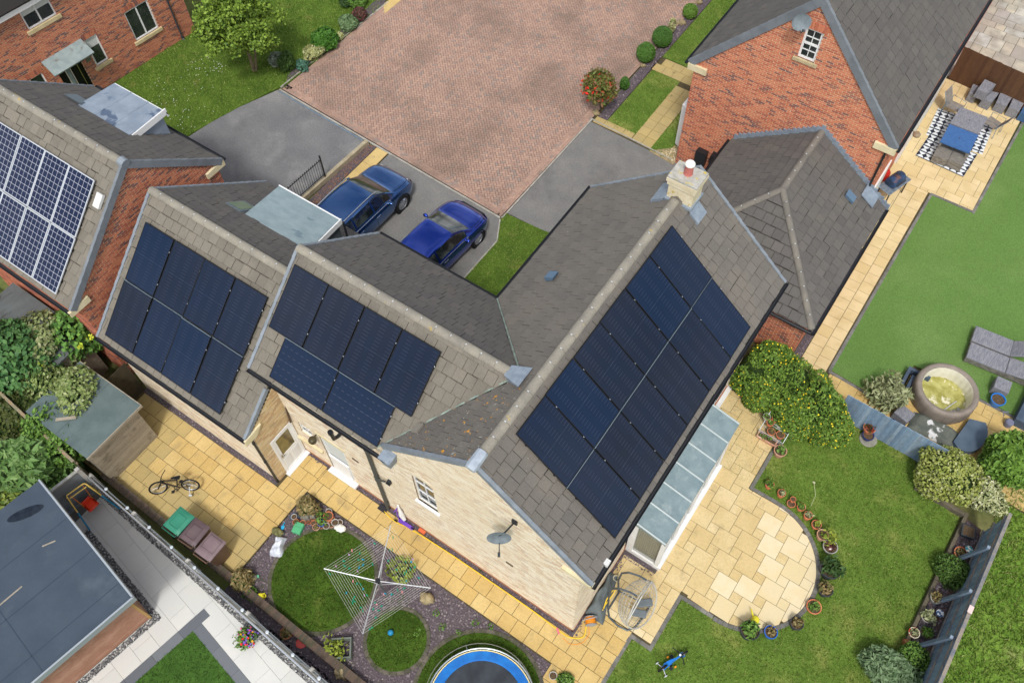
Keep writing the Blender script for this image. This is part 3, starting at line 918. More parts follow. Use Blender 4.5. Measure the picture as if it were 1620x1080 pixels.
# ------------------------------------------------------------------ house materials
TILE_R = [(0, S(103, 99, 94)), (0.3, S(110, 105, 99)), (0.6, S(106, 102, 96)), (0.85, S(114, 109, 102)), (1, S(100, 96, 92))]
TILE = mat('roof_tile', S(118, 112, 104), ramp=TILE_R, c2=S(118, 112, 103), s=0.9, lo=0.42, hi=0.8, c3=S(168, 164, 156), s3=16, lo3=0.69, hi3=0.74, fine=(26, 0.1), rough=0.95, bump=(60, 0.25, 0.01))
TILE_L = mat('roof_tile_lichen', S(118, 112, 104), ramp=TILE_R, c2=S(162, 160, 152), s=12, lo=0.66, hi=0.70, c3=S(206, 146, 44), s3=8.0, lo3=0.63, hi3=0.67, fine=(26, 0.14), rough=0.95, bump=(60, 0.3, 0.01))
TILE_SUN = mat('roof_tile_sunlit', S(128, 121, 109), ramp=[(0, S(116, 110, 100)), (0.4, S(125, 119, 108)), (0.75, S(120, 114, 103)), (1, S(129, 123, 111))], c2=S(106, 101, 92), s=1.2, lo=0.5, hi=0.8, c3=S(104, 98, 82), s3=5, lo3=0.68, hi3=0.78, fine=(24, 0.1), rough=0.95, bump=(60, 0.25, 0.01))  # lit copy of the roof tile: sun on the front slopes put into the colour
TILE_D = mat('roof_tile_dark_shaded', S(98, 96, 96), ramp=[(0, S(90, 87, 85)), (0.4, S(98, 95, 91)), (0.8, S(93, 90, 88)), (1, S(102, 98, 94))], c2=S(103, 99, 92), s=1.0, lo=0.5, hi=0.8, c3=S(92, 84, 66), s3=7, lo3=0.68, hi3=0.75, fine=(26, 0.1), rough=0.95, bump=(60, 0.25, 0.01))  # shaded copy for the back slopes, and the right house's own dark tile
RIDGE_D = mat('ridge_tile_grey', S(112, 108, 101), c2=S(124, 119, 110), s=2.2, fine=(30, 0.12), var=0.06, rough=0.95)
RIDGE = mat('ridge_tile_concrete', S(134, 129, 119), c2=S(152, 146, 132), s=2.2, lo=0.35, hi=0.7, c3=S(186, 158, 70), s3=4.5, lo3=0.66, hi3=0.72, fine=(30, 0.12), var=0.06, rough=0.95)
VERGE = mat('verge_plastic', S(136, 144, 152), c2=S(122, 130, 138), s=3, var=0.05, fine=(30, 0.05), rough=0.6)
VERGE_RH = mat('verge_clay_grey', S(124, 130, 136), c2=S(112, 118, 124), s=3, var=0.05, rough=0.6)
DECK = mat('roof_felt', S(48, 46, 44), rough=1)
BRICK_RED = mat('red_brick', S(190, 108, 76), ramp=[(0, S(202, 124, 92)), (0.3, S(210, 133, 100)), (0.55, S(194, 115, 86)), (0.76, S(180, 105, 82)), (0.88, S(160, 98, 84)), (0.95, S(130, 96, 92)), (1, S(144, 92, 82))],
    c2=S(206, 134, 100), s=0.7, lo=0.55, hi=0.9, fine=(40, 0.08), rough=0.9)
BRICK_DEEP = mat('deep_red_brick', S(184, 108, 78), ramp=[(0, S(190, 117, 87)), (0.3, S(199, 125, 92)), (0.55, S(179, 106, 82)), (0.76, S(163, 96, 77)), (0.9, S(134, 90, 82)), (1, S(116, 88, 86))],
     fine=(40, 0.1), rough=0.9)
BUFF = mat('buff_brick', S(226, 212, 186), ramp=[(0, S(228, 214, 188)), (0.35, S(235, 225, 204)), (0.6, S(224, 208, 180)), (0.8, S(219, 199, 170)), (0.93, S(212, 184, 156)), (1, S(204, 194, 178))],
   c2=S(226, 210, 180), s=0.6, lo=0.5, hi=0.9, fine=(30, 0.06), rough=0.9)
BUFF_O = mat('shaded_buff_brick', S(204, 170, 116), ramp=[(0, S(208, 182, 138)), (0.3, S(200, 172, 126)), (0.55, S(216, 194, 152)), (0.75, S(202, 164, 122)), (0.9, S(180, 156, 122)), (1, S(222, 204, 168))], fine=(30, 0.08), rough=0.9)  # buff brick again, with the door wall's shade put into the colour
MORTAR = mat('mortar', S(226, 212, 178), c2=S(214, 198, 162), s=3, fine=(60, 0.08), rough=1)
MORTAR_B = mat('buff_mortar', S(206, 190, 156), c2=S(196, 176, 138), s=3, fine=(60, 0.06), rough=1)
STONE = mat('cream_stone', S(226, 214, 176), c2=S(212, 198, 158), s=3, fine=(40, 0.05), rough=0.9)
WHITE = mat('white_upvc', S(238, 238, 236), c2=S(228, 229, 228), s=2, rough=0.35, spec=0.5)
GLASS = mat('window_glass', S(36, 42, 44), c2=S(62, 66, 62), s=1.4, lo=0.4, hi=0.7, rough=0.04, spec=0.9)
BLACKP = mat('black_plastic', S(34, 36, 40), rough=0.4, spec=0.5)
LEAD_R = mat('lead_roll', S(166, 178, 180), rough=0.4, spec=0.5)
LEAD = mat('lead_sheet', S(132, 150, 154), c2=S(112, 132, 138), s=3.5, lo=0.3, hi=0.7, c3=S(158, 170, 172), s3=2.2, lo3=0.55, hi3=0.75, fine=(20, 0.06), rough=0.28, spec=0.6)
LEAD_B = mat('weathered_lead', S(126, 139, 154), c2=S(142, 154, 168), s=2.4, lo=0.35, hi=0.65, c3=S(84, 99, 122), s3=1.3, lo3=0.54, hi3=0.6, fine=(20, 0.06), rough=0.5, spec=0.5)
FLASH = mat('lead_flashing', S(140, 152, 164), c2=S(122, 134, 148), s=6, fine=(30, 0.08), rough=0.5, spec=0.5)
INNER = mat('house_inside', S(40, 38, 36), rough=1)


def nv(*a):
 return np.array(a, dtype=float)


def slope(parent, O, U, V, poly, m, gauge=0.335, w=0.30, n_ind=150, skip=None, name='roof'):
 """one pitched roof slope: deck polygon with real tiles in courses; O, U, V give the eave origin, eave and up-slope directions"""
 O, U, V = nv(*O), nv(*U), nv(*V); V = V / np.linalg.norm(V); N_ = np.cross(U, V)
 O = O - N_ * 0.05
 P = lambda u, v, n=0.0: O + U * u + V * v + N_ * n
 dk = MB()
 k = len(poly)
 dk.add([P(u, v, -0.09) for u, v in poly] + [P(u, v) for u, v in poly], [tuple(range(k - 1, -1, -1)), tuple(range(k, 2 * k))] + [(i, (i + 1) % k, k + (i + 1) % k, k + i) for i in range(k)])
 roof = obj(name, dk, DECK, parent)
 us = [p[0] for p in poly]; vs = [p[1] for p in poly]
 full = []; cutm = MB()
 a = area(poly) and poly
 ccw = sum(poly[i - 1][0] * poly[i][1] - poly[i][0] * poly[i - 1][1] for i in range(k)) > 0
 conv = poly if ccw else poly[::-1]
 r = 0; v = min(vs)
 nt = lambda t: 0.062 - 0.044 * t
 while v < max(vs) - 0.02:
  u = math.floor(min(us) / w) * w - (w / 2 if r % 2 else 0)
  while u < max(us):
   q = [(u + 0.003, v), (u + w - 0.003, v), (u + w - 0.003, v + gauge), (u + 0.003, v + gauge)]
   c = clip_poly(q, conv); ar = area(c) if len(c) > 2 else 0
   if ar > 0.004:
    if ar > (w - 0.006) * gauge * 0.999:
     j = random.gauss(0, 0.006); dn = random.gauss(0, 0.004); tw = random.gauss(0, 0.008)
     o = P(u + random.gauss(0, 0.0015), v + j, dn)
     uu = U * math.cos(tw) + V * math.sin(tw); vv = V * math.cos(tw) - U * math.sin(tw)
     full.append(frame(o, uu, vv, N_))
    else:
     kk = len(c)
     bot = [P(a_, b_) for a_, b_ in c]; top = [P(a_, b_, nt((b_ - v) / gauge)) for a_, b_ in c]
     cutm.add(bot + top, [tuple(range(kk, 2 * kk))] + [(i, (i + 1) % kk, kk + (i + 1) % kk, kk + i) for i in range(kk)])
   u += w
  v += gauge; r += 1
 a, b = 0.006, w - 0.006
 tv = [(a, 0.035, 0.026), (b, 0.035, 0.026), (b, gauge, 0), (a, gauge, 0), (a, 0, 0.042), (b, 0, 0.042), (b, gauge - 0.012, 0.018), (a, gauge - 0.012, 0.018), (a, 0.026, 0.062), (b, 0.026, 0.062)]
 pieces(roof, 'tile', m, tv, [(8, 9, 6, 7), (4, 5, 9, 8), (0, 1, 5, 4), (1, 2, 6, 9, 5), (0, 4, 8, 7, 3)], full, n_ind=n_ind)
 if cutm.f:
  obj('cut_tile', cutm, m, roof, kind='stuff')
 return roof


def ridge_line(parent, p0, p1, m=RIDGE, r=0.13, ln=0.45, drop=0.06):
 p0, p1 = nv(*p0), nv(*p1); d = p1 - p0; L_ = np.linalg.norm(d); d /= L_
 side = np.cross(d, (0, 0, 1)); side /= np.linalg.norm(side); up = np.cross(side, d)
 n = max(1, round(L_ / ln)); st = L_ / n
 K = 7; tv = []; tf = []
 for x in (0.0, st - 0.008):
  for j in range(K):
   a = PI * j / (K - 1)
   rr = r * (1.0 if x == 0 else 0.97)
   tv.append((x, math.cos(a) * rr, math.sin(a) * rr * 0.75))
 for j in range(K - 1):
  tf.append((j, j + 1, K + j + 1, K + j))
 tf.append(tuple(range(K))); tf.append(tuple(range(2 * K - 1, K - 1, -1)))
 pieces(parent, 'ridge_tile', m, tv, tf, [frame(p0 + d * (i * st) - up * drop + up * random.gauss(0, 0.003), d, side, up) for i in range(n)], smooth=True)
 # pale clips between the ridge tiles
 mb = MB()
 for i in range(1, n):
  c = p0 + d * (i * st) + up * (r * 0.75 - drop)
  mb.cbox(Vector(c), 0.022, 0.045, 0.012, math.atan2(d[1], d[0]))
 obj('ridge_clips', mb, mat('clip_grey', S(196, 202, 206), rough=0.5), parent, kind='stuff')


def verge_line(parent, O, U, V, length, m=VERGE, gauge=0.335, wide=0.07, drop=0.13, rise=0.012):
 """stepped caps up the roof edge; U points outward over the gable"""
 O, U, V = nv(*O), nv(*U), nv(*V); V = V / np.linalg.norm(V); N_ = np.cross(U, V)
 if N_[2] < 0: N_ = -N_
 n = int(round(length / gauge)); st = length / n
 tv = [(-wide, 0, -0.02), (0.02, 0, -drop), (0.02, st + 0.01, -drop), (-wide, st + 0.01, -0.02), (-wide, 0, rise + 0.018), (0.02, 0, rise + 0.018), (0.02, st + 0.01, rise), (-wide, st + 0.01, rise)]
 pieces(parent, 'verge_cap', m, tv, [(3, 2, 1, 0)] + BOX5_F, [frame(O + V * (i * st), U, V, N_) for i in range(n)])


def gutter(parent, p0, p1, r=0.06, m=BLACKP):
 p0, p1 = Vector(p0), Vector(p1); d = (p1 - p0).normalized(); s = d.cross(Vector((0, 0, 1))).normalized()
 mb = MB(); K = 7; vs = []; fs = []
 for rr in (r, r - 0.012):
  for p in (p0, p1):
   for j in range(K):
    a = PI + PI * j / (K - 1)
    vs.append(p + s * math.cos(a) * rr + Vector((0, 0, 1)) * math.sin(a) * rr)
 for b in (0, 2 * K):
  for j in range(K - 1):
   fs.append((b + j, b + j + 1, b + K + j + 1, b + K + j))
 for e in (0, K - 1):
  fs.append((e, K + e, 3 * K + e, 2 * K + e))
 fs.append(tuple(range(K))); fs.append(tuple(range(K, 2 * K)))
 mb.add(vs, fs)
 return obj('gutter', mb, m, parent, True)


def brick_wall(parent, O, U, Nout, poly, openings, m, mm, n_ind=0, name='wall', bl=0.225, bh=0.075, plinth=None):
 jt = 0.016 if mm is MORTAR else 0.011
 """wall of real bricks standing proud of their mortar; poly (u, z) convex; openings (u0, u1, z0, z1)"""
 O, U, Nn = nv(*O), nv(*U), nv(*Nout); Zv = nv(0, 0, 1)
 zs = [p[1] for p in poly]; z = min(zs); mb = MB(); bricks = []; r = 0
 k = len(poly)

 def span(zz):
  xs = []
  for i in range(k):
   (a, za), (b, zb) = poly[i - 1], poly[i]
   if (za - zz) * (zb - zz) <= 0 and za != zb:
    xs.append(a + (b - a) * (zz - za) / (zb - za))
  return (min(xs), max(xs)) if len(xs) >= 2 else None
 while z < max(zs) - 0.02:
  zt = min(z + bh, max(zs)); sp = span((z + zt) / 2)
  if sp:
   iv = [sp]
   for (a, b, c, d) in openings:
    zm = (z + zt) / 2
    if c < zm < d:
     nx = []
     for (s, e) in iv:
      if a > s + 0.001: nx.append((s, min(e, a)))
      if b < e - 0.001: nx.append((max(s, b), e))
      if b <= s or a >= e: nx = nx if (s, e) in nx else nx + [(s, e)]
     iv = [t for t in dict.fromkeys(nx) if t[1] - t[0] > 0.01]
   for (s, e) in iv:
    mb.quad(*[tuple(O + U * a + Zv * b) for a, b in ((s, z), (e, z), (e, zt), (s, zt))])
    x = math.floor(s / bl) * bl - (bl / 2 if r % 2 else 0)
    while x < e:
     a, b = max(x, s), min(x + bl - jt, e)
     if b - a > 0.03:
      bricks.append(frame(O + U * a + Zv * z + Nn * -0.02, U * (b - a), Nn * (0.028 + random.uniform(-0.002, 0.003)), Zv * (bh - jt)))
     x += bl
  z += bh; r += 1
 w = obj(name, mb, mm, parent)
 bv = [(0, 0, 0), (1, 0, 0), (1, 0, 1), (0, 0, 1), (0, 1, 0), (1, 1, 0), (1, 1, 1), (0, 1, 1)]
 pieces(w, 'brick', m, bv, BOX5_F, bricks, n_ind=n_ind)
 return w


def window(parent, O, U, Nout, w, h, cols=1, rows=1, fw=0.06, recess=0.06, sill=None, sillm=None, glass=GLASS, fm=WHITE, bar=0.05, reveal=None, name='window', blind=None, sill_over=0.08):
 """framed window with real panes; O is the lower corner of the opening on the wall face"""
 O, U, Nn = Vector(O), Vector(U), Vector(Nout); Zv = Vector((0, 0, 1))
 M_ = Matrix.Identity(4)
 for i in range(3):
  M_[i][0], M_[i][1], M_[i][2], M_[i][3] = U[i], Nn[i], Zv[i], O[i]
 fr = MB(M_)
 y0, y1 = -recess - 0.07, -recess
 fr.box(0, w, y0, y1, 0, fw); fr.box(0, w, y0, y1, h - fw, h); fr.box(0, fw, y0, y1, fw, h - fw); fr.box(w - fw, w, y0, y1, fw, h - fw)
 iw, ih = w - 2 * fw, h - 2 * fw
 for c in range(1, cols):
  x = fw + iw * c / cols; fr.box(x - bar / 2, x + bar / 2, y0 + 0.002, y1 - 0.002, fw, h - fw)
 for r in range(1, rows):
  z = fw + ih * r / rows; fr.box(fw, w - fw, y0 + 0.004, y1 - 0.004, z - bar / 2, z + bar / 2)
 wo = obj(name, fr, fm, parent)
 for c in range(cols):
  for r in range(rows):
   a, b = fw + iw * c / cols, fw + iw * (c + 1) / cols; e, f = fw + ih * r / rows, fw + ih * (r + 1) / rows
   obj('pane', MB(M_).box(a, b, -recess - 0.045, -recess - 0.03, e, f), glass, wo)
   if blind:
    obj('blind', MB(M_).box(a, b, -recess - 0.0299, -recess - 0.026, f - (f - e) * blind, f), mat('blind_white', S(206, 210, 206), rough=0.7), wo)
 if reveal:
  rv = MB(M_)
  rv.quad((0, 0, 0), (0, -recess - 0.07, 0), (0, -recess - 0.07, h), (0, 0, h)); rv.quad((w, 0, 0), (w, -recess - 0.07, 0), (w, -recess - 0.07, h), (w, 0, h))
  rv.quad((0, 0, h), (w, 0, h), (w, -recess - 0.07, h), (0, -recess - 0.07, h)); rv.quad((0, 0, 0), (w, 0, 0), (w, -recess - 0.07, 0), (0, -recess - 0.07, 0))
  obj('reveal', rv, reveal, wo)
 if sill:
  obj('sill', MB(M_).rbox(-sill_over, w + sill_over, -recess, 0.07, -sill, 0.0, 0.01), sillm or STONE, wo)
 return wo


def downpipe(parent, x, y, z0, z1, r=0.036, m=BLACKP, neck=None):
 mb = MB(); pts = [(x, y, z0), (x, y, z1)]
 if neck:
  pts += [(x + neck[0] * 0.5, y + neck[1] * 0.5, z1 + neck[2] * 0.5), (x + neck[0], y + neck[1], z1 + neck[2])]
 mb.tube(pts, r, 10)
 for z in (z0 + 0.05, (z0 + z1) / 2, z1 - 0.2):
  mb.tube([(x, y, z), (x, y, z + 0.06)], r * 1.35, 10)
 return obj('downpipe', mb, m, parent, True)


def wedge(M_, prof, x0, x1):
 """extrude a (y, z) profile along x"""
 k = len(prof); mb = MB(M_)
 mb.add([(x0, y, z) for y, z in prof] + [(x1, y, z) for y, z in prof], [tuple(range(k)), tuple(range(2 * k - 1, k - 1, -1))] + [(i, (i + 1) % k, k + (i + 1) % k, k + i) for i in range(k)])
 return mb


# ================================================================== main house (gable range and wing)
SL = 0.868
zr, ze = 7.99, 5.22
H1 = thing('house', 'cream brick house with L-shaped grey tiled roof, chimney and bay in the middle', 'house', (-7.0, 9.0, 0))
obj('core_box', MB().box(-8.10, -2.42, 5.80, 15.75, 0, 5.1).box(-12.5, -8.1, 5.80, 10.65, 0, 5.0), INNER, H1)  # solid dark boxes added inside the walls to block light
obj('loft', MB().add([(-8.1, 5.85, 5.0), (-2.42, 5.85, 5.0), (-5.26, 5.85, 7.6), (-8.1, 15.7, 5.0), (-2.42, 15.7, 5.0), (-5.26, 15.7, 7.6)], [(0, 1, 2), (5, 4, 3), (0, 2, 5, 3), (1, 4, 5, 2), (0, 3, 4, 1)]), INNER, H1)
lenm = 3.19 * math.hypot(1, SL)
slope(H1, (-2.07, 5.63, ze), (0, 1, 0), (-1, 0, SL), [(0, 0), (10.3, 0), (10.3, lenm), (0, lenm)], TILE, n_ind=130)
vv = 2.28 / (SL / math.hypot(1, SL))
slope(H1, (-8.45, 15.93, ze), (0, -1, 0), (1, 0, SL), [(0, 0), (4.98, 0), (7.73, vv), (7.73, lenm), (0, lenm)], TILE, n_ind=80)
slope(H1, (-8.45, 15.93, ze), (0, -1, 0), (1, 0, SL), [(7.73, vv), (10.3, 0.22), (10.3, lenm), (7.73, lenm)], TILE_L, n_ind=30)
SW = 2.30 / 2.75; lenw = 2.75 * math.hypot(1, SW)
slope(H1, (-12.72, 5.45, ze), (1, 0, 0), (0, 1, SW), [(0, 0), (4.27, 0), (6.9, lenw), (0, lenw)], TILE_SUN, n_ind=60)
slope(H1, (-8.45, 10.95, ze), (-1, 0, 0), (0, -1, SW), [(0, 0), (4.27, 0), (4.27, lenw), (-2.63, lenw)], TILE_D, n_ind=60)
ridge_line(H1, (-5.26, 5.95, zr + 0.0), (-5.26, 14.55, zr))
ridge_line(H1, (-12.70, 8.2, 7.52), (-6.0, 8.2, 7.52))
obj('ridge_end_cap', MB().tube([(-5.26, 5.52, zr - 0.05), (-5.26, 5.62, zr - 0.03), (-5.26, 6.0, zr - 0.02)], [0.13, 0.15, 0.14], 10), mat('cap_pale', S(176, 186, 196), c2=S(150, 160, 172), s=5, rough=0.45), H1, True)
verge_line(H1, (-2.07, 5.63, ze), (0, -1, 0), (-1, 0, SL), lenm)
verge_line(H1, (-8.30, 5.63, ze + 0.12), (0, -1, 0), (1, 0, SL), lenm - 0.2)
verge_line(H1, (-2.07, 15.93, ze), (0, 1, 0), (-1, 0, SL), lenm)
verge_line(H1, (-8.45, 15.93, ze), (0, 1, 0), (1, 0, SL), lenm)
verge_line(H1, (-12.72, 5.45, ze), (-1, 0, 0), (0, 1, SW), lenw)
verge_line(H1, (-12.72, 10.95, ze), (-1, 0, 0), (0, -1, SW), lenw)
gutter(H1, (-2.02, 5.60, 5.17), (-2.02, 15.95, 5.17)); gutter(H1, (-12.72, 5.40, 5.17), (-8.0, 5.40, 5.17))
gutter(H1, (-8.45, 11.0, 5.17), (-12.7, 11.0, 5.17)); gutter(H1, (-8.50, 10.98, 5.17), (-8.50, 15.95, 5.17))
# valley linings
LGREEN = mat('valley_lining', S(150, 168, 158), c2=S(120, 134, 124), s=6, fine=(30, 0.15), rough=0.6)
for a, b in (((-8.35, 5.55, ze + 0.07), (-5.95, 8.12, 7.42)), ((-8.45, 10.95, ze + 0.03), (-5.85, 8.3, 7.50))):
 obj('valley', MB().tube([a, b], 0.022, 6), LGREEN, H1)
obj('flashing', MB().hull8([(-6.0, 8.0, 7.38), (-5.6, 7.85, 7.72), (-5.6, 8.45, 7.72), (-6.0, 8.38, 7.38)], [(-6.12, 8.02, 7.54), (-5.6, 7.85, 7.76), (-5.6, 8.45, 7.76), (-6.12, 8.34, 7.54)]), FLASH, H1)
# gable and wing front
op_g = [(0.64, 1.32, 2.70, 4.55)]
gw = brick_wall(H1, (-8.14, 5.69, 0), (1, 0, 0), (0, -1, 0), [(0, 0.15), (5.76, 0.15), (5.76, 5.08), (2.88, 7.72), (0, 5.08)], op_g, BUFF, MORTAR_B, n_ind=60)
op_w = [(0.36, 0.86, 1.72, 2.40), (1.20, 2.15, 0.16, 2.45)]
brick_wall(H1, (-12.40, 5.69, 0), (1, 0, 0), (0, -1, 0), [(0, 0.15), (4.25, 0.15), (4.25, 5.05), (0, 5.05)], op_w, BUFF, MORTAR_B, n_ind=40)
brick_wall(H1, (-2.38, 5.69, 0), (0, 1, 0), (1, 0, 0), [(0, 0.15), (10.16, 0.15), (10.16, 5.02), (0, 5.02)], [(2.75, 6.85, 0.1, 2.5), (7.6, 9.4, 0.1, 2.2)], BUFF, MORTAR_B, n_ind=20)
brick_wall(H1, (-8.14, 15.85, 0), (1, 0, 0), (0, 1, 0), [(0, 0.0), (5.76, 0.0), (5.76, 5.08), (2.88, 7.72), (0, 5.08)], [], BUFF, MORTAR_B, n_ind=0)
PLINTH = mat('plinth_brick', S(170, 116, 84), ramp=[(0, S(160, 108, 78)), (1, S(182, 128, 96))], fine=(30, 0.1), rough=0.9)
obj('plinth', MB().box(-12.4, -2.37, 5.672, 5.72, 0, 0.15).box(-2.42, -2.365, 5.672, 15.85, 0, 0.15), PLINTH, H1)
# gable window with its arched head
gw_ = window(H1, (-7.50, 5.69, 2.70), (1, 0, 0), (0, -1, 0), 0.68, 1.85, 2, 3, recess=0.05, sill=0.12, sillm=WHITE, fw=0.05, bar=0.03, reveal=BUFF)
ah = MB(); K = 9
for i in range(K):
 a0, a1 = PI * i / K, PI * (i + 1) / K
 cx, cz = -7.16, 4.42
 ah.hull8([(cx + 0.30 * math.cos(t), 5.672, cz + 0.10 * math.sin(t)) for t in (a0, a1)] + [(cx + 0.42 * math.cos(t), 5.672, cz + 0.30 * math.sin(t)) for t in (a1, a0)],
    [(cx + 0.30 * math.cos(t), 5.70, cz + 0.10 * math.sin(t)) for t in (a0, a1)] + [(cx + 0.42 * math.cos(t), 5.70, cz + 0.30 * math.sin(t)) for t in (a1, a0)])
obj('arch', ah, BUFF, gw_)
obj('air_brick', MB().box(-4.58, -4.36, 5.66, 5.70, 2.38, 2.47), mat('vent_brown', S(108, 90, 68), rough=0.8), H1)
window(H1, (-12.04, 5.69, 1.72), (1, 0, 0), (0, -1, 0), 0.50, 0.68, 2, 2, recess=0.04, fw=0.05, bar=0.025, reveal=BUFF)
obj('sill', MB().rbox(-12.38, -11.35, 5.61, 5.70, 1.02, 1.16, 0.01), STONE, H1)
# glazed white side door in the wing
dr = window(H1, (-11.20, 5.69, 0.16), (1, 0, 0), (0, -1, 0), 0.95, 2.29, 1, 1, recess=0.03, fw=0.09, reveal=BUFF, name='door', blind=0.58)
obj('door_panel', MB().box(-11.11, -10.34, 5.665, 5.72, 0.25, 1.22), WHITE, dr); obj('threshold', MB().box(-11.27, -10.18, 5.50, 5.69, 0.06, 0.155), WHITE, dr)
obj('lintel', MB().rbox(-11.3, -10.15, 5.66, 5.70, 2.47, 2.62, 0.01), STONE, H1)
obj('air_brick', MB().box(-9.9, -9.68, 5.66, 5.70, 2.41, 2.50), mat('vent_brown', S(108, 90, 68)), H1)
lm = obj('wall_lamp', MB().lathe([(0.02, -0.10), (0.11, -0.08), (0.13, 0.0), (0.10, 0.08), (0.03, 0.11)], (-11.3, 5.50, 2.3), 14).tube([(-11.3, 5.69, 2.36), (-11.3, 5.52, 2.38)], 0.02, 6), mat('lamp_bronze', S(90, 84, 66), rough=0.3, metal=0.5), H1, True)
# soil stack and rainwater pipe
SOILP = mat('grey_soil_pipe', S(76, 78, 76), rough=0.5)
sp_ = MB(); sp_.tube([(-8.95, 5.60, 0.05), (-8.95, 5.60, 4.4), (-9.0, 5.5, 4.75), (-9.02, 5.42, 5.1)], 0.055, 10)
for z in (0.5, 2.3, 2.5, 4.3): sp_.tube([(-8.95, 5.60, z), (-8.95, 5.60, z + 0.09)], 0.07, 10)
sp_.tube([(-8.95, 5.60, 2.45), (-8.75, 5.58, 2.55), (-8.62, 5.60, 2.62)], 0.03, 8)
obj('soil_pipe', sp_, SOILP, H1, True)
obj('flue', MB().tube([(-9.85, 5.69, 4.25), (-9.85, 5.50, 4.25), (-9.85, 5.36, 4.35), (-9.85, 5.34, 4.75)], 0.055, 10).tube([(-9.85, 5.34, 4.70), (-9.85, 5.34, 4.80)], 0.075, 10), BLACKP, H1, True)
obj('outdoor_light', MB().hull8([(-8.58, 5.56, 2.62), (-8.42, 5.56, 2.62), (-8.42, 5.66, 2.66), (-8.58, 5.66, 2.66)], [(-8.55, 5.60, 2.74), (-8.45, 5.60, 2.74), (-8.45, 5.68, 2.76), (-8.55, 5.68, 2.76)]), BLACKP, H1)
obj('outdoor_light', MB().cbox((-2.30, 5.95, 4.55), 0.08, 0.12, 0.12).tube([(-2.38, 5.95, 4.62), (-2.3, 5.95, 4.58)], 0.02, 6), BLACKP, H1)
obj('hopper', MB().hull8([(-8.16, 5.42, 4.75), (-7.9, 5.42, 4.75), (-7.9, 5.66, 4.75), (-8.16, 5.66, 4.75)], [(-8.22, 5.36, 5.16), (-7.84, 5.36, 5.16), (-7.84, 5.68, 5.22), (-8.22, 5.68, 5.22)]), FLASH, H1)
obj('junction_box', MB().box(-2.16, -2.0, 6.2, 6.36, 5.14, 5.27), mat('box_white', S(214, 214, 210), rough=0.5), H1)
obj('soffit', MB().box(-2.37, -2.06, 5.72, 15.8, 4.98, 5.10), STONE, H1)
obj('kneeler', MB().prism([(-2.9, 5.60), (-2.05, 5.60), (-2.05, 5.75), (-2.9, 5.75)], 5.02, 5.16), STONE, H1)
# chimney
ch = obj('chimney', MB().box(-5.56, -4.84, 14.68, 15.22, 6.6, 8.28).box(-5.60, -4.80, 14.64, 15.26, 8.28, 8.40).box(-5.63, -4.77, 14.62, 15.28, 8.40, 8.52),
   mat('chimney_brick', S(224, 212, 184), c2=S(210, 196, 162), s=4, c3=S(190, 168, 80), s3=5.0, lo3=0.64, hi3=0.70, fine=(30, 0.1), rough=0.95), H1)
obj('chimney_cap', MB().box(-5.62, -4.78, 14.63, 15.27, 8.52, 8.585), mat('cap_concrete', S(186, 184, 176), c2=S(160, 158, 148), s=6, c3=S(192, 172, 80), s3=5.0, lo3=0.60, hi3=0.66, fine=(40, 0.12), rough=0.95), ch)
obj('chimney_pot', MB().lathe([(0.125, 0), (0.115, 0.05), (0.108, 0.26), (0.125, 0.28), (0.125, 0.34)], (-5.22, 14.98, 8.58), 18), mat('pot_pink', S(196, 118, 108), c2=S(180, 104, 96), s=5, rough=0.85), ch, True)
obj('pot_cowl', MB().lathe([(0.13, 0), (0.135, 0.03), (0.11, 0.07), (0.03, 0.085)], (-5.22, 14.98, 8.90), 18), mat('cowl_white', S(226, 224, 216), fine=(60, 0.1)), ch, True)
obj('chimney_flashing', MB().box(-5.60, -4.80, 14.60, 15.30, 7.72, 7.80).hull8([(-4.82, 14.62, 7.52), (-4.55, 14.62, 7.28), (-4.55, 15.1, 7.28), (-4.82, 15.1, 7.52)], [(-4.82, 14.62, 7.68), (-4.52, 14.62, 7.42), (-4.52, 15.1, 7.42), (-4.82, 15.1, 7.68)])
 .hull8([(-5.95, 14.6, 7.34), (-5.58, 14.6, 7.62), (-5.58, 15.3, 7.62), (-5.95, 15.3, 7.34)], [(-5.95, 14.6, 7.48), (-5.58, 14.6, 7.78), (-5.58, 15.3, 7.78), (-5.95, 15.3, 7.48)]), FLASH, ch)
obj('vent_tile', MB().hull8([(-7.28, 11.58, 6.26), (-7.05, 11.58, 6.46), (-7.05, 11.84, 6.46), (-7.28, 11.84, 6.26)], [(-7.32, 11.58, 6.40), (-7.05, 11.58, 6.58), (-7.05, 11.84, 6.58), (-7.32, 11.84, 6.40)]), mat('vent_blue_grey', S(92, 116, 138), rough=0.6), H1)
obj('mortar_patch', MB().hull8([(-7.62, 6.15, 5.95), (-7.42, 6.15, 6.12), (-7.42, 6.42, 6.12), (-7.62, 6.42, 5.95)], [(-7.64, 6.15, 6.02), (-7.44, 6.15, 6.19), (-7.44, 6.42, 6.19), (-7.64, 6.42, 6.02)]), mat('patch_grey', S(140, 134, 124), fine=(30, 0.1)), H1)

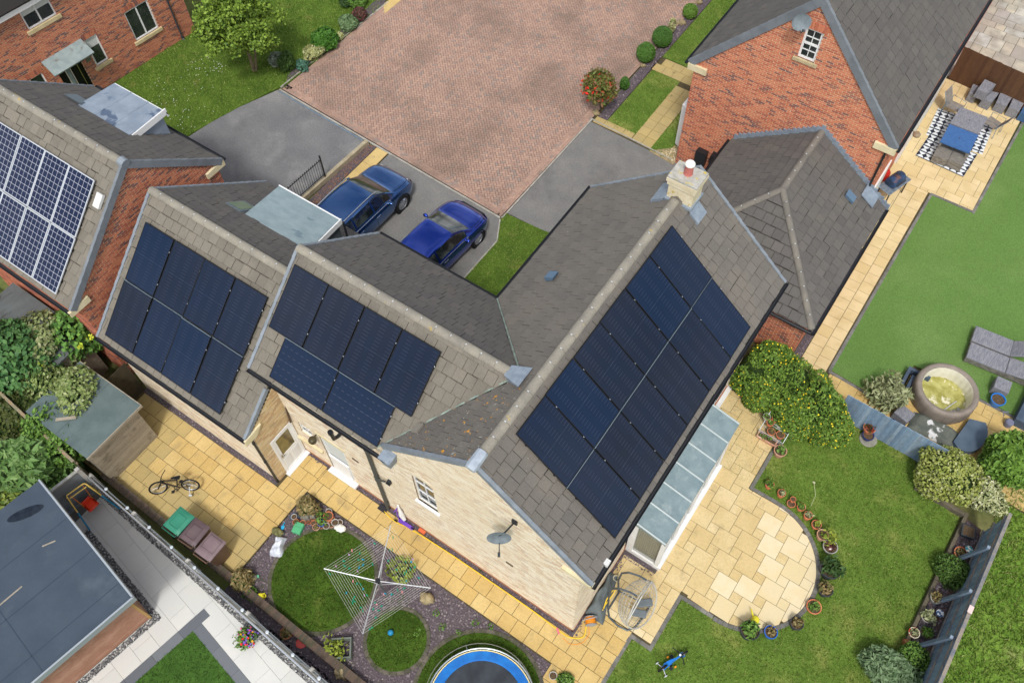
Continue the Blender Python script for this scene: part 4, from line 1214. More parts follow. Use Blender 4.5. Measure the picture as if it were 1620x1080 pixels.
# bay with lead roof
bay = MB().box(-2.36, -2.26, 8.55, 12.44, 0, 2.42)
for y in (8.55, 9.50, 10.47, 11.44, 12.32):
 bay.box(-1.42, -1.30, y, y + 0.12, 0.0, 2.35)
bay.box(-1.425, -1.21, 8.54, 12.45, 0, 0.22).box(-1.425, -1.295, 8.54, 12.45, 2.22, 2.42)
for y in (8.545, 12.325):
 bay.box(-2.3, -1.42, y, y + 0.12, 0, 0.24); bay.box(-2.3, -1.42, y, y + 0.12, 2.2, 2.42); bay.box(-2.28, -2.16, y + 0.002, y + 0.118, 0.24, 2.2)
by = obj('bay_frame', bay, WHITE, H1)
BAYG = mat('bay_glass', S(120, 134, 132), rough=0.03, spec=0.8, alpha=0.28)
for y in (8.60, 12.38):
 obj('pane', MB().box(-2.16, -1.42, y, y + 0.015, 0.24, 2.2), BAYG, by)
for a, b in ((8.67, 9.50), (9.62, 10.47), (10.59, 11.44), (11.56, 12.32)):
 obj('pane', MB().box(-1.36, -1.345, a, b, 0.22, 2.22), BAYG, by)
bl_ = MB()
for i in range(13):
 bl_.box(-2.2 + i * 0.06, -2.15 + i * 0.06, 8.66, 8.675, 0.25, 2.18)
obj('blind', bl_, mat('vertical_blind', S(206, 194, 160), var=0.08, rough=0.8), by)
obj('bay_floor', MB().box(-2.3, -1.4, 8.65, 12.35, 0.0, 0.05), mat('bay_inside', S(170, 160, 132), rough=0.8), by)
lr = wedge(Matrix.Rotation(PI / 2, 4, 'Z') @ Matrix.Identity(4), [(2.38, 2.62), (1.31, 2.46), (1.31, 2.52), (2.38, 2.78)], 8.40, 12.75)
lead = obj('bay_roof', lr, LEAD, H1)
for k in range(7):
 y = 8.42 + k * (4.31 / 6)
 obj('lead_roll', MB().tube([(-2.36, y, 2.79), (-1.30, y, 2.53)], 0.03, 8), LEAD_R, lead, True)
obj('lead_drip', MB().box(-1.32, -1.29, 8.40, 12.75, 2.42, 2.515), LEAD, lead)
# white french window further along the garden wall
window(H1, (-2.38, 13.3, 0.1), (0, 1, 0), (1, 0, 0), 1.8, 2.1, 2, 1, recess=0.03, reveal=BUFF, name='door')
obj('threshold', MB().box(-2.38, -2.22, 13.2, 15.2, 0.02, 0.12), WHITE, H1)

# ================================================================== low block on the left
H2 = thing('annexe', 'low cream brick block with eight dark solar panels and a grey dormer', 'house', (-15.3, 7.8, 0))
z2e, z2r, y2f, y2r, y2b = 3.40, 6.50, 4.20, 7.88, 11.56
S2 = (z2r - z2e) / (y2r - y2f); len2 = (y2r - y2f) * math.hypot(1, S2)
obj('core_box', MB().box(-18.25, -12.45, 4.52, 11.2, 0, 3.3), INNER, H2)
obj('loft', MB().add([(-18.2, 4.5, 3.2), (-12.45, 4.5, 3.2), (-12.45, 11.25, 3.2), (-18.2, 11.25, 3.2), (-18.2, 7.88, 6.2), (-12.45, 7.88, 6.2)], [(0, 1, 5, 4), (2, 3, 4, 5), (0, 4, 3), (1, 2, 5), (0, 3, 2, 1)]), INNER, H2)
slope(H2, (-18.40, y2f, z2e), (1, 0, 0), (0, 1, S2), [(0, 0), (6.07, 0), (6.07, len2), (0, len2)], TILE_SUN, n_ind=150)
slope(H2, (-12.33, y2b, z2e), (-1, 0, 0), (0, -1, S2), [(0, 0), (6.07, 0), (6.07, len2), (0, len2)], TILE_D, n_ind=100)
ridge_line(H2, (-18.38, y2r, z2r), (-12.6, y2r, z2r))
verge_line(H2, (-18.40, y2f, z2e), (-1, 0, 0), (0, 1, S2), len2); verge_line(H2, (-18.40, y2b, z2e), (-1, 0, 0), (0, -1, S2), len2)
verge_line(H2, (-12.33, y2f, z2e), (1, 0, 0), (0, 1, S2), 1.6)
gutter(H2, (-18.42, y2f - 0.05, z2e - 0.05), (-12.30, y2f - 0.05, z2e - 0.05))
brick_wall(H2, (-18.30, 4.42, 0), (1, 0, 0), (0, -1, 0), [(0, 0.0), (5.95, 0.0), (5.95, 3.32), (0, 3.32)], [], BUFF, MORTAR_B, n_ind=20)
dw = brick_wall(H2, (-12.35, 4.42, 0), (0, 1, 0), (1, 0, 0), [(0, 0.0), (1.27, 0.0), (1.27, 4.3), (0, 3.32)], [(0.33, 1.23, 0.02, 2.16)], BUFF_O, MORTAR_B, n_ind=60)
brick_wall(H2, (-18.30, 4.42, 0), (0, 1, 0), (-1, 0, 0), [(0, 0.0), (6.9, 0.0), (6.9, 3.32), (3.46, 6.2), (0, 3.32)], [], BUFF, MORTAR_B)
obj('kneeler', MB().hull8([(-12.34, 4.10, 3.12), (-12.28, 4.10, 3.12), (-12.28, 4.55, 3.12), (-12.34, 4.55, 3.12)], [(-12.34, 4.14, 3.38), (-12.28, 4.14, 3.38), (-12.28, 4.80, 3.42), (-12.34, 4.80, 3.42)]), STONE, H2)
d2 = obj('door', MB().box(-12.40, -12.33, 4.75, 5.65, 0.08, 0.14).box(-12.40, -12.33, 4.75, 4.83, 0.14, 2.14).box(-12.40, -12.33, 5.57, 5.65, 0.14, 2.14).box(-12.40, -12.33, 4.83, 5.57, 2.06, 2.14).box(-12.39, -12.345, 4.83, 5.57, 0.14, 1.0)
   .box(-12.39, -12.345, 4.83, 4.93, 1.0, 2.06).box(-12.39, -12.345, 5.47, 5.57, 1.0, 2.06).box(-12.39, -12.345, 4.93, 5.47, 1.96, 2.06), WHITE, H2)
obj('pane', MB().box(-12.375, -12.36, 4.93, 5.47, 1.0, 1.96), mat('amber_glass', S(126, 112, 66), c2=S(92, 88, 62), s=2.5, rough=0.06, spec=0.8), d2)
for a, b in ((4.90, 5.16), (5.24, 5.50)):
 for c, d in ((0.22, 0.86),):
  obj('door_panel', MB().box(-12.345, -12.336, a, b, c, d).box(-12.336, -12.33, a + 0.05, b - 0.05, c + 0.06, d - 0.06), mat('door_panel_white', S(222, 224, 224), rough=0.4), d2)
obj('door_handle', MB().tube([(-12.30, 4.88, 1.02), (-12.30, 4.99, 1.02)], 0.012, 6).cbox((-12.325, 4.88, 1.02), 0.02, 0.035, 0.2), mat('chrome', S(200, 202, 206), metal=1.0, rough=0.2), d2)
obj('door_step', MB().box(-12.33, -12.18, 4.70, 5.68, 0.0, 0.075), WHITE, d2)
downpipe(H2, -13.02 + 0.66, 4.36, 0.05, 3.0, neck=(-0.02, -0.14, 0.3))
obj('rainwater_pipe', MB().tube([(-12.30, 5.74, 3.35), (-12.28, 5.60, 2.2)], 0.03, 8), mat('brown_pipe', S(84, 66, 52), rough=0.6), H2)
# dormer over the drive
dm = MB().hull8([(-16.3, 9.35, 3.5), (-14.0, 9.35, 3.5), (-14.0, 10.62, 3.5), (-16.3, 10.62, 3.5)], [(-16.3, 9.35, 5.25), (-14.0, 9.35, 5.25), (-14.0, 10.62, 5.15), (-16.3, 10.62, 5.15)])
dmo = obj('dormer', dm, mat('dormer_cheek', S(70, 76, 80), c2=S(88, 94, 96), s=5, rough=0.7), H2)
obj('dormer_roof', MB().hull8([(-16.36, 9.2, 5.32), (-13.93, 9.2, 5.32), (-13.93, 10.66, 5.20), (-16.36, 10.66, 5.20)], [(-16.36, 9.2, 5.38), (-13.93, 9.2, 5.38), (-13.93, 10.66, 5.26), (-16.36, 10.66, 5.26)]),
 mat('dormer_felt', S(122, 138, 143), c2=S(134, 150, 154), s=2.5, c3=S(104, 122, 130), s3=0.9, lo3=0.60, hi3=0.63, fine=(20, 0.06), rough=0.5, stretch=(1, 2.5, 1)), dmo)
obj('fascia', MB().box(-16.38, -13.91, 10.66, 10.70, 5.06, 5.27).box(-13.93, -13.895, 9.6, 10.70, 5.10, 5.30), WHITE, dmo)
obj('dormer_gutter', MB().tube([(-13.88, 10.72, 5.15), (-13.88, 10.72, 4.1)], 0.035, 8), BLACKP, dmo, True)
obj('roof_window', MB().hull8([(-17.1, 9.15, 5.32), (-16.5, 9.15, 5.32), (-16.5, 9.75, 4.82), (-17.1, 9.75, 4.82)], [(-17.1, 9.18, 5.46), (-16.5, 9.18, 5.46), (-16.5, 9.80, 4.94), (-17.1, 9.80, 4.94)]), mat('rooflight_frame', S(110, 122, 130), rough=0.5), H2)
obj('roof_window_pane', MB().hull8([(-17.04, 9.25, 5.32), (-16.56, 9.25, 5.32), (-16.56, 9.72, 4.92), (-17.04, 9.72, 4.92)], [(-17.04, 9.25, 5.43), (-16.56, 9.25, 5.43), (-16.56, 9.72, 5.03), (-17.04, 9.72, 5.03)]), mat('rooflight_glass', S(120, 134, 120), rough=0.05, spec=0.8), H2)

# ================================================================== left red brick house
H3 = thing('house', 'red brick house whose front roof carries silver-framed gridded solar panels', 'house', (-24, 7.6, 0))
S3 = (7.27 - 4.24) / 3.62; len3 = 3.62 * math.hypot(1, S3)
S3b = (7.27 - 4.82) / 2.90; len3b = 2.90 * math.hypot(1, S3b)
obj('core_box', MB().box(-24.9, -19.2, 4.55, 10.4, 0, 4.2), INNER, H3)
slope(H3, (-25.1, 4.21, 4.24), (1, 0, 0), (0, 1, S3), [(0, 0), (6.1, 0), (6.1, len3), (0, len3)], TILE_SUN, n_ind=150)
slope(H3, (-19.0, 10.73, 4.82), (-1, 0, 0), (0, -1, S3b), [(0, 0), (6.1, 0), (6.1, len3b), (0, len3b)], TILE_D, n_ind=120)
verge_line(H3, (-25.1, 4.21, 4.24), (-1, 0, 0), (0, 1, S3), len3, VERGE_RH); verge_line(H3, (-25.1, 10.73, 4.82), (-1, 0, 0), (0, -1, S3b), len3b, VERGE_RH)
ridge_line(H3, (-25.1, 7.83, 7.27), (-19.15, 7.83, 7.27))
verge_line(H3, (-19.0, 4.21, 4.24), (1, 0, 0), (0, 1, S3), len3, VERGE_RH, drop=0.20, wide=0.08)
verge_line(H3, (-19.0, 10.73, 4.82), (1, 0, 0), (0, -1, S3b), len3b, VERGE_RH, drop=0.20, wide=0.08)
obj('ridge_end_cap', MB().tube([(-19.14, 7.83, 7.24), (-18.94, 7.83, 7.20)], 0.15, 10), VERGE, H3, True)
brick_wall(H3, (-19.08, 4.45, 0), (0, 1, 0), (1, 0, 0), [(0, 0), (6.05, 0), (6.05, 4.85), (3.38, 7.05), (0, 4.28)], [], BRICK_DEEP, MORTAR, n_ind=200)
brick_wall(H3, (-25.0, 4.45, 0), (1, 0, 0), (0, -1, 0), [(0, 0), (5.92, 0), (5.92, 4.15), (0, 4.15)], [], BRICK_DEEP, MORTAR, n_ind=0)
brick_wall(H3, (-25.0, 4.45, 0), (0, 1, 0), (-1, 0, 0), [(0, 0), (6.05, 0), (6.05, 4.85), (3.38, 7.05), (0, 4.28)], [], BRICK_DEEP, MORTAR)
brick_wall(H3, (-25.0, 10.5, 0), (1, 0, 0), (0, 1, 0), [(0, 0), (5.92, 0), (5.92, 4.65), (0, 4.65)], [], BRICK_DEEP, MORTAR, n_ind=0)
gutter(H3, (-25.1, 4.14, 4.18), (-19.0, 4.14, 4.18)); gutter(H3, (-25.1, 10.8, 4.76), (-19.0, 10.8, 4.76))
for y0, y1, z in ((4.12, 4.85, 4.0), (10.0, 10.75, 4.55)):
 obj('kneeler', MB().hull8([(-19.08, y0, z), (-18.99, y0, z), (-18.99, y1, z), (-19.08, y1, z)], [(-19.08, y0, z + 0.2), (-18.99, y0, z + 0.2), (-18.99, y1, z + 0.24), (-19.08, y1, z + 0.24)]), STONE, H3)
obj('brick_vent', MB().lathe([(0.10, 0.0), (0.11, 0.012), (0.085, 0.012), (0.085, 0.0)], (0, 0, 0), 18), mat('ring_brown', S(84, 62, 52)), H3, True, local=True).matrix_basis = WM[H3.name].inverted() @ Matrix.Translation((-19.05, 8.15, 5.7)) @ Matrix.Rotation(PI / 2, 4, 'Y')
dm = obj('dormer', MB().hull8([(-23.1, 9.1, 4.6), (-21.0, 9.1, 4.6), (-21.0, 10.5, 4.6), (-23.1, 10.5, 4.6)], [(-23.1, 9.1, 5.85), (-21.0, 9.1, 5.85), (-21.0, 10.5, 5.75), (-23.1, 10.5, 5.75)]), LEAD_B, H3)
dr_ = obj('dormer_roof', MB().hull8([(-23.3, 9.0, 6.02), (-20.95, 9.0, 6.02), (-20.95, 10.62, 5.82), (-23.3, 10.62, 5.82)], [(-23.3, 9.0, 6.10), (-20.95, 9.0, 6.10), (-20.95, 10.62, 5.90), (-23.3, 10.62, 5.90)]), LEAD_B, dm)
for x in (-22.5, -21.72):
 obj('lead_roll', MB().tube([(x, 9.0, 6.10), (x, 10.62, 5.90)], 0.03, 8), LEAD_B, dm, True)
obj('fascia', MB().box(-20.95, -20.91, 9.0, 10.66, 5.80, 6.02).box(-23.3, -20.91, 10.62, 10.66, 5.70, 5.88), WHITE, dm)
obj('roof_window', MB().hull8([(-23.9, 9.25, 6.1), (-23.2, 9.25, 6.1), (-23.2, 9.6, 5.8), (-23.9, 9.6, 5.8)], [(-23.9, 9.25, 6.2), (-23.2, 9.25, 6.2), (-23.2, 9.6, 5.92), (-23.9, 9.6, 5.92)]), mat('rooflight_frame', S(110, 122, 130)), H3)
obj('meter_box', MB().hull8([(-19.42, 6.62, 6.29), (-19.18, 6.62, 6.29), (-19.18, 6.95, 6.57), (-19.42, 6.95, 6.57)], [(-19.42, 6.56, 6.36), (-19.18, 6.56, 6.36), (-19.18, 6.89, 6.64), (-19.42, 6.89, 6.64)]), mat('box_white', S(214, 214, 210)), H3)

# ================================================================== right red brick house and its garage
H4 = thing('house', 'orange red brick house with steep slate grey roof and gable sash window', 'house', (-5.1, 28, 0))
S4 = 1.09; len4 = 3.70 * math.hypot(1, S4)
obj('core_box', MB().box(-8.5, -1.68, 23.05, 40, 0, 4.8), INNER, H4)
slope(H4, (-1.42, 22.85, 4.86), (0, 1, 0), (-1, 0, S4), [(0, 0), (17.5, 0), (17.5, len4), (0, len4)], TILE_D, n_ind=150, gauge=0.345, w=0.33)
slope(H4, (-8.82, 40.35, 4.86), (0, -1, 0), (1, 0, S4), [(0, 0), (17.5, 0), (17.5, len4), (0, len4)], TILE_D, n_ind=80, gauge=0.345, w=0.33)
ridge_line(H4, (-5.12, 22.9, 8.90), (-5.12, 40, 8.90))
verge_line(H4, (-1.42, 22.85, 4.86), (0, -1, 0), (-1, 0, S4), len4, VERGE_RH, gauge=0.345, drop=0.22, wide=0.1, rise=0.016)
verge_line(H4, (-8.82, 22.85, 4.86), (0, -1, 0), (1, 0, S4), len4, VERGE_RH, gauge=0.345, drop=0.22, wide=0.1, rise=0.016)
gutter(H4, (-1.36, 22.8, 4.80), (-1.36, 40, 4.80)); gutter(H4, (-8.88, 22.8, 4.80), (-8.88, 40, 4.80))
brick_wall(H4, (-8.58, 22.9, 0), (1, 0, 0), (0, -1, 0), [(0, 0), (6.98, 0), (6.98, 4.85), (3.47, 8.62), (0, 4.85)], [(3.24, 3.80, 6.62, 7.72)], BRICK_RED, MORTAR, n_ind=300)
brick_wall(H4, (-1.60, 22.9, 0), (0, 1, 0), (1, 0, 0), [(0, 0), (16, 0), (16, 4.7), (0, 4.7)], [], BRICK_RED, MORTAR)
brick_wall(H4, (-8.58, 22.9, 0), (0, 1, 0), (-1, 0, 0), [(0, 0), (16, 0), (16, 4.7), (0, 4.7)], [], BRICK_RED, MORTAR)
w4 = window(H4, (-5.34, 22.9, 6.62), (1, 0, 0), (0, -1, 0), 0.56, 1.10, 2, 4, recess=0.04, fw=0.07, bar=0.022, reveal=BRICK_RED, sill=0.12, sillm=mat('sill_stone', S(196, 178, 140), c2=S(160, 146, 112), s=5, fine=(40, 0.1)), sill_over=0.12)
obj('meeting_rail', MB().box(-5.30, -4.82, 22.935, 22.96, 7.14, 7.22), WHITE, w4)
hd = MB()
for i in range(9):
 x = -5.44 + i * 0.085; hd.hull8([(x + 0.01, 22.875, 7.73), (x + 0.075, 22.875, 7.73), (x + 0.075, 22.92, 7.73), (x + 0.01, 22.92, 7.73)], [(x + (i - 4) * 0.02, 22.875, 7.98), (x + 0.085 + (i - 4) * 0.02, 22.875, 7.98), (x + 0.085 + (i - 4) * 0.02, 22.92, 7.98), (x + (i - 4) * 0.02, 22.92, 7.98)])
obj('window_head', hd, BRICK_RED, w4)
for x0, x1 in ((-8.80, -8.10), (-2.12, -1.40)):
 obj('kneeler', MB().hull8([(x0, 22.80, 4.56), (x1, 22.80, 4.56), (x1, 22.92, 4.56), (x0, 22.92, 4.56)], [(x0, 22.80, 4.80), (x1, 22.80, 4.80), (x1, 22.92, 4.80), (x0, 22.92, 4.80)]), STONE, H4)
downpipe(H4, -1.68, 22.84, 0.05, 4.5)
obj('wall_box', MB().box(-7.79, -7.38, 22.66, 22.89, 0.62, 1.30).tube([(-7.72, 22.8, 0.62), (-7.72, 22.8, 0.0)], 0.03, 6), BLACKP, H4)
obj('wall_box', MB().box(-7.2, -6.8, 22.66, 22.89, 0.70, 1.40), BLACKP, H4)
obj('porch_roof', MB().hull8([(-9.3, 25.0, 2.3), (-8.58, 25.0, 2.5), (-8.58, 26.1, 2.5), (-9.3, 26.1, 2.3)], [(-9.3, 25.0, 2.36), (-8.58, 25.0, 2.62), (-8.58, 26.1, 2.62), (-9.3, 26.1, 2.36)]), LEAD, H4)
obj('bay_window', MB().hull8([(-9.02, 23.6, 0.2), (-8.58, 23.4, 0.2), (-8.58, 25.2, 0.2), (-9.02, 25.0, 0.2)], [(-9.02, 23.6, 2.2), (-8.58, 23.4, 2.2), (-8.58, 25.2, 2.2), (-9.02, 25.0, 2.2)]), WHITE, H4)
obj('door_frame', MB().box(-1.60, -1.54, 23.6, 25.2, 0.02, 2.2), WHITE, H4)
obj('door_frame', MB().box(-1.60, -1.50, 27.5, 31.5, 0.02, 2.2), WHITE, H4)

GA = thing('garage', 'low hipped-roof brick garage joined to the orange brick gable', 'garage', (-3.8, 20, 0))
S5 = 0.69; len5 = 2.9 * math.hypot(1, S5)
obj('core_box', MB().box(-6.4, -1.2, 17.3, 22.8, 0, 2.3), INNER, GA)
slope(GA, (-0.88, 16.95, 2.35), (0, 1, 0), (-1, 0, S5), [(0, 0), (5.93, 0), (5.93, len5), (2.9, len5)], TILE_D, n_ind=120, w=0.33)
slope(GA, (-6.68, 16.95, 2.35), (1, 0, 0), (0, 1, S5), [(0, 0), (5.8, 0), (2.9, len5)], TILE_D, n_ind=40, w=0.33)
slope(GA, (-6.68, 22.88, 2.35), (0, -1, 0), (1, 0, S5), [(0, 0), (5.93, 0), (3.03, len5), (0, len5)], TILE_D, n_ind=100, w=0.33)
ridge_line(GA, (-3.78, 19.85, 4.36), (-3.78, 22.88, 4.36), RIDGE_D, r=0.11)
ridge_line(GA, (-0.92, 16.99, 2.38), (-3.78, 19.85, 4.36), RIDGE_D, r=0.11, drop=0.03); ridge_line(GA, (-6.64, 16.99, 2.38), (-3.78, 19.85, 4.36), RIDGE_D, r=0.11, drop=0.03)
gutter(GA, (-0.82, 16.9, 2.28), (-0.82, 22.9, 2.28)); gutter(GA, (-6.7, 16.9, 2.28), (-0.82, 16.9, 2.28)); gutter(GA, (-6.74, 16.9, 2.28), (-6.74, 22.9, 2.28))
brick_wall(GA, (-6.45, 17.2, 0), (1, 0, 0), (0, -1, 0), [(0, 0), (5.3, 0), (5.3, 2.2), (0, 2.2)], [], BRICK_DEEP, MORTAR, n_ind=100)
brick_wall(GA, (-1.15, 17.2, 0), (0, 1, 0), (1, 0, 0), [(0, 0), (5.7, 0), (5.7, 2.2), (0, 2.2)], [], BRICK_DEEP, MORTAR)
brick_wall(GA, (-6.45, 17.2, 0), (0, 1, 0), (-1, 0, 0), [(0, 0), (5.7, 0), (5.7, 2.2), (0, 2.2)], [], BRICK_DEEP, MORTAR)
obj('fascia', MB().box(-6.5, -1.1, 17.1, 17.16, 2.12, 2.28), mat('fascia_pale', S(196, 200, 204), rough=0.5), GA)
# stepped lead flashing where the garage roof meets the gable
sf = MB()
for i in range(40):
 x = -6.6 + i * 0.145; zc = 2.35 + S5 * (2.9 - abs(x + 0.07 + 3.78)) + 0.0
 sf.box(x, x + 0.145, 22.85, 22.884, zc - 0.05, zc + 0.19 + (0.02 if i % 2 else 0))
obj('stepped_flashing', sf, FLASH, GA)
obj('flashing', MB().hull8([(-1.75, 22.3, 2.98), (-1.25, 22.3, 2.64), (-1.25, 22.86, 2.64), (-1.75, 22.86, 2.98)], [(-1.75, 22.3, 3.04), (-1.25, 22.3, 2.70), (-1.25, 22.86, 2.70), (-1.75, 22.86, 3.04)]), FLASH, GA)
obj('vent_tile', MB().hull8([(-2.15, 21.7, 3.25), (-1.85, 21.7, 3.05), (-1.85, 21.98, 3.05), (-2.15, 21.98, 3.25)], [(-2.15, 21.7, 3.36), (-1.82, 21.7, 3.15), (-1.82, 21.98, 3.15), (-2.15, 21.98, 3.36)]), mat('vent_blue_grey', S(92, 116, 138)), GA)

# ================================================================== red brick house top left
FO = Vector((-30.46, 13.56, 0)); FA = rad(83.0)
FU = Vector((math.cos(FA), math.sin(FA), 0)); FN = Vector((FU.y, -FU.x, 0))
def FP(u, z, n=0.0):
 return FO + FU * u + FN * n + Vector((0, 0, z))
H5 = thing('house', 'dark red brick house with black front door under a grey canopy', 'house', FO - FN * 3)
fm = Matrix.Identity(4)
for i in range(3):
 fm[i][0], fm[i][1], fm[i][2], fm[i][3] = FU[i], FN[i], (0, 0, 1)[i], FO[i]
ops = [(-1.62, -0.41, 3.83, 4.90), (1.98, 3.12, 1.08, 2.46), (0.02, 0.59, 1.06, 2.32), (-1.50, -0.48, 0.0, 2.1), (-2.60, -2.02, 1.06, 2.12)]
brick_wall(H5, FP(0, 0), FU, FN, [(-8, 0), (4.62, 0), (4.62, 5.0), (-8, 5.0)], ops, BRICK_DEEP, MORTAR, n_ind=300)
brick_wall(H5, FP(4.62, 0), -FN, FU, [(0, 0), (7, 0), (7, 5.0), (0, 5.0)], [], BRICK_DEEP, MORTAR)
obj('core_box', MB(fm).box(-7.9, 4.5, -7, -0.35, 0, 4.9), INNER, H5)
SILLC = mat('reconstituted_stone', S(210, 192, 150), c2=S(194, 176, 134), s=4, fine=(40, 0.08))
for (a, b, c, d), cols, bl2 in zip(ops, (2, 2, 1, 0, 1), (0.5, 0, 0.35, 0, 0)):
 if cols:
  window(H5, FP(a, c), FU, FN, b - a, d - c, cols, 1, recess=0.03, fw=0.06, bar=0.06, reveal=BRICK_DEEP, sill=0.16, sillm=SILLC, sill_over=0.12, blind=bl2 or None)
  hd = MB(fm); n = int((b - a + 0.1) / 0.075)
  if d < 4:
   for i in range(n):
    x = a - 0.05 + i * (b - a + 0.1) / n; hd.box(x + 0.005, x + 0.065, -0.01, 0.012, d + 0.01, d + 0.23)
   obj('window_head', hd, BRICK_DEEP, H5)
d5 = obj('door', MB(fm).box(-1.50, -0.48, -0.12, -0.06, 0.0, 2.1), mat('black_door', S(22, 22, 24), rough=0.35), H5)
obj('side_light', MB(fm).box(-1.18, -1.02, -0.058, -0.05, 0.1, 1.95), mat('frosted_glass', S(150, 166, 164), c2=S(120, 136, 136), s=5, rough=0.3), d5)
for x in (-1.21, -1.0):
 obj('door_trim', MB(fm).box(x, x + 0.03, -0.058, -0.04, 0.05, 2.0), mat('trim_cream', S(220, 214, 198), rough=0.4), d5)
obj('door_handle', MB(fm).tube([(-0.68, 0.0, 0.55), (-0.68, 0.0, 1.6)], 0.016, 8).tube([(-0.68, -0.06, 0.7), (-0.68, 0, 0.7)], 0.01, 6).tube([(-0.68, -0.06, 1.5), (-0.68, 0, 1.5)], 0.01, 6), mat('brass_bar', S(214, 196, 160), metal=0.9, rough=0.3), d5)
cp = obj('canopy', MB(fm).hull8([(-1.85, 0.0, 2.42), (-0.05, 0.0, 2.42), (-0.05, 0.72, 2.16), (-1.85, 0.72, 2.16)], [(-1.85, 0.0, 2.50), (-0.05, 0.0, 2.50), (-0.05, 0.74, 2.22), (-1.85, 0.74, 2.22)]), mat('canopy_lead', S(148, 162, 160), c2=S(132, 146, 146), s=4, c3=S(110, 100, 92), s3=1.6, lo3=0.6, hi3=0.7, rough=0.5), H5)
obj('bracket', MB(fm).hull8([(-1.72, 0.0, 1.9), (-1.66, 0.0, 1.9), (-1.66, 0.05, 1.9), (-1.72, 0.05, 1.9)], [(-1.72, 0.0, 2.4), (-1.66, 0.0, 2.4), (-1.66, 0.55, 2.22), (-1.72, 0.55, 2.22)]), STONE, cp)
obj('wall_lamp', MB(fm).cbox((0.0, 0.12, 2.0), 0.12, 0.14, 0.24).tube([(0.0, 0.0, 2.1), (0.0, 0.12, 2.14)], 0.02, 6), BLACKP, H5)
obj('house_number_plate', MB(fm).box(-0.28, -0.06, 0.002, 0.02, 1.45, 1.62), mat('plate_green', S(120, 134, 108), c2=S(90, 100, 84), s=30), H5)
dp5 = MB(fm); dp5.tube([(3.90, 0.06, 0.02), (3.90, 0.06, 4.8)], 0.036, 8)
for z in (0.1, 1.6, 3.2): dp5.tube([(3.90, 0.06, z), (3.90, 0.06, z + 0.07)], 0.05, 8)
dp5.tube([(3.90, 0.06, 0.08), (3.90, 0.16, 0.0)], 0.04, 8)
obj('downpipe', dp5, mat('grey_pipe', S(62, 68, 74), rough=0.5), H5, True)
ro = FP(4.7, 5.0, 0.32)
slope(H5, ro, -FU, (-FN.x, -FN.y, 0.8), [(6.05, 0), (13, 0), (13, 5.5), (6.05, 5.5)], TILE, n_ind=40)
slope(H5, FP(4.7, 5.0, 0.32) , -FU, (-FN.x, -FN.y, 0.8), [(0, 0), (6.04, 0), (6.04, 5.5), (0, 5.5)], TILE, n_ind=0)
obj('fascia', MB(fm).box(-8, 4.7, 0.22, 0.30, 4.80, 4.98), WHITE, H5)
obj('soffit', MB(fm).box(-8, 4.7, -0.02, 0.22, 4.88, 4.93), WHITE, H5)

# ------------------------------------------------------------------ solar panels
def cell_mat(name, silver, nx, ny, pw, pl):
 if name in MATS: return MATS[name]
 m = bpy.data.materials.new(name); m.use_nodes = True; nt = m.node_tree; N = nt.nodes; L = nt.links; p = N['Principled BSDF']
 tc = N.new('ShaderNodeTexCoord'); sx = N.new('ShaderNodeSeparateXYZ'); L.new(tc.outputs['Object'], sx.inputs[0])
 oi = N.new('ShaderNodeObjectInfo')

 def mth(op, a, b=None):
  n = N.new('ShaderNodeMath'); n.operation = op
  for i, v in enumerate((a, b)):
   if v is None: continue
   if isinstance(v, (int, float)): n.inputs[i].default_value = v
   else: L.new(v, n.inputs[i])
  return n.outputs[0]

 def line(sock, size, count, width):
  f = mth('FRACT', mth('MULTIPLY', sock, count / size))
  d = mth('SUBTRACT', 0.5, mth('ABSOLUTE', mth('SUBTRACT', f, 0.5)))      # distance to the nearest line
  return mth('LESS_THAN', d, width)
 lx = line(sx.outputs[0], pw, nx, 0.022 if silver else 0.022); ly = line(sx.outputs[1], pl, ny, 0.022 if silver else 0.05)
 nz = N.new('ShaderNodeTexNoise'); nz.inputs['Scale'].default_value = 1.7; L.new(N.new('ShaderNodeNewGeometry').outputs['Position'], nz.inputs['Vector'])

 def mix(f, a, b):
  x = N.new('ShaderNodeMix'); x.data_type = 'RGBA'
  if isinstance(f, (int, float)): x.inputs['Factor'].default_value = f
  else: L.new(f, x.inputs['Factor'])
  for s_, v in ((x.inputs[6], a), (x.inputs[7], b)):
   if isinstance(v, tuple): s_.default_value = (*v, 1)
   else: L.new(v, s_)
  return x.outputs[2]
 if silver:
  base = mix(nz.outputs['Fac'], S(16, 28, 56), S(24, 36, 66))
  col = mix(mth('MAXIMUM', lx, ly), base, S(206, 208, 222))
 else:
  base = mix(oi.outputs['Random'], S(9, 31, 58), S(24, 28, 38))
  base = mix(mth('MULTIPLY', nz.outputs['Fac'], 0.5), base, S(9, 35, 66))
  base = mix(mth('MULTIPLY', lx, 0.5), base, S(10, 16, 34))
  alt = mth('GREATER_THAN', mth('FRACT', mth('MULTIPLY', sx.outputs[0], nx / pw / 2)), 0.5)
  col = mix(mth('MULTIPLY', mth('MULTIPLY', ly, 0.14), alt), base, S(120, 120, 140))
  mid = mth('LESS_THAN', mth('ABSOLUTE', mth('SUBTRACT', sx.outputs[1], pl / 2)), 0.006)
  col = mix(mth('MULTIPLY', mid, 0.12), col, S(90, 104, 130))
 L.new(col, p.inputs['Base Color'])
 p.inputs['Roughness'].default_value = 0.13
 p.inputs['Specular IOR Level'].default_value = 0.35
 MATS[name] = m
 return m


SILVER = mat('silver_frame', S(206, 210, 216), metal=0.3, rough=0.4)
BLKF = mat('black_frame', S(20, 22, 26), rough=0.4)
CLAMP = mat('clamp_alu', S(200, 206, 214), metal=0.6, rough=0.35)


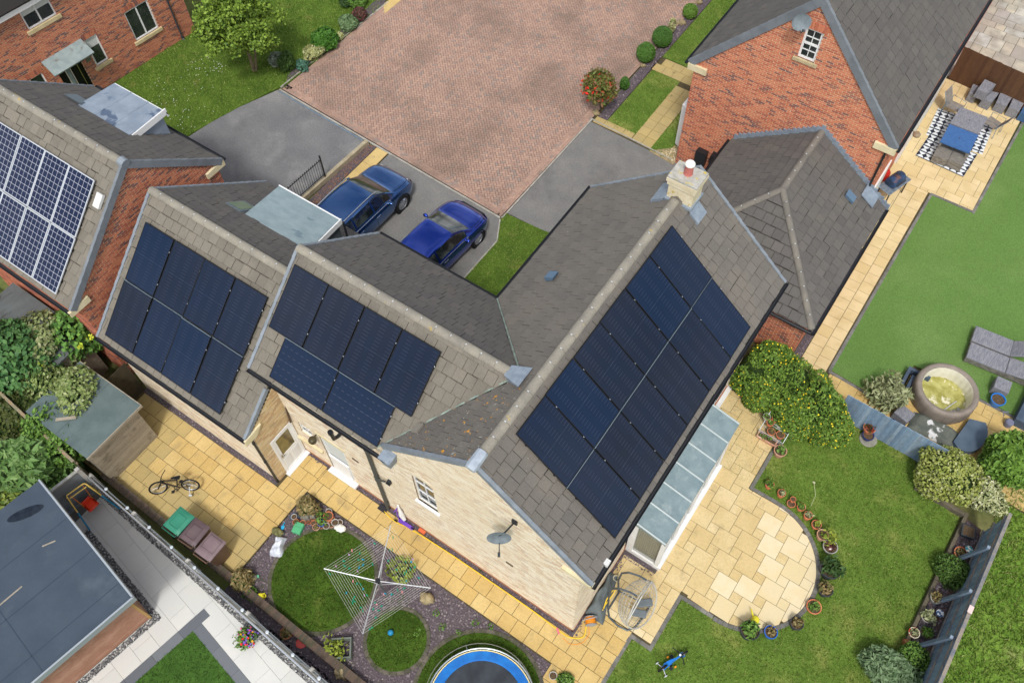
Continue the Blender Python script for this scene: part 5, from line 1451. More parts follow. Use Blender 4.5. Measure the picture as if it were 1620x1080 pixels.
def make_panel(name, w, l, silver, strip=False):
 t = thing(name, 'panel', 'solar panel')
 f = 0.030 if silver else 0.018
 fm_ = SILVER if silver else BLKF
 obj('frame', MB().box(0, w, 0, f, 0, 0.035).box(0, w, l - f, l, 0, 0.035).box(0, f, f, l - f, 0, 0.035).box(w - f, w, f, l - f, 0, 0.035), fm_, t, local=True)
 m_ = cell_mat('silver_cells' if silver else ('black_cells' if l > w else 'black_cells_wide'), silver, *((6, 10) if silver else ((6, 20) if l > w else (20, 6))), w, l)
 obj('glass', MB().box(f, w - f, f, l - f, 0.005, 0.030), m_, t, local=True)
 if strip:
  obj('lit_edge_strip', MB().box(0, w, l + 0.001, l + 0.014, 0.0, 0.036), mat('lit_edge_grey', S(128, 146, 160), metal=0.3, rough=0.4), t, local=True)  # pale strip added to stand for the frame edge catching light
 for y in (0.22 * l, 0.78 * l):
  obj('clamp', MB().box(w + 0.002, w + 0.018, y - 0.016, y + 0.016, 0.02, 0.04), CLAMP, t, local=True)
 obj('rail', MB().box(0, w, 0.22 * l - 0.02, 0.22 * l + 0.02, -0.07, -0.005).box(0, w, 0.78 * l - 0.02, 0.78 * l + 0.02, -0.07, -0.005), BLKF, t, local=True)
 return t


def slope_matrix(O, U, V, u, v, n):
 O, U, V = nv(*O), nv(*U), nv(*V); V = V / np.linalg.norm(V); N_ = np.cross(U, V)
 J = Matrix.Rotation(random.gauss(0, 0.006), 4, 'X') @ Matrix.Rotation(random.gauss(0, 0.006), 4, 'Y')      # every panel sits a touch differently
 return Matrix(frame(O + U * u + V * v + N_ * n, U, V, N_).tolist()) @ J


def place(t, M_, first, label, group):
 if first:
  t.matrix_world = M_; WM[t.name] = M_.copy(); o = t
 else:
  o = copy_tree(t, M_)
 return tag(o, label, 'solar panel', group)


cnt = 0
proto = make_panel('solar_panel', 1.160, 1.815, False, True)
proto2 = make_panel('solar_panel', 1.160, 1.815, False)
SRC = proto
mainS = ((-2.07, 5.63, 5.22), (0, 1, 0), (-1, 0, 0.868))
for r, (v, rn) in enumerate(((0.235, 'lower'), (2.075, 'upper'))):
 for k in range(6):
  M_ = slope_matrix(*mainS, 1.175 + k * 1.180, v, 0.075)
  where = ['nearest the gable end', 'second from the gable end', 'third from the gable end', 'third from the chimney', 'second from the chimney', 'nearest the chimney'][k]
  place((proto, proto2)[r], M_, k == 0, 'dark solar panel %s in the %s row on the main roof' % (where, rn), 'dark solar panels on the main roof'); cnt += 1
wingS = ((-12.72, 5.45, 5.22), (1, 0, 0), (0, 1, SW))
for k in range(4):
 place(proto2, slope_matrix(*wingS, 0.18 + k * 1.19, 1.335, 0.075), False, 'upright dark solar panel, %s from the left under the wing ridge' % ordinal(k), 'dark solar panels on the wing roof')
lbS = ((-18.40, 4.20, 3.40), (1, 0, 0), (0, 1, S2))
for r, (v, rn) in enumerate(((0.25, 'lower'), (2.10, 'upper'))):
 for k in range(4):
  place((proto, proto2)[r], slope_matrix(*lbS, 0.37 + k * 1.185, v, 0.075), False, '%s dark solar panel from the left in the %s row on the low block' % (ordinal(k), rn), 'dark solar panels on the low block')
wide = make_panel('solar_panel', 1.80, 1.15, False, True)
place(wide, slope_matrix(*wingS, 0.77, 0.165, 0.075), True, 'sideways dark solar panel on the wing eave nearer the low block', 'dark solar panels on the wing roof')
place(wide, slope_matrix(*wingS, 2.60, 0.165, 0.075), False, 'sideways dark solar panel on the wing eave nearer the cream gable', 'dark solar panels on the wing roof')
sil = make_panel('solar_panel', 1.05, 1.80, True)
lhS = ((-25.1, 4.21, 4.24), (1, 0, 0), (0, 1, S3))
for r, (v, rn) in enumerate(((0.22, 'lower'), (2.045, 'upper'))):
 for k in range(5):
  place(sil, slope_matrix(*lhS, 5.48 - (k + 1) * 1.07, v, 0.075), r == 0 and k == 0, 'silver-framed gridded solar panel, %s from the brick gable in the %s row' % (ordinal(k), rn), 'silver-framed panels on the brick house')

# ------------------------------------------------------------------ satellite dishes
DISHM = mat('dish_grey', S(122, 132, 138), c2=S(104, 114, 120), s=6, rough=0.55)


def dish(label, wall_pt, centre, look, r=0.29):
 t = thing('satellite_dish', label, 'satellite dish', wall_pt, group='satellite dishes on the houses')
 c = Vector(centre); d = Vector(look).normalized()
 q = d.to_track_quat('Z', 'Y').to_matrix().to_4x4(); M_ = Matrix.Translation(c) @ q
 prof = [(0.001, -0.055), (r * 0.35, -0.045), (r * 0.7, -0.02), (r, 0.015), (r, 0.025), (r * 0.7, -0.01), (r * 0.35, -0.035), (0.001, -0.045)]
 mb = MB(M_); mb.lathe(prof, (0, 0, 0), 24, 1.0, 0.88)
 obj('reflector', mb, DISHM, t, True)
 obj('feed_arm', MB(M_).tube([(0, -r * 0.8, 0.0), (0, -r * 0.9, 0.16), (0, -r * 0.45, 0.36)], 0.014, 6).cbox((0, -r * 0.42, 0.38), 0.06, 0.06, 0.1), mat('arm_grey', S(70, 76, 80), rough=0.5), t)
 obj('bracket', MB().tube([wall_pt, Vector(wall_pt).lerp(c, 0.6) + Vector((0, 0, -0.05)), c - d * 0.05], 0.02, 6).cbox(Vector(wall_pt), 0.14, 0.06, 0.18), mat('bracket_black', S(40, 42, 44), rough=0.5), t)


dish('grey satellite dish on the cream gable wall', (-4.23, 5.66, 6.0), (-4.42, 5.28, 5.55), (0.55, -0.8, 0.22))
dish('grey satellite dish above the sash window of the orange brick gable', (-5.35, 22.86, 7.95), (-5.42, 22.45, 8.15), (0.5, -0.8, 0.35))
dish('grey satellite dish under the eave overlooking the sandstone terrace', (-1.30, 35.6, 4.7), (-0.95, 35.5, 4.85), (0.6, -0.8, 0.4))
dish('grey satellite dish at the very top of the roof edge', (-1.30, 40.5, 4.7), (-0.9, 40.4, 4.9), (0.6, -0.8, 0.4))

# ------------------------------------------------------------------ cars
def catmull(xs, ys, x):
 n = len(xs)
 for i in range(n - 1):
  if x <= xs[i + 1] or i == n - 2:
   h = xs[i + 1] - xs[i]; t = min(1, max(0, (x - xs[i]) / h))
   m0 = (ys[i + 1] - ys[max(i - 1, 0)]) / max(1e-6, xs[i + 1] - xs[max(i - 1, 0)]) * h
   m1 = (ys[min(i + 2, n - 1)] - ys[i]) / max(1e-6, xs[min(i + 2, n - 1)] - xs[i]) * h
   return (2 * t**3 - 3 * t**2 + 1) * ys[i] + (t**3 - 2 * t**2 + t) * m0 + (-2 * t**3 + 3 * t**2) * ys[i + 1] + (t**3 - t**2) * m1


def make_car(label, loc, rz, P, paint, rails):
 """P: dict of station lists along the length (rear to front)"""
 t = thing('parked_car', label, 'car', loc, rz, group='cars on the drive')
 X = P['x']; n = 64
 st = [X[0] + (X[-1] - X[0]) * i / (n - 1) for i in range(n)]
 secs = []
 for x in st:
  zt, zb, wb, wt, zl = (catmull(X, P[k], x) for k in ('ztop', 'zbelt', 'wbelt', 'wtop', 'zlow'))
  crown = 0.035
  pts = [(wb * 0.90, zl), (wb * 1.0, zl + 0.16), (wb * 1.035, zl + 0.34), (wb * 1.02, (zl + 0.3 + zb) / 2 + 0.06), (wb * 0.985, zb - 0.03), (wb * 0.965, zb)]
  for f in (0.12, 0.36, 0.62, 0.86):
   w = wb * 0.955 + (wt - wb * 0.955) * (f ** 0.9)
   pts.append((w, zb + (zt - zb) * f))
  pts += [(wt * 0.97, zt - 0.004), (wt * 0.88, zt + crown * 0.35), (wt * 0.66, zt + crown * 0.7), (wt * 0.33, zt + crown * 0.93), (0, zt + crown)]
  secs.append(pts)
 m = len(secs[0])
 groups = {}
 GL = P['glass']
 for i in range(n - 1):
  xm = (st[i] + st[i + 1]) / 2
  for s in (1, -1):
   for j in range(m - 1):
    key = 'body'
    if 6 <= j <= 8 and any(a < xm < b for a, b in GL['side']): key = 'side%d' % s + str([k for k, (a, b) in enumerate(GL['side']) if a < xm < b][0])
    elif j >= 10 and GL['front'][0] < xm < GL['front'][1]: key = 'windscreen'
    elif j >= 10 and GL['rear'][0] < xm < GL['rear'][1]: key = 'rear'
    elif j < 1: key = 'sill'
    mbk = groups.setdefault(key, MB())
    q = [(st[i], s * secs[i][j][0], secs[i][j][1]), (st[i + 1], s * secs[i + 1][j][0], secs[i + 1][j][1]), (st[i + 1], s * secs[i + 1][j + 1][0], secs[i + 1][j + 1][1]), (st[i], s * secs[i][j + 1][0], secs[i][j + 1][1])]
    mbk.quad(*(q if s < 0 else q[::-1]))
 CGL = mat('car_glass', S(26, 32, 34), c2=S(70, 78, 76), s=2.2, lo=0.45, hi=0.7, rough=0.03, spec=0.8, coat=0.5)  # lighter blotches in the glass colour stand for reflections

 def weld(mb):
  idx = {}; vs = []; fs = []
  for f in mb.f:
   nf = []
   for i in f:
    k = tuple(round(c, 5) for c in mb.v[i])
    if k not in idx: idx[k] = len(vs); vs.append(k)
    if idx[k] not in nf: nf.append(idx[k])
   if len(nf) > 2: fs.append(tuple(nf))
  return vs, fs
 # close both ends
 for e in (0, n - 1):
  groups['body'].quad(*([(st[e], y, z) for y, z in secs[e]] + [(st[e], -y, z) for y, z in secs[e][-2::-1]]))
 for key, mb in groups.items():
  nm = {'body': 'body', 'sill': 'sill', 'windscreen': 'windscreen', 'rear': 'rear_window'}.get(key, 'side_window')
  obj(nm, weld(mb), paint if key == 'body' else (BLACKP if key == 'sill' else CGL), t, True, local=True, angle=50)
 TY = mat('tyre', S(30, 30, 32), rough=0.9); RM = mat('alloy', S(176, 180, 186), metal=0.8, rough=0.35); ARCH = mat('arch_black', S(20, 20, 22), rough=0.9)
 rw = P['rw']
 for x in P['axles']:
  for s in (1, -1):
   Y = s * (P['half'] - 0.10)
   M_ = Matrix.Translation((x, Y, rw)) @ Matrix.Rotation(-s * PI / 2, 4, 'X')
   tw = 0.11
   w = obj('wheel', MB(M_).lathe([(rw * 0.68, -tw), (rw * 0.96, -tw), (rw, -tw * 0.7), (rw, tw * 0.7), (rw * 0.96, tw), (rw * 0.68, tw)], (0, 0, 0), 26, caps=False), TY, t, True, local=True)
   rim = MB(M_); rim.lathe([(rw * 0.70, tw * 0.6), (rw * 0.70, tw * 0.98), (rw * 0.64, tw * 0.98), (rw * 0.62, tw * 0.55)], (0, 0, 0), 26, caps=False); rim.lathe([(0.07, tw * 0.5), (0.06, tw * 0.95), (0.02, tw * 0.97)], (0, 0, 0), 12)
   for k in range(10):
    a = 2 * PI * k / 10
    rim.hull8([(0.03 * math.cos(a + 1.57) + 0.05 * math.cos(a), 0.03 * math.sin(a + 1.57) + 0.05 * math.sin(a), tw * 0.6), (-0.03 * math.cos(a + 1.57) + 0.05 * math.cos(a), -0.03 * math.sin(a + 1.57) + 0.05 * math.sin(a), tw * 0.6), (rw * 0.66 * math.cos(a - 0.08), rw * 0.66 * math.sin(a - 0.08), tw * 0.6), (rw * 0.66 * math.cos(a + 0.08), rw * 0.66 * math.sin(a + 0.08), tw * 0.6)],
       [(0.03 * math.cos(a + 1.57) + 0.05 * math.cos(a), 0.03 * math.sin(a + 1.57) + 0.05 * math.sin(a), tw * 0.92), (-0.03 * math.cos(a + 1.57) + 0.05 * math.cos(a), -0.03 * math.sin(a + 1.57) + 0.05 * math.sin(a), tw * 0.92), (rw * 0.66 * math.cos(a - 0.08), rw * 0.66 * math.sin(a - 0.08), tw * 0.9), (rw * 0.66 * math.cos(a + 0.08), rw * 0.66 * math.sin(a + 0.08), tw * 0.9)])
   obj('rim', rim, RM, w, local=False).matrix_parent_inverse = Matrix.Identity(4)
   ar = MB(Matrix.Translation((x, s * (P['half'] - 0.005), rw)) @ Matrix.Rotation(-s * PI / 2, 4, 'X'))
   ar.lathe([(rw * 1.02, -0.05), (rw * 1.20, -0.05), (rw * 1.20, 0.012), (rw * 1.14, 0.02), (rw * 1.02, 0.0)], (0, 0, 0), 28, caps=False)
   obj('wheel_arch', ar, ARCH, t, True, local=True)
 for s in (1, -1):
  mx, mz, my = P['mirror']
  obj('mirror', MB().sphere((mx, s * (my + 0.10), mz), 0.075, 0.11, 0.07, 10, 7).tube([(mx + 0.02, s * (my - 0.06), mz - 0.03), (mx, s * (my + 0.06), mz - 0.03)], 0.025, 6), paint, t, True, local=True)
  hx, hy, hz = P['lamp']
  obj('headlight', MB(Matrix.Translation((hx, s * hy, hz)) @ Matrix.Rotation(s * -0.5, 4, 'Z')).sphere((0, 0, 0), 0.20, 0.09, 0.06, 12, 7), mat('lamp_glass', S(206, 212, 218), rough=0.1, spec=0.8), t, True, local=True)
  if rails:
   obj('roof_rail', MB().tube([(-1.75, s * 0.60, 1.60), (-1.6, s * 0.62, 1.69), (-0.2, s * 0.64, 1.725), (0.35, s * 0.63, 1.69), (0.5, s * 0.62, 1.63)], 0.022, 8), mat('rail_alu', S(206, 212, 220), metal=0.9, rough=0.25), t, True, local=True)
  obj('chrome_strip', MB().tube([(x, s * (catmull(X, P['wbelt'], x) * 0.985), catmull(X, P['zbelt'], x) + 0.015) for x in np.linspace(GL['side'][0][0], GL['side'][-1][1], 12)], 0.012, 5), mat('rail_alu', S(206, 212, 220)), t, local=True)
  for hx2 in P['handles']:
   obj('door_handle', MB().tube([(hx2 - 0.1, s * (P['half'] + 0.0), 0.86), (hx2 + 0.1, s * (P['half'] + 0.0), 0.87)], 0.016, 6), mat('rail_alu', S(206, 212, 220)), t, local=True)
 obj('wiper', MB().tube([(GL['front'][1] + 0.02, -0.6, P['wz']), (GL['front'][1] - 0.05, 0.1, P['wz'] + 0.09)], 0.012, 5).tube([(GL['front'][1] + 0.04, -0.65, P['wz'] - 0.01), (GL['front'][1] + 0.04, 0.65, P['wz'] - 0.01)], 0.03, 6), BLACKP, t, local=True)
 for xs in P['seams']:
  pr = [tuple(catmull(X, P[k], xs) for k in ('wbelt', 'zbelt', 'zlow'))][0]
  wb, zb, zl = pr
  for s in (1, -1):
   obj('door_gap', MB().tube([(xs, s * wb * 1.003, zl + 0.16), (xs, s * wb * 1.037, zl + 0.34), (xs + 0.01, s * wb * 1.022, (zl + 0.3 + zb) / 2 + 0.06), (xs, s * wb * 0.988, zb - 0.03)], 0.006, 4), BLACKP, t, local=True)
 for s in (1, -1):
  obj('bonnet_gap', MB().tube([(x, s * catmull(X, P['wtop'], x) * 0.95, catmull(X, P['ztop'], x) + 0.012) for x in np.linspace(GL['front'][1] + 0.08, X[-3], 9)], 0.006, 4), BLACKP, t, local=True)
 obj('grille', MB().box(X[-1] - 0.06, X[-1] + 0.012, -0.5, 0.5, 0.38, 0.62), BLACKP, t, local=True)
 obj('number_plate', MB().box(X[-1] + 0.013, X[-1] + 0.022, -0.26, 0.26, 0.42, 0.53), mat('plate_white', S(230, 230, 226)), t, local=True)
 return t


PAINT1 = mat('steel_blue_paint', S(48, 92, 150), c2=S(52, 98, 158), s=1, rough=0.16, metal=0.85, coat=1.0, spec=0.5)
PAINT2 = mat('deep_blue_paint', S(14, 56, 160), c2=S(18, 62, 170), s=1, rough=0.16, metal=0.85, coat=1.0, spec=0.5)
SUV = dict(x=[-2.33, -2.24, -2.05, -1.75, -1.2, -0.3, 0.35, 0.75, 1.22, 1.45, 1.85, 2.10, 2.26, 2.34],
   ztop=[0.74, 1.02, 1.22, 1.55, 1.64, 1.66, 1.60, 1.40, 1.08, 1.03, 0.96, 0.86, 0.74, 0.60],
   zbelt=[0.68, 0.96, 1.06, 1.09, 1.08, 1.05, 1.03, 1.02, 1.00, 0.97, 0.90, 0.80, 0.68, 0.56],
   wbelt=[0.72, 0.82, 0.88, 0.91, 0.92, 0.92, 0.92, 0.92, 0.91, 0.91, 0.89, 0.83, 0.72, 0.55],
   wtop=[0.62, 0.66, 0.66, 0.64, 0.66, 0.67, 0.66, 0.68, 0.76, 0.80, 0.78, 0.70, 0.58, 0.42],
   zlow=[0.36, 0.30, 0.26, 0.24, 0.22, 0.22, 0.22, 0.22, 0.22, 0.22, 0.24, 0.25, 0.27, 0.32],
   glass=dict(side=[(-1.75, -0.95), (-0.88, 0.02), (0.10, 0.90)], front=(0.42, 1.17), rear=(-2.15, -1.82)), axles=(1.42, -1.38), half=0.94, rw=0.355,
   mirror=(0.78, 1.02, 0.90), lamp=(2.02, 0.66, 0.80), handles=(-0.75, 0.15), wz=1.06, seams=(-0.92, 0.06, 1.0))
make_car('steel blue estate car with silver roof rails beside the yellow slab strip', (-16.86, 13.78, 0), PI / 2 - 0.02, SUV, PAINT1, True)
COU = dict(x=[-2.15, -2.06, -1.9, -1.6, -1.0, -0.3, 0.25, 0.65, 1.12, 1.35, 1.70, 1.95, 2.10, 2.18],
   ztop=[0.68, 0.94, 1.08, 1.28, 1.42, 1.45, 1.40, 1.22, 0.98, 0.94, 0.87, 0.76, 0.64, 0.50],
   zbelt=[0.60, 0.86, 0.95, 0.98, 0.97, 0.95, 0.93, 0.92, 0.90, 0.87, 0.80, 0.70, 0.58, 0.46],
   wbelt=[0.70, 0.80, 0.86, 0.89, 0.90, 0.89, 0.89, 0.90, 0.90, 0.90, 0.87, 0.79, 0.66, 0.46],
   wtop=[0.58, 0.62, 0.60, 0.58, 0.59, 0.60, 0.60, 0.63, 0.74, 0.77, 0.72, 0.62, 0.48, 0.34],
   zlow=[0.32, 0.26, 0.22, 0.20, 0.19, 0.19, 0.19, 0.19, 0.19, 0.19, 0.20, 0.21, 0.24, 0.28],
   glass=dict(side=[(-1.45, -0.72), (-0.64, 0.82)], front=(0.32, 1.08), rear=(-1.95, -1.15)), axles=(1.30, -1.28), half=0.915, rw=0.33,
   mirror=(0.66, 0.93, 0.88), lamp=(1.83, 0.66, 0.68), handles=(-0.45,), wz=0.96, seams=(-0.68, 0.92))
make_car('glossy deep blue hatchback parked beside the courtyard lawn', (-13.56, 14.15, 0), PI / 2 - 0.05, COU, PAINT2, False)

# ------------------------------------------------------------------ low wall and railings by the drive
lw = thing('garden_wall', 'low buff wall topped by black railings between the drives', 'wall', (-19.4, 15, 0))
obj('wall', MB().hull8([(-19.55, 10.9, 0), (-19.40, 10.9, 0), (-19.12, 17.05, 0), (-19.27, 17.05, 0)], [(-19.55, 10.9, 0.22), (-19.40, 10.9, 0.22), (-19.12, 17.05, 0.22), (-19.27, 17.05, 0.22)]), mat('wall_buff', S(176, 164, 138), c2=S(150, 140, 116), s=3, fine=(30, 0.12), rough=1), lw)
rl = thing('railing', 'black metal railing with upright bars on the low wall', 'railing', (-19.45, 13, 0))
ry0, ry1 = 11.3, 14.65; rx = lambda y: -19.475 + (y - 10.9) * 0.0453
obj('post', MB().box(rx(ry1) - 0.025, rx(ry1) + 0.025, ry1, ry1 + 0.05, 0.22, 1.35), BLACKP, rl)
for z in (0.36, 1.12):
 obj('rail', MB().tube([(rx(ry0), ry0, z), (rx(ry1), ry1, z)], 0.018, 6), BLACKP, rl)
for i in range(31):
 y = ry0 + 0.05 + i * 0.108
 obj('bar', MB().tube([(rx(y), y, 0.30), (rx(y), y, 1.22)], 0.009, 5).cbox((rx(y), y, 1.16), 0.03, 0.03, 0.03), BLACKP, rl)

# ------------------------------------------------------------------ wheelie bins
def make_bin(label, loc, rz, m, mdark, lid_style):
 t = thing('wheelie_bin', label, 'bin', loc, rz, group='wheelie bins on the side yard')
 b = MB().hull8([(-0.22, -0.24, 0.06), (0.22, -0.24, 0.06), (0.22, 0.22, 0.06), (-0.22, 0.22, 0.06)], [(-0.28, -0.33, 0.96), (0.28, -0.33, 0.96), (0.28, 0.30, 0.96), (-0.28, 0.30, 0.96)])
 obj('body', b, mdark, t, local=True)
 obj('rim', MB().rbox(-0.295, 0.295, -0.35, 0.32, 0.93, 0.98, 0.012), m, t, local=True)
 lid = MB(); ns, nt_ = 7, 8
 pts = []
 for i in range(nt_ + 1):
  y = -0.37 + 0.70 * i / nt_
  for j in range(ns + 1):
   x = -0.30 + 0.60 * j / ns
   e = min(1, (0.30 - abs(x)) / 0.07, (y + 0.37) / 0.09, (0.33 - y) / 0.09)
   pts.append((x, y, 0.985 + 0.055 * math.sqrt(max(0, e)) + 0.015 * (0.3 - abs(y)) ))
 fs = [(i * (ns + 1) + j, i * (ns + 1) + j + 1, (i + 1) * (ns + 1) + j + 1, (i + 1) * (ns + 1) + j) for i in range(nt_) for j in range(ns)]
 lid.add(pts, fs)
 lo = obj('lid', lid, m, t, True, local=True, angle=60)
 rp = [(-0.17, -0.20), (0.17, -0.20), (0.17, 0.20), (-0.17, 0.20)] if lid_style == 0 else [(-0.22, -0.28), (0.22, -0.28), (0.22, 0.12), (-0.22, 0.12)]
 o = obj('lid_ridge', MB().tube([(x, y, 1.048) for x, y in rp], 0.016, 6, closed=True), m, lo, True, local=True)
 o.matrix_parent_inverse = Matrix.Identity(4)
 obj('handle', MB().tube([(-0.26, 0.30, 0.98), (-0.26, 0.40, 1.0), (0.26, 0.40, 1.0), (0.26, 0.30, 0.98)], 0.018, 8), mdark, t, True, local=True)
 for s in (-1, 1):
  M_ = Matrix.Translation((s * 0.25, 0.30, 0.10)) @ Matrix.Rotation(PI / 2, 4, 'Y')
  obj('wheel', MB(M_).lathe([(0.03, -0.03), (0.10, -0.03), (0.10, 0.03), (0.03, 0.03)], (0, 0, 0), 18), mat('wheel_black', S(28, 28, 30), rough=0.8), t, True, local=True)
 return t


gl = mat('bin_green_lid', S(50, 128, 104), c2=S(58, 138, 112), s=3, rough=0.45); gd = mat('bin_green', S(34, 96, 78), rough=0.5)
pl_ = mat('bin_plum_lid', S(92, 76, 80), c2=S(104, 88, 90), s=3, rough=0.5); pd = mat('bin_brown', S(96, 72, 58), c2=S(106, 82, 66), s=2, rough=0.5)
pl2 = mat('bin_faded_lid', S(132, 114, 116), c2=S(118, 100, 104), s=3, rough=0.55)
make_bin('green wheelie bin nearest the bicycle', (-13.46, 1.64, 0.03), PI, gl, gd, 0)
make_bin('dark plum wheelie bin between the green and the faded bin', (-12.83, 1.66, 0.03), PI + 0.05, pl_, pd, 0)
make_bin('brown wheelie bin with faded mauve lid beside the slate bed', (-12.14, 1.60, 0.03), PI + 0.02, pl2, pd, 1)

# ------------------------------------------------------------------ bicycle lying on the yard
def torus(mb, M_, R, r, n=30, k=6):
 pts = [M_ @ Vector((R * math.cos(2 * PI * i / n), R * math.sin(2 * PI * i / n), 0)) for i in range(n)]
 mb.tube(pts, r, k, closed=True)


def make_bike(name, label, M0, R, wb, frame_m, saddle_m, kid=False):
 t = thing(name, label, 'bicycle', mw=M0)
 TYR = mat('bike_tyre', S(30, 30, 30), rough=0.8); SPK = mat('spoke', S(190, 192, 196), metal=0.8, rough=0.4)
 for x in (0, wb):
  M_ = Matrix.Translation((x, 0, R)) @ Matrix.Rotation(PI / 2, 4, 'X')
  if not kid and x > 0:
   M_ = Matrix.Translation((x, 0, R)) @ Matrix.Rotation(0.35, 4, 'Z') @ Matrix.Rotation(PI / 2, 4, 'X')
  w = MB(); torus(w, M_, R - 0.02, 0.024)
  wo = obj('wheel', w, TYR, t, True, local=True)
  sp = MB(); torus(sp, M_, R - 0.05, 0.009, 24, 4)
  for k in range(14):
   a = 2 * PI * k / 14
   sp.tube([M_ @ Vector((0.02 * math.cos(a + 1), 0.02 * math.sin(a + 1), 0.01)), M_ @ Vector(((R - 0.05) * math.cos(a), (R - 0.05) * math.sin(a), 0))], 0.003, 4)
  sp.tube([M_ @ Vector((0, 0, -0.05)), M_ @ Vector((0, 0, 0.05))], 0.018, 8)
  o = obj('spokes', sp, SPK, wo, local=True); o.matrix_parent_inverse = Matrix.Identity(4)
 bb = (wb * 0.42, 0, R * 0.95); st = (wb * 0.33, 0, R * 2.05); hd0 = (wb * 0.80, 0, R * 2.15); hd1 = (wb * 0.84, 0, R * 1.85)
 fr = MB()
 for a, b, r in ((bb, st, 0.018), (st, hd0, 0.02), (bb, hd1, 0.024), (hd0, hd1, 0.024)):
  fr.tube([a, b], r, 8)
 for s in (-1, 1):
  fr.tube([(0, s * 0.05, R), (bb[0], s * 0.03, bb[2])], 0.011, 6); fr.tube([(0, s * 0.05, R), (st[0], s * 0.02, st[2] - 0.04)], 0.010, 6)
  fr.tube([(hd1[0], s * 0.05, hd1[2] - 0.02), (wb, s * 0.055, R)], 0.016, 6)
 obj('frame', fr, frame_m, t, True, local=True)
 obj('saddle', MB().hull8([(st[0] - 0.12, -0.07, st[2] + 0.10), (st[0] + 0.15, -0.02, st[2] + 0.10), (st[0] + 0.15, 0.02, st[2] + 0.10), (st[0] - 0.12, 0.07, st[2] + 0.10)], [(st[0] - 0.12, -0.06, st[2] + 0.15), (st[0] + 0.14, -0.015, st[2] + 0.14), (st[0] + 0.14, 0.015, st[2] + 0.14), (st[0] - 0.12, 0.06, st[2] + 0.15)]).tube([st, (st[0], 0, st[2] + 0.11)], 0.014, 6), saddle_m, t, local=True)
 hw = 0.27 if kid else 0.30
 obj('handlebar', MB().tube([hd0, (hd0[0] - 0.01, 0, hd0[2] + 0.10)], 0.016, 6).tube([(hd0[0] - 0.10, -hw, hd0[2] + 0.15), (hd0[0] - 0.02, -0.1, hd0[2] + 0.11), (hd0[0] - 0.02, 0.1, hd0[2] + 0.11), (hd0[0] - 0.10, hw, hd0[2] + 0.15)], 0.014, 6), mat('bar_black', S(36, 36, 40), rough=0.5), t, True, local=True)
 cr = MB(); torus(cr, Matrix.Translation((bb[0], 0.05, bb[2])) @ Matrix.Rotation(PI / 2, 4, 'X'), 0.08, 0.012, 18, 5)
 for s in (-1, 1):
  cr.tube([(bb[0], s * 0.06, bb[2]), (bb[0] + s * 0.12, s * 0.08, bb[2] - s * 0.08)], 0.011, 6); cr.cbox((bb[0] + s * 0.12, s * 0.13, bb[2] - s * 0.08), 0.09, 0.09, 0.025)
 obj('crank', cr, mat('bar_black', S(36, 36, 40)), t, True, local=True)
 return t


b0, b1 = G(306, 776), G(251, 781)
BM = Matrix.Translation((b0.x, b0.y, 0.03)) @ Matrix.Rotation(math.atan2(b1.y - b0.y, b1.x - b0.x), 4, 'Z') @ Matrix.Rotation(rad(14), 4, 'X')
bk = make_bike('bicycle', 'black and orange bicycle leaning on its stabiliser on yellow slabs', BM, 0.28, 0.98, mat('bike_black_orange', S(44, 40, 40), c2=S(198, 84, 36), s=5, lo=0.66, hi=0.68, rough=0.4), mat('saddle_black', S(28, 30, 36), rough=0.6))
obj('stabiliser', MB().tube([(0.02, 0.06, 0.28), (0.02, 0.20, 0.20), (0.02, 0.22, 0.08)], 0.012, 6).sphere((0.02, 0.24, 0.07), 0.06, 0.03, 0.06, 12, 6), mat('stabiliser_grey', S(200, 204, 208), rough=0.4), bk, local=True)
KP = mat('kids_blue', S(30, 118, 206), rough=0.35)
KM = Matrix.Translation((0.20, 6.20, 0.0)) @ Matrix.Rotation(math.atan2(0.72, 0.32), 4, 'Z')
kb = make_bike('bicycle', 'small bright blue child bicycle with stabilisers on the back lawn', KM, 0.155, 0.72, KP, KP, True)
for s in (-1, 1):
 obj('stabiliser', MB().tube([(0, s * 0.05, 0.155), (-0.02, s * 0.15, 0.12), (-0.02, s * 0.18, 0.06)], 0.010, 6).sphere((-0.02, s * 0.20, 0.055), 0.055, 0.02, 0.055, 12, 6), mat('stabiliser_grey', S(200, 204, 208)), kb, local=True)
obj('chain_guard', MB().box(0.08, 0.36, 0.05, 0.075, 0.12, 0.22), KP, kb, local=True)
obj('reflector', MB().box(0.30, 0.36, -0.17, -0.13, 0.1, 0.14).box(0.26, 0.32, 0.14, 0.18, 0.16, 0.2), mat('reflector_orange', S(240, 150, 30)), kb, local=True)
obj('bell', MB().sphere((0.54, 0, 0.50), 0.035, 0.035, 0.03, 10, 6), mat('bell_white', S(232, 236, 236), rough=0.3), kb, True, local=True)

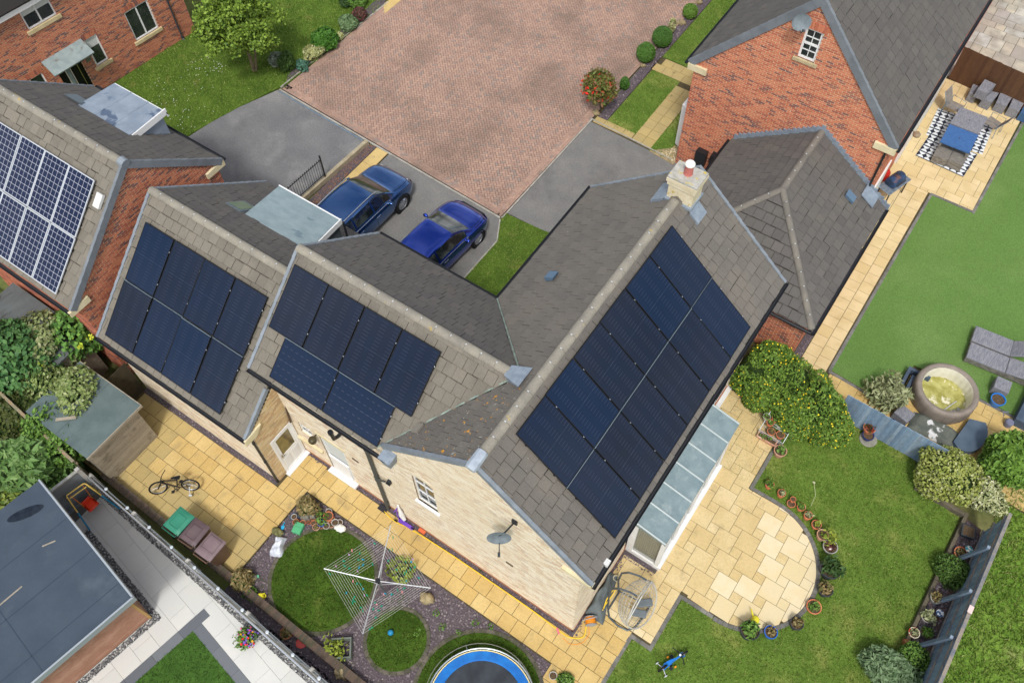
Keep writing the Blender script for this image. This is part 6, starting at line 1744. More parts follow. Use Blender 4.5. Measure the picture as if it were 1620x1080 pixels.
# ------------------------------------------------------------------ rotary airer
AR = thing('rotary_airer', 'four-armed rotary washing line hung with coloured pegs', 'clothes airer', (-7.30, 3.45, 0))
ctr = Vector((-7.32, 3.46, 1.68)); tips = [Vector((-8.72, 2.88, 1.80)), Vector((-7.98, 4.87, 1.80)), Vector((-5.98, 4.10, 1.80)), Vector((-6.73, 2.13, 1.80))]
ALU = mat('airer_alu', S(206, 210, 212), c2=S(184, 188, 192), s=4, metal=0.4, rough=0.4)
obj('pole', MB().tube([(-7.31, 3.52, 0), (-7.32, 3.46, 1.75)], 0.025, 10), mat('pole_grey', S(110, 116, 118), metal=0.4, rough=0.5), AR, True)
obj('hub', MB().lathe([(0.05, -0.08), (0.07, -0.05), (0.07, 0.05), (0.04, 0.09)], ctr, 12), mat('hub_black', S(40, 42, 46)), AR, True)
for tp in tips:
 obj('arm', MB().tube([ctr, tp], 0.016, 8).tube([ctr - Vector((0, 0, 0.35)), ctr.lerp(tp, 0.42)], 0.010, 6), ALU, AR, True)
LN = mat('line_white', S(214, 214, 210), rough=0.6)
for k in range(11):
 f = 1.0 - k * 0.058
 for i in range(4):
  a, b = ctr.lerp(tips[i], f), ctr.lerp(tips[(i + 1) % 4], f)
  mid = (a + b) / 2 - Vector((0, 0, 0.02))
  obj('line', MB().tube([a, mid, b], 0.0026, 4), LN, AR)
PEG = [mat('peg_green', S(20, 150, 120)), mat('peg_teal', S(40, 150, 180)), mat('peg_pink', S(226, 150, 150)), mat('peg_lilac', S(186, 150, 190))]
for k in range(58):
 i = random.randrange(4); f = 1.0 - random.randrange(11) * 0.058; s = random.uniform(0.08, 0.92)
 p = ctr.lerp(tips[i], f).lerp(ctr.lerp(tips[(i + 1) % 4], f), s)
 obj('peg', MB().cbox(p, 0.022, 0.05, 0.08, random.uniform(0, 3), random.uniform(-0.4, 0.4)), PEG[0 if k % 3 else (1 if k % 2 else 2 + k % 4 // 2)], AR)

# ------------------------------------------------------------------ trampoline
tc_, trr = Vector((-3.30, 2.57, 0)), 1.40
TP = thing('trampoline', 'round trampoline with blue padding and pale rimmed net hoop', 'trampoline', (tc_.x, tc_.y, 0.03))
zt_ = 0.62
ring = lambda r, z, n=48: [(tc_.x + r * math.cos(2 * PI * i / n), tc_.y + r * math.sin(2 * PI * i / n), z) for i in range(n)]
pad = MB(); n = 48
vs = []
for r, z in ((trr, zt_), (trr - 0.02, zt_ + 0.03), (trr - 0.22, zt_ + 0.025), (trr - 0.26, zt_ - 0.01)):
 vs += ring(r, z, n)
pad.add(vs, [(l * n + i, l * n + (i + 1) % n, (l + 1) * n + (i + 1) % n, (l + 1) * n + i) for l in range(3) for i in range(n)])
obj('safety_pad', pad, mat('pad_blue', S(22, 116, 196), c2=S(16, 98, 176), s=3, rough=0.5, bump=(6, 0.5, 0.03)), TP, True)
obj('jump_mat', MB().lathe([(0.01, 0), (trr - 0.25, 0.0)], (tc_.x, tc_.y, zt_ - 0.02), 48, caps=False), mat('mat_black', S(40, 44, 50), c2=S(58, 64, 72), s=2, rough=0.6), TP)
CRM = mat('cream_trim', S(232, 216, 160), rough=0.6)
obj('pad_trim', MB().tube(ring(trr + 0.01, zt_ + 0.01), 0.016, 6, closed=True), CRM, TP, True)
obj('ring_frame', MB().tube(ring(trr + 0.07, zt_ - 0.02), 0.022, 8, closed=True), mat('galv', S(176, 186, 194), metal=0.6, rough=0.4), TP, True)
obj('net_hoop', MB().tube(ring(trr + 0.03, 1.35), 0.010, 6, closed=True), mat('hoop_grey', S(120, 120, 112), rough=0.6), TP, True)
for k in range(6):
 a = 2 * PI * k / 6 + 0.35
 x, y = tc_.x + (trr + 0.08) * math.cos(a), tc_.y + (trr + 0.08) * math.sin(a)
 obj('leg', MB().tube([(x, y, 0.0), (x, y, zt_)], 0.025, 8), mat('galv', S(176, 186, 194)), TP, True)
 obj('net_pole', MB().tube([(x, y, zt_), (tc_.x + (trr + 0.03) * math.cos(a), tc_.y + (trr + 0.03) * math.sin(a), 1.35)], 0.014, 6), mat('hoop_grey', S(120, 120, 112)), TP, True)
for k in range(40):
 a = 2 * PI * k / 40
 obj('spring_tie', MB().tube([(tc_.x + (trr + 0.01) * math.cos(a), tc_.y + (trr + 0.01) * math.sin(a), zt_), (tc_.x + (trr + 0.07) * math.cos(a), tc_.y + (trr + 0.07) * math.sin(a), zt_ - 0.02)], 0.007, 4), mat('galv', S(176, 186, 194)), TP)

# ------------------------------------------------------------------ hanging egg chair
EG = thing('egg_chair', 'double hanging egg chair of grey rattan on a steel stand', 'garden chair', (-1.35, 7.1, 0.03))
GST = mat('stand_grey', S(86, 94, 100), metal=0.3, rough=0.45); RAT = mat('rattan_grey', S(190, 186, 174), c2=S(168, 164, 154), s=8, rough=0.7)
ec = Vector((-1.38, 7.08, 0))
base = [(-1.86, 6.74), (-1.72, 6.58), (-1.40, 6.52), (-1.12, 6.56), (-0.98, 6.75), (-0.93, 7.2), (-0.94, 7.55)]
obj('stand_ring', MB().tube([(x, y, 0.06) for x, y in base], 0.028, 8), GST, EG, True)
for dy in (0.0, 0.52):
 obj('stand_arch', MB().tube([(-1.88, 6.78 + dy * 1.1, 0.06), (-1.98, 6.86 + dy, 0.9), (-1.95, 6.87 + dy, 1.6), (-1.78, 6.90 + dy, 1.90), (-1.5, 6.97 + dy, 1.92), (-1.30, 7.03 + dy, 1.78)], 0.028, 8), GST, EG, True)
obj('stand_bar', MB().tube([(-1.86, 6.76, 0.06), (-1.86, 7.40, 0.06)], 0.026, 8).tube([(-1.86, 7.38, 0.06), (-0.94, 7.5, 0.06)], 0.02, 8), GST, EG, True)
# basket: open ellipsoid shell of rattan strands facing the garden
bc = Vector((-1.20, 7.14, 0.95)); A_, B_, C_ = 0.56, 0.70, 0.62
bs = MB()
def bp(th, ph):
 return bc + Vector((-A_ * math.cos(th) * math.cos(ph) + 0.05, B_ * math.sin(th), C_ * math.sin(ph) * math.cos(th)))
for k in range(15):
 ph = rad(-135 + k * 215 / 14)
 bs.tube([bp(rad(-88 + 176 * i / 16), ph) for i in range(17)], 0.008, 5)
for k in range(19):
 th = rad(-80 + k * 160 / 18)
 bs.tube([bp(th, rad(-135 + 215 * i / 14)) for i in range(15)], 0.006, 5)
obj('basket_weave', bs, RAT, EG, True)
rimp = [bp(rad(-88 + 176 * i / 20), rad(-135)) for i in range(21)] + [bp(rad(88 - 176 * i / 20), rad(80)) for i in range(21)]
obj('basket_rim', MB().tube(rimp, 0.022, 8, closed=True), RAT, EG, True)
obj('top_bar', MB().tube([bp(rad(-60), rad(85)) + Vector((0, 0, 0.05)), bc + Vector((0.02, 0, C_ + 0.1)), bp(rad(60), rad(85)) + Vector((0, 0, 0.05))], 0.018, 8), mat('bar_pale', S(190, 190, 184), rough=0.5), EG, True)
for dy in (-0.12, 0.22):
 obj('cushion', MB(Matrix.Translation((-1.08, 7.15 + dy, 0.50)) @ Matrix.Rotation(0.5 + dy, 4, 'Z')).rbox(-0.22, 0.22, -0.11, 0.11, -0.04, 0.05, 0.03), mat('cushion_grey', S(110, 118, 122), c2=S(98, 106, 110), s=4, rough=0.9), EG, True)

# grey cushion cover slumped against the wall
cv = MB(); nx, ny = 14, 20; pts = []
for i in range(ny + 1):
 for j in range(nx + 1):
  u, v = j / nx, i / ny
  e = min(1.0, 5 * min(u, 1 - u, v, 1 - v) + 0.12)
  h = 0.42 * math.sqrt(max(0, e)) * (0.75 + 0.25 * math.sin(v * 3.0)) * (1.15 - 0.75 * u) + 0.035 * math.sin(9 * u + 14 * v) + 0.03 * math.sin(17 * v - 6 * u)
  x = -2.36 + u * (0.30 + 0.30 * (1 - v) ** 1.5) + 0.02 * math.sin(v * 12); y = 6.28 + v * 1.42
  pts.append((x, y, 0.03 + max(0, h)))
cv.add(pts, [(i * (nx + 1) + j, i * (nx + 1) + j + 1, (i + 1) * (nx + 1) + j + 1, (i + 1) * (nx + 1) + j) for i in range(ny) for j in range(nx)])
tag(obj('cushion_cover', cv, mat('cover_grey', S(104, 112, 112), c2=S(92, 100, 102), s=5, rough=0.85, bump=(14, 0.6, 0.03)), smooth=True, angle=80), 'crumpled grey fabric cover heaped against the cream house corner', 'cover')

# cable reel and hoses
RL = thing('cable_reel', 'orange cable wound on a grey reel by the house corner', 'cable reel', (-2.12, 6.18, 0.03))
ORG = mat('orange_cable', S(238, 150, 30), rough=0.5)
M_ = Matrix.Translation((-2.10, 6.17, 0.19)) @ Matrix.Rotation(rad(40), 4, 'Z') @ Matrix.Rotation(PI / 2, 4, 'X')
cb_ = MB()
for k in range(7):
 torus(cb_, M_ @ Matrix.Translation((0, 0, -0.09 + k * 0.03)), 0.12 + 0.012 * (k % 2), 0.017, 20, 6)
obj('cable', cb_, ORG, RL, True)
obj('drum', MB(M_).lathe([(0.09, -0.12), (0.16, -0.12), (0.16, -0.105), (0.09, -0.10), (0.09, 0.10), (0.16, 0.105), (0.16, 0.12), (0.09, 0.12)], (0, 0, 0), 20), mat('reel_grey', S(150, 154, 158), rough=0.5), RL, True)
obj('reel_stand', MB().tube([(-2.30, 6.02, 0.03), (-2.28, 6.02, 0.36), (-2.0, 6.33, 0.36), (-1.98, 6.33, 0.03)], 0.014, 6), mat('reel_grey', S(150, 154, 158)), RL, True)
def wander(pts, n=8):
 out = []; xs = list(range(len(pts)))
 for i in range((len(pts) - 1) * n + 1):
  t = i / n
  out.append(tuple(catmull(xs, [p[k] for p in pts], t) for k in range(3)))
 return out
tag(obj('garden_hose', MB().tube(wander([(-9.15, 5.50, 0.05), (-8.6, 5.40, 0.05), (-7.9, 5.48, 0.05), (-6.5, 5.53, 0.05), (-5, 5.53, 0.05), (-3.6, 5.52, 0.05), (-2.75, 5.48, 0.05), (-2.35, 5.50, 0.05), (-2.05, 5.72, 0.05), (-2.15, 6.05, 0.12)]), 0.016, 6), mat('hose_yellow', S(240, 200, 40), rough=0.5), smooth=True), 'yellow garden hose laid along the slate strip under the gable', 'hose')
tag(obj('extension_cable', MB().tube(wander([(-2.08, 6.05, 0.12), (-1.95, 5.85, 0.045), (-2.0, 5.55, 0.04), (-2.25, 5.35, 0.04), (-2.5, 5.38, 0.04)]), 0.008, 5), ORG, smooth=True), 'thin orange cable looping over the slabs at the house corner', 'cable')
tag(obj('garden_hose', MB().tube(wander([(-1.95, 6.6, 0.5), (-1.99, 6.8, 0.75), (-1.97, 7.05, 0.85), (-1.93, 7.2, 0.70), (-1.95, 6.95, 0.45), (-1.98, 6.7, 0.35), (-1.95, 6.55, 0.45)]), 0.014, 6), mat('hose_yellow', S(240, 200, 40)), smooth=True), 'yellow hose coil hanging on the egg chair stand', 'hose')
tag(obj('dog_toy', MB().tube([(-2.78, 5.50, 0.05), (-2.70, 5.44, 0.07), (-2.66, 5.40, 0.05)], [0.03, 0.018, 0.025], 8), mat('toy_pink', S(240, 110, 150)), smooth=True), 'small pink toy lying on the hose under the gable', 'toy')
pot_m = mat('cream_pot', S(206, 198, 172), c2=S(180, 170, 142), s=6)
tag(obj('drain_pot', MB().lathe([(0.07, 0), (0.09, 0.16), (0.10, 0.17), (0.08, 0.17), (0.06, 0.06)], (-2.12, 7.62, 0.03), 16), pot_m, smooth=True), 'small empty cream pot in the slate by the bay', 'pot')

# child's scooter and things by the downpipe
SCO = thing('scooter', 'purple toy scooter lying by the downpipe on the slate', 'scooter', (-8.2, 5.5, 0.03))
PUR = mat('scooter_purple', S(118, 74, 186), rough=0.4)
obj('deck', MB().hull8([(-8.45, 5.44, 0.06), (-7.95, 5.46, 0.06), (-7.93, 5.56, 0.06), (-8.45, 5.56, 0.06)], [(-8.45, 5.44, 0.10), (-7.92, 5.46, 0.09), (-7.92, 5.56, 0.09), (-8.45, 5.56, 0.10)]), PUR, SCO)
obj('stem', MB().tube([(-8.45, 5.50, 0.09), (-8.52, 5.55, 0.35), (-8.55, 5.60, 0.62)], 0.018, 8).tube([(-8.55, 5.48, 0.62), (-8.55, 5.68, 0.64)], 0.015, 6), PUR, SCO, True)
for x, y in ((-8.52, 5.42), (-8.48, 5.62), (-7.95, 5.51)):
 obj('wheel', MB(Matrix.Translation((x, y, 0.085)) @ Matrix.Rotation(PI / 2, 4, 'X')).lathe([(0.02, -0.018), (0.055, -0.018), (0.055, 0.018), (0.02, 0.018)], (0, 0, 0), 14), mat('wheel_black', S(28, 28, 30)), SCO, True)
rag = MB(); torus(rag, Matrix.Translation((-8.35, 5.60, 1.0)), 0.05, 0.03, 10, 6)
tag(obj('white_sling', MB().tube([(-8.42, 5.60, 0.95), (-8.36, 5.58, 0.72), (-8.40, 5.60, 0.40), (-8.28, 5.57, 0.20)], [0.02, 0.06, 0.09, 0.05], 8).tube([(-8.44, 5.62, 1.05), (-8.40, 5.59, 0.93)], [0.035, 0.03], 8), mat('white_cloth', S(232, 232, 232), rough=0.9), smooth=True), 'white cloth hanging from a wall hook by the downpipe', 'cloth')
tag(obj('drain_gully', MB().box(-9.25, -8.95, 5.42, 5.62, 0.02, 0.06).box(-9.2, -9.0, 5.46, 5.58, 0.06, 0.075), mat('gully_black', S(50, 50, 54))), 'black drain gully at the foot of the soil pipe', 'drain')
tag(obj('red_brick_loose', MB().box(-7.78, -7.56, 5.56, 5.66, 0.03, 0.10), mat('loose_brick', S(226, 108, 66))), 'loose orange brick against the gable plinth', 'brick')

# ------------------------------------------------------------------ leaves
def unit(v):
 return v / np.maximum(1e-9, np.linalg.norm(v, axis=-1, keepdims=True))


def leaf_quads(P, Nrm, size, elong=1.6, flat=0.5):
 """one folded-free diamond leaf at every point, facing roughly Nrm"""
 n = len(P)
 nr = unit(Nrm * (1 - flat) + unit(RNG.normal(size=(n, 3))) * flat * 1.2 + np.array([0, 0, 0.25]))
 a = unit(np.cross(nr, unit(RNG.normal(size=(n, 3))))); b = np.cross(nr, a)
 s = size * RNG.uniform(0.6, 1.3, (n, 1))
 V = np.stack([P - a * s * elong * 0.5, P - b * s * 0.5 + nr * s * 0.08, P + a * s * elong * 0.5, P + b * s * 0.5 + nr * s * 0.08], axis=1)
 return V.reshape(-1, 3)


def lumpy(D, seed, amp):
 r = np.random.default_rng(seed); k = np.ones(len(D))
 for _ in range(5):
  f = r.normal(0, 2.6, 3); p = r.uniform(0, 6.3)
  k += amp * 0.5 * np.sin(D @ f + p)
 return k


def ball_points(c, rad_, n, seed=0, amp=0.15, shell=(0.72, 1.0), zmin=None):
 D = unit(RNG.normal(size=(n, 3))); r = RNG.uniform(*shell, (n, 1)) ** 0.7
 P = np.array(c) + D * np.array(rad_) * r * lumpy(D, seed, amp)[:, None]
 if zmin is not None:
  k = P[:, 2] > zmin; P, D = P[k], D[k]
 return P, D


def leaf_mat(name, cols, rough=0.55, spec=0.25):
 return mat(name, cols[0], ramp=[(i / max(1, len(cols) - 1), k) for i, k in enumerate(cols)], rough=rough, spec=spec)


GRN = leaf_mat('leaf_mid_green', [S(72, 106, 40), S(92, 128, 50), S(112, 146, 62), S(80, 116, 44)])
YGR = leaf_mat('leaf_yellow_green', [S(104, 124, 36), S(132, 148, 50), S(158, 168, 66), S(116, 134, 42)])
DGR = leaf_mat('leaf_dark_green', [S(40, 64, 30), S(56, 84, 40), S(72, 98, 48), S(48, 72, 36)])
OLV = leaf_mat('leaf_olive', [S(120, 130, 88), S(150, 156, 112), S(168, 172, 130), S(104, 114, 74)])
BLG = leaf_mat('leaf_blue_green', [S(62, 104, 86), S(82, 126, 104), S(52, 90, 78), S(96, 138, 112)])
DRY = leaf_mat('leaf_dry', [S(134, 116, 74), S(158, 140, 94), S(110, 96, 62), S(96, 104, 56)])
RED = leaf_mat('leaf_red', [S(124, 46, 40), S(156, 60, 46), S(98, 70, 44), S(84, 92, 44), S(96, 58, 40)])
PLUM = leaf_mat('leaf_plum', [S(84, 50, 52), S(106, 64, 60), S(68, 44, 48), S(122, 84, 70)])
VARI = leaf_mat('leaf_variegated', [S(150, 154, 92), S(188, 186, 130), S(108, 122, 62), S(206, 202, 156)])
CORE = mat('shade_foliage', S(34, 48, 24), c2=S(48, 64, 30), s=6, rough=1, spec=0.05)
BARK = mat('bark', S(110, 94, 74), c2=S(82, 70, 56), s=9, fine=(30, 0.2), rough=1, stretch=(1, 1, 0.25))


def bush(name, label, c, rad_, n, size, m, cat='shrub', group=None, seed=1, amp=0.15, elong=1.6, flat=0.5, core=0.86, zmin=0.0, shell=(0.72, 1.02), stem=True, crown='foliage'):
 c = Vector(c)
 t = thing(name, label, cat, (c.x, c.y, 0), group=group)
 P, D = ball_points(c, rad_, n, seed, amp, shell, zmin)
 npmesh(crown, leaf_quads(P, D, size, elong, flat), 4, m, t)
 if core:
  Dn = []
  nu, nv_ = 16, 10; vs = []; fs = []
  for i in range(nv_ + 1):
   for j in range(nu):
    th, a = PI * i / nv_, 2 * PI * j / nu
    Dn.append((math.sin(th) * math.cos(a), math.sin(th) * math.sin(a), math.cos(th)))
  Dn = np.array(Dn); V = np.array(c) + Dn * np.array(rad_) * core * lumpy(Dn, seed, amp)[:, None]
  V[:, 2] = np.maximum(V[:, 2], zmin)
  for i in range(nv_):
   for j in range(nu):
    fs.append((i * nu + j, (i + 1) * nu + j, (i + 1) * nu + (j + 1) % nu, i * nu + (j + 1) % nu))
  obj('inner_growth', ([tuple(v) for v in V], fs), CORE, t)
 if stem:
  mb = MB()
  for k in range(3):
   a = 2 * PI * k / 3 + seed
   mb.tube([(c.x, c.y, 0), (c.x + rad_[0] * 0.35 * math.cos(a), c.y + rad_[1] * 0.35 * math.sin(a), c.z)], [0.03, 0.012], 6)
  obj('stem', mb, BARK, t)
 return t


# ------------------------------------------------------------------ flower pots
TERRA = mat('terracotta', S(214, 130, 90), c2=S(198, 114, 78), s=7, c3=S(218, 172, 142), s3=5, lo3=0.6, hi3=0.75, fine=(40, 0.08), rough=0.9)
PINKP = mat('pale_terracotta', S(204, 158, 132), c2=S(190, 142, 116), s=6, c3=S(214, 188, 168), s3=4, lo3=0.55, hi3=0.7, rough=0.9)
BLKPOT = mat('black_pot', S(52, 56, 60), c2=S(64, 68, 72), s=5, rough=0.6)
GREYPOT = mat('pale_grey_pot', S(176, 174, 168), c2=S(160, 158, 152), s=6, rough=0.8)
BLUEPOT = mat('blue_glaze', S(34, 96, 190), c2=S(44, 108, 204), s=5, rough=0.25, coat=0.5)
WHTPOT = mat('white_pot', S(206, 202, 196), c2=S(176, 172, 166), s=7, rough=0.7)
COMPOST = mat('compost', S(74, 58, 44), c2=S(100, 84, 62), s=30, lo=0.4, hi=0.6, fine=(80, 0.3), rough=1)


def pot(label, p, r, h, m, plant=None, n=60, leaf=0.05, spread=1.0, ph=0.2, group=None, z=0.0, name='flower_pot', dx=0.0, dy=0.0, tilt=None):
 """p: photo pixel of the rim's centre, or a world point"""
 q = G(p[0], p[1], z + h) if not isinstance(p, Vector) else p
 x, y = q.x, q.y
 t = thing(name, label, 'flower pot', (x, y, z), group=group)
 if tilt:
  t.matrix_world = Matrix.Translation((x, y, z + r * 0.8)) @ Matrix.Rotation(tilt[1], 4, 'Z') @ Matrix.Rotation(tilt[0], 4, 'X') @ Matrix.Translation((0, 0, -h / 2)); WM[t.name] = t.matrix_world.copy()
 c = (0, 0, 0)
 obj('pot', MB().lathe([(r * 0.70, 0), (r * 0.93, h * 0.80), (r * 1.0, h * 0.80), (r * 1.02, h), (r * 0.90, h), (r * 0.86, h * 0.84)], c, 20), m, t, True, local=True)
 obj('soil', MB().lathe([(0.005, h * 0.88), (r * 0.88, h * 0.86)], c, 16, caps=False), COMPOST, t, local=True)
 if plant:
  P, D = ball_points((dx, dy, h + ph * 0.45), (r * spread, r * spread, ph), n, int(x * 10) % 97, 0.25, (0.2, 1.0), h * 0.85)
  npmesh('leaves', leaf_quads(P, D, leaf, 2.0, 0.7), 4, plant, t, local=True)
  st = MB()
  for k in range(3):
   a = k * 2.1 + x; st.tube([(0.02 * math.cos(a), 0.02 * math.sin(a), h * 0.86), (dx + r * spread * 0.5 * math.cos(a), dy + r * spread * 0.5 * math.sin(a), h + ph * 0.7)], 0.005, 4)
  obj('stem', st, mat('green_stem', S(92, 104, 54)), t, local=True)
 return t


gp = 'pots standing round the patio edge'
pot('terracotta pot with green plant, first of the patio row nearest the kerb corner', (1218, 765), 0.135, 0.24, TERRA, GRN, 50, 0.06, 0.9, 0.12, gp)
pot('terracotta pot with pale dead heads, second of the patio row', (1237, 779), 0.125, 0.24, TERRA, OLV, 36, 0.05, 0.8, 0.08, gp)
pot('wide terracotta bowl in the patio row with a smaller pot inside', (1252, 796), 0.13, 0.14, TERRA, None, group=gp)
pot('small terracotta pot standing in the wide bowl', (1255, 789), 0.085, 0.17, TERRA, None, group=gp, z=0.10)
pot('terracotta pot with leafy sprig, fourth of the patio row', (1268, 801), 0.13, 0.2, TERRA, GRN, 44, 0.06, 0.9, 0.12, gp)
pot('terracotta pot with grey seedlings and a long bent stalk', (1279, 814), 0.13, 0.24, TERRA, OLV, 40, 0.05, 0.8, 0.1, gp)
pot('terracotta pot with a bright lime green tuft', (1292, 829), 0.145, 0.2, TERRA, YGR, 50, 0.06, 0.6, 0.12, gp)
pot('pale pink pot with a yellow-green shrub leaning outwards', (1302, 845), 0.17, 0.28, PINKP, YGR, 130, 0.055, 1.5, 0.28, gp, dx=0.2, dy=-0.02)
pot('round pale grey pot holding a red and white ornament', (1314, 864), 0.215, 0.22, GREYPOT, PLUM, 60, 0.06, 0.75, 0.1, gp)
pot('largest black pot on the lawn with a leafy rose', (1315, 899), 0.29, 0.42, BLKPOT, DGR, 190, 0.09, 1.15, 0.28, gp)
pot('black pot of dry tangled stalks below the leafy rose', (1307, 932), 0.20, 0.30, BLKPOT, DRY, 110, 0.06, 0.95, 0.14, gp)
pot('wide terracotta bowl with low green weeds on the lawn', (1288, 959), 0.21, 0.20, TERRA, GRN, 70, 0.05, 0.75, 0.08, gp)
pot('black pot of straw-coloured grass at the curve of the patio', (1261, 985), 0.19, 0.28, BLKPOT, DRY, 130, 0.05, 0.95, 0.16, gp)
pot('glossy blue pot standing on the lawn below the patio', (1220, 999), 0.185, 0.30, BLUEPOT, DRY, 80, 0.05, 0.8, 0.1, gp)
pot('big black tub with a green leafy plant beside the blue pot', (1187, 996), 0.27, 0.40, BLKPOT, GRN, 150, 0.08, 0.95, 0.25, gp)
pot('pale pink pot with a blue toy in it beside the plant stand', (1235, 712), 0.20, 0.30, PINKP, GRN, 60, 0.05, 0.8, 0.1, gp)
stalk = G(1283, 800, 0.24)
tag(obj('flower_stalk', MB().tube([(stalk.x, stalk.y, 0.24), (stalk.x - 0.05, stalk.y + 0.2, 0.6), (stalk.x - 0.25, stalk.y + 0.45, 0.75)], 0.007, 5).sphere((stalk.x - 0.27, stalk.y + 0.47, 0.76), 0.05, 0.035, 0.03, 8, 5), mat('stalk_pale', S(176, 178, 140))), 'long bent flower stalk leaning out of the patio pot', 'stalk')
wcn = G(1187, 985, 0.2)
tag(obj('watering_can', MB().lathe([(0.10, 0), (0.11, 0.18), (0.08, 0.22), (0.03, 0.23)], (wcn.x + 0.08, wcn.y + 0.18, 0.0), 14).tube([(wcn.x + 0.05, wcn.y + 0.2, 0.05), (wcn.x - 0.16, wcn.y + 0.34, 0.28)], [0.03, 0.018], 8), mat('can_yellow', S(226, 214, 40), rough=0.4), smooth=True), 'yellow watering can behind the big black tub', 'watering can')
orn = G(1314, 864, 0.3)
tag(obj('ornament', MB().sphere((orn.x + 0.02, orn.y - 0.04, 0.27), 0.05, 0.07, 0.05, 10, 6), mat('ornament_red', S(196, 90, 84), c2=S(230, 226, 220), s=25, lo=0.45, hi=0.5)), 'small red and white ornament in the grey pot', 'ornament')

# plant stand with pots
c4 = [G(1180 + a / 6.75, 640 + b / 6.75, z) for a, b, z in ((265, 72, 0.62), (515, 215, 0.62), (372, 425, 0.05), (120, 285, 0.05))]
ux = (c4[1] - c4[0]); ux.z = 0; sw = ux.length; ux.normalize(); uy = Vector((-ux.y, ux.x, 0)) * -1
so = Vector((c4[0].x, c4[0].y, 0))
sm = Matrix.Identity(4)
for i in range(3): sm[i][0], sm[i][1], sm[i][3] = ux[i], uy[i], so[i]
PS = thing('plant_stand', 'galvanised tiered wire stand full of pots by the yellow hedge', 'plant stand', so)
ZW = mat('zinc_wire', S(198, 204, 206), metal=0.4, rough=0.4)
for x in (0, sw):
 obj('leg', MB(sm).tube([(x, 0, 0), (x, 0, 0.70)], 0.012, 6).tube([(x, 0.62, 0), (x, 0.62, 0.35)], 0.012, 6).tube([(x, 0, 0.70), (x, 0.62, 0.35)], 0.010, 6), ZW, PS, True)
for y, z in ((0.0, 0.70), (0.30, 0.56), (0.05, 0.45), (0.32, 0.45), (0.36, 0.22), (0.60, 0.22), (0.62, 0.35)):
 obj('shelf_bar', MB(sm).tube([(0, y, z), (sw, y, z)], 0.010, 6), ZW, PS, True)
k = 0
desc = ['grey galvanised pot at the upper left corner', 'large terracotta bowl at the back', 'small dark pot at the upper right', 'terracotta pot on the second tier left', 'white pot with orange flowers in the middle', 'white cup-shaped pot with red inside', 'terracotta pot on the lower tier', 'split terracotta half pot on the lower tier right', 'blue and white small pot at the right end']
for (a, b, z, r, m_, pl2_), ds in zip(((225, 125, .47, .13, GREYPOT, GRN), (325, 150, .47, .15, TERRA, GRN), (420, 185, .47, .07, BLKPOT, None), (262, 190, .47, .13, TERRA, GRN), (365, 215, .40, .12, WHTPOT, YGR), (440, 215, .45, .10, WHTPOT, RED), (272, 285, .24, .14, TERRA, DRY), (370, 320, .24, .15, TERRA, None), (470, 255, .42, .09, BLUEPOT, None)), desc):
 p = G(1180 + a / 6.75, 640 + b / 6.75, z + 0.15)
 pot(ds + ' of the wire stand', Vector((p.x, p.y, 0)), r * 0.9, 0.16, m_, pl2_, 26, 0.045, 0.8, 0.08, 'pots on the wire plant stand', z=z)
TR = thing('planter_trough', 'long pale terracotta trough in front of the wire stand', 'planter', G(1215, 693, 0.2))
tm = Matrix.Translation((G(1214, 693, 0.2).x, G(1214, 693, 0.2).y, 0.03)) @ Matrix.Rotation(math.atan2(ux.y, ux.x), 4, 'Z')
obj('trough', MB(tm).hull8([(-0.28, -0.08, 0), (0.28, -0.08, 0), (0.28, 0.08, 0), (-0.28, 0.08, 0)], [(-0.31, -0.11, 0.17), (0.31, -0.11, 0.17), (0.31, 0.11, 0.17), (-0.31, 0.11, 0.17)]), PINKP, TR)
obj('rim', MB(tm).box(-0.325, 0.325, -0.125, -0.09, 0.15, 0.19).box(-0.325, 0.325, 0.09, 0.125, 0.15, 0.19).box(-0.325, -0.29, -0.09, 0.09, 0.15, 0.19).box(0.29, 0.325, -0.09, 0.09, 0.15, 0.19), PINKP, TR)
obj('soil', MB(tm).box(-0.29, 0.29, -0.09, 0.09, 0.172, 0.178), COMPOST, TR)
P, D = ball_points(tm @ Vector((0, 0, 0.2)), (0.28, 0.1, 0.08), 60, 3, 0.2, (0.2, 1)); npmesh('leaves', leaf_quads(P, D, 0.04, 2, .7), 4, GRN, TR)

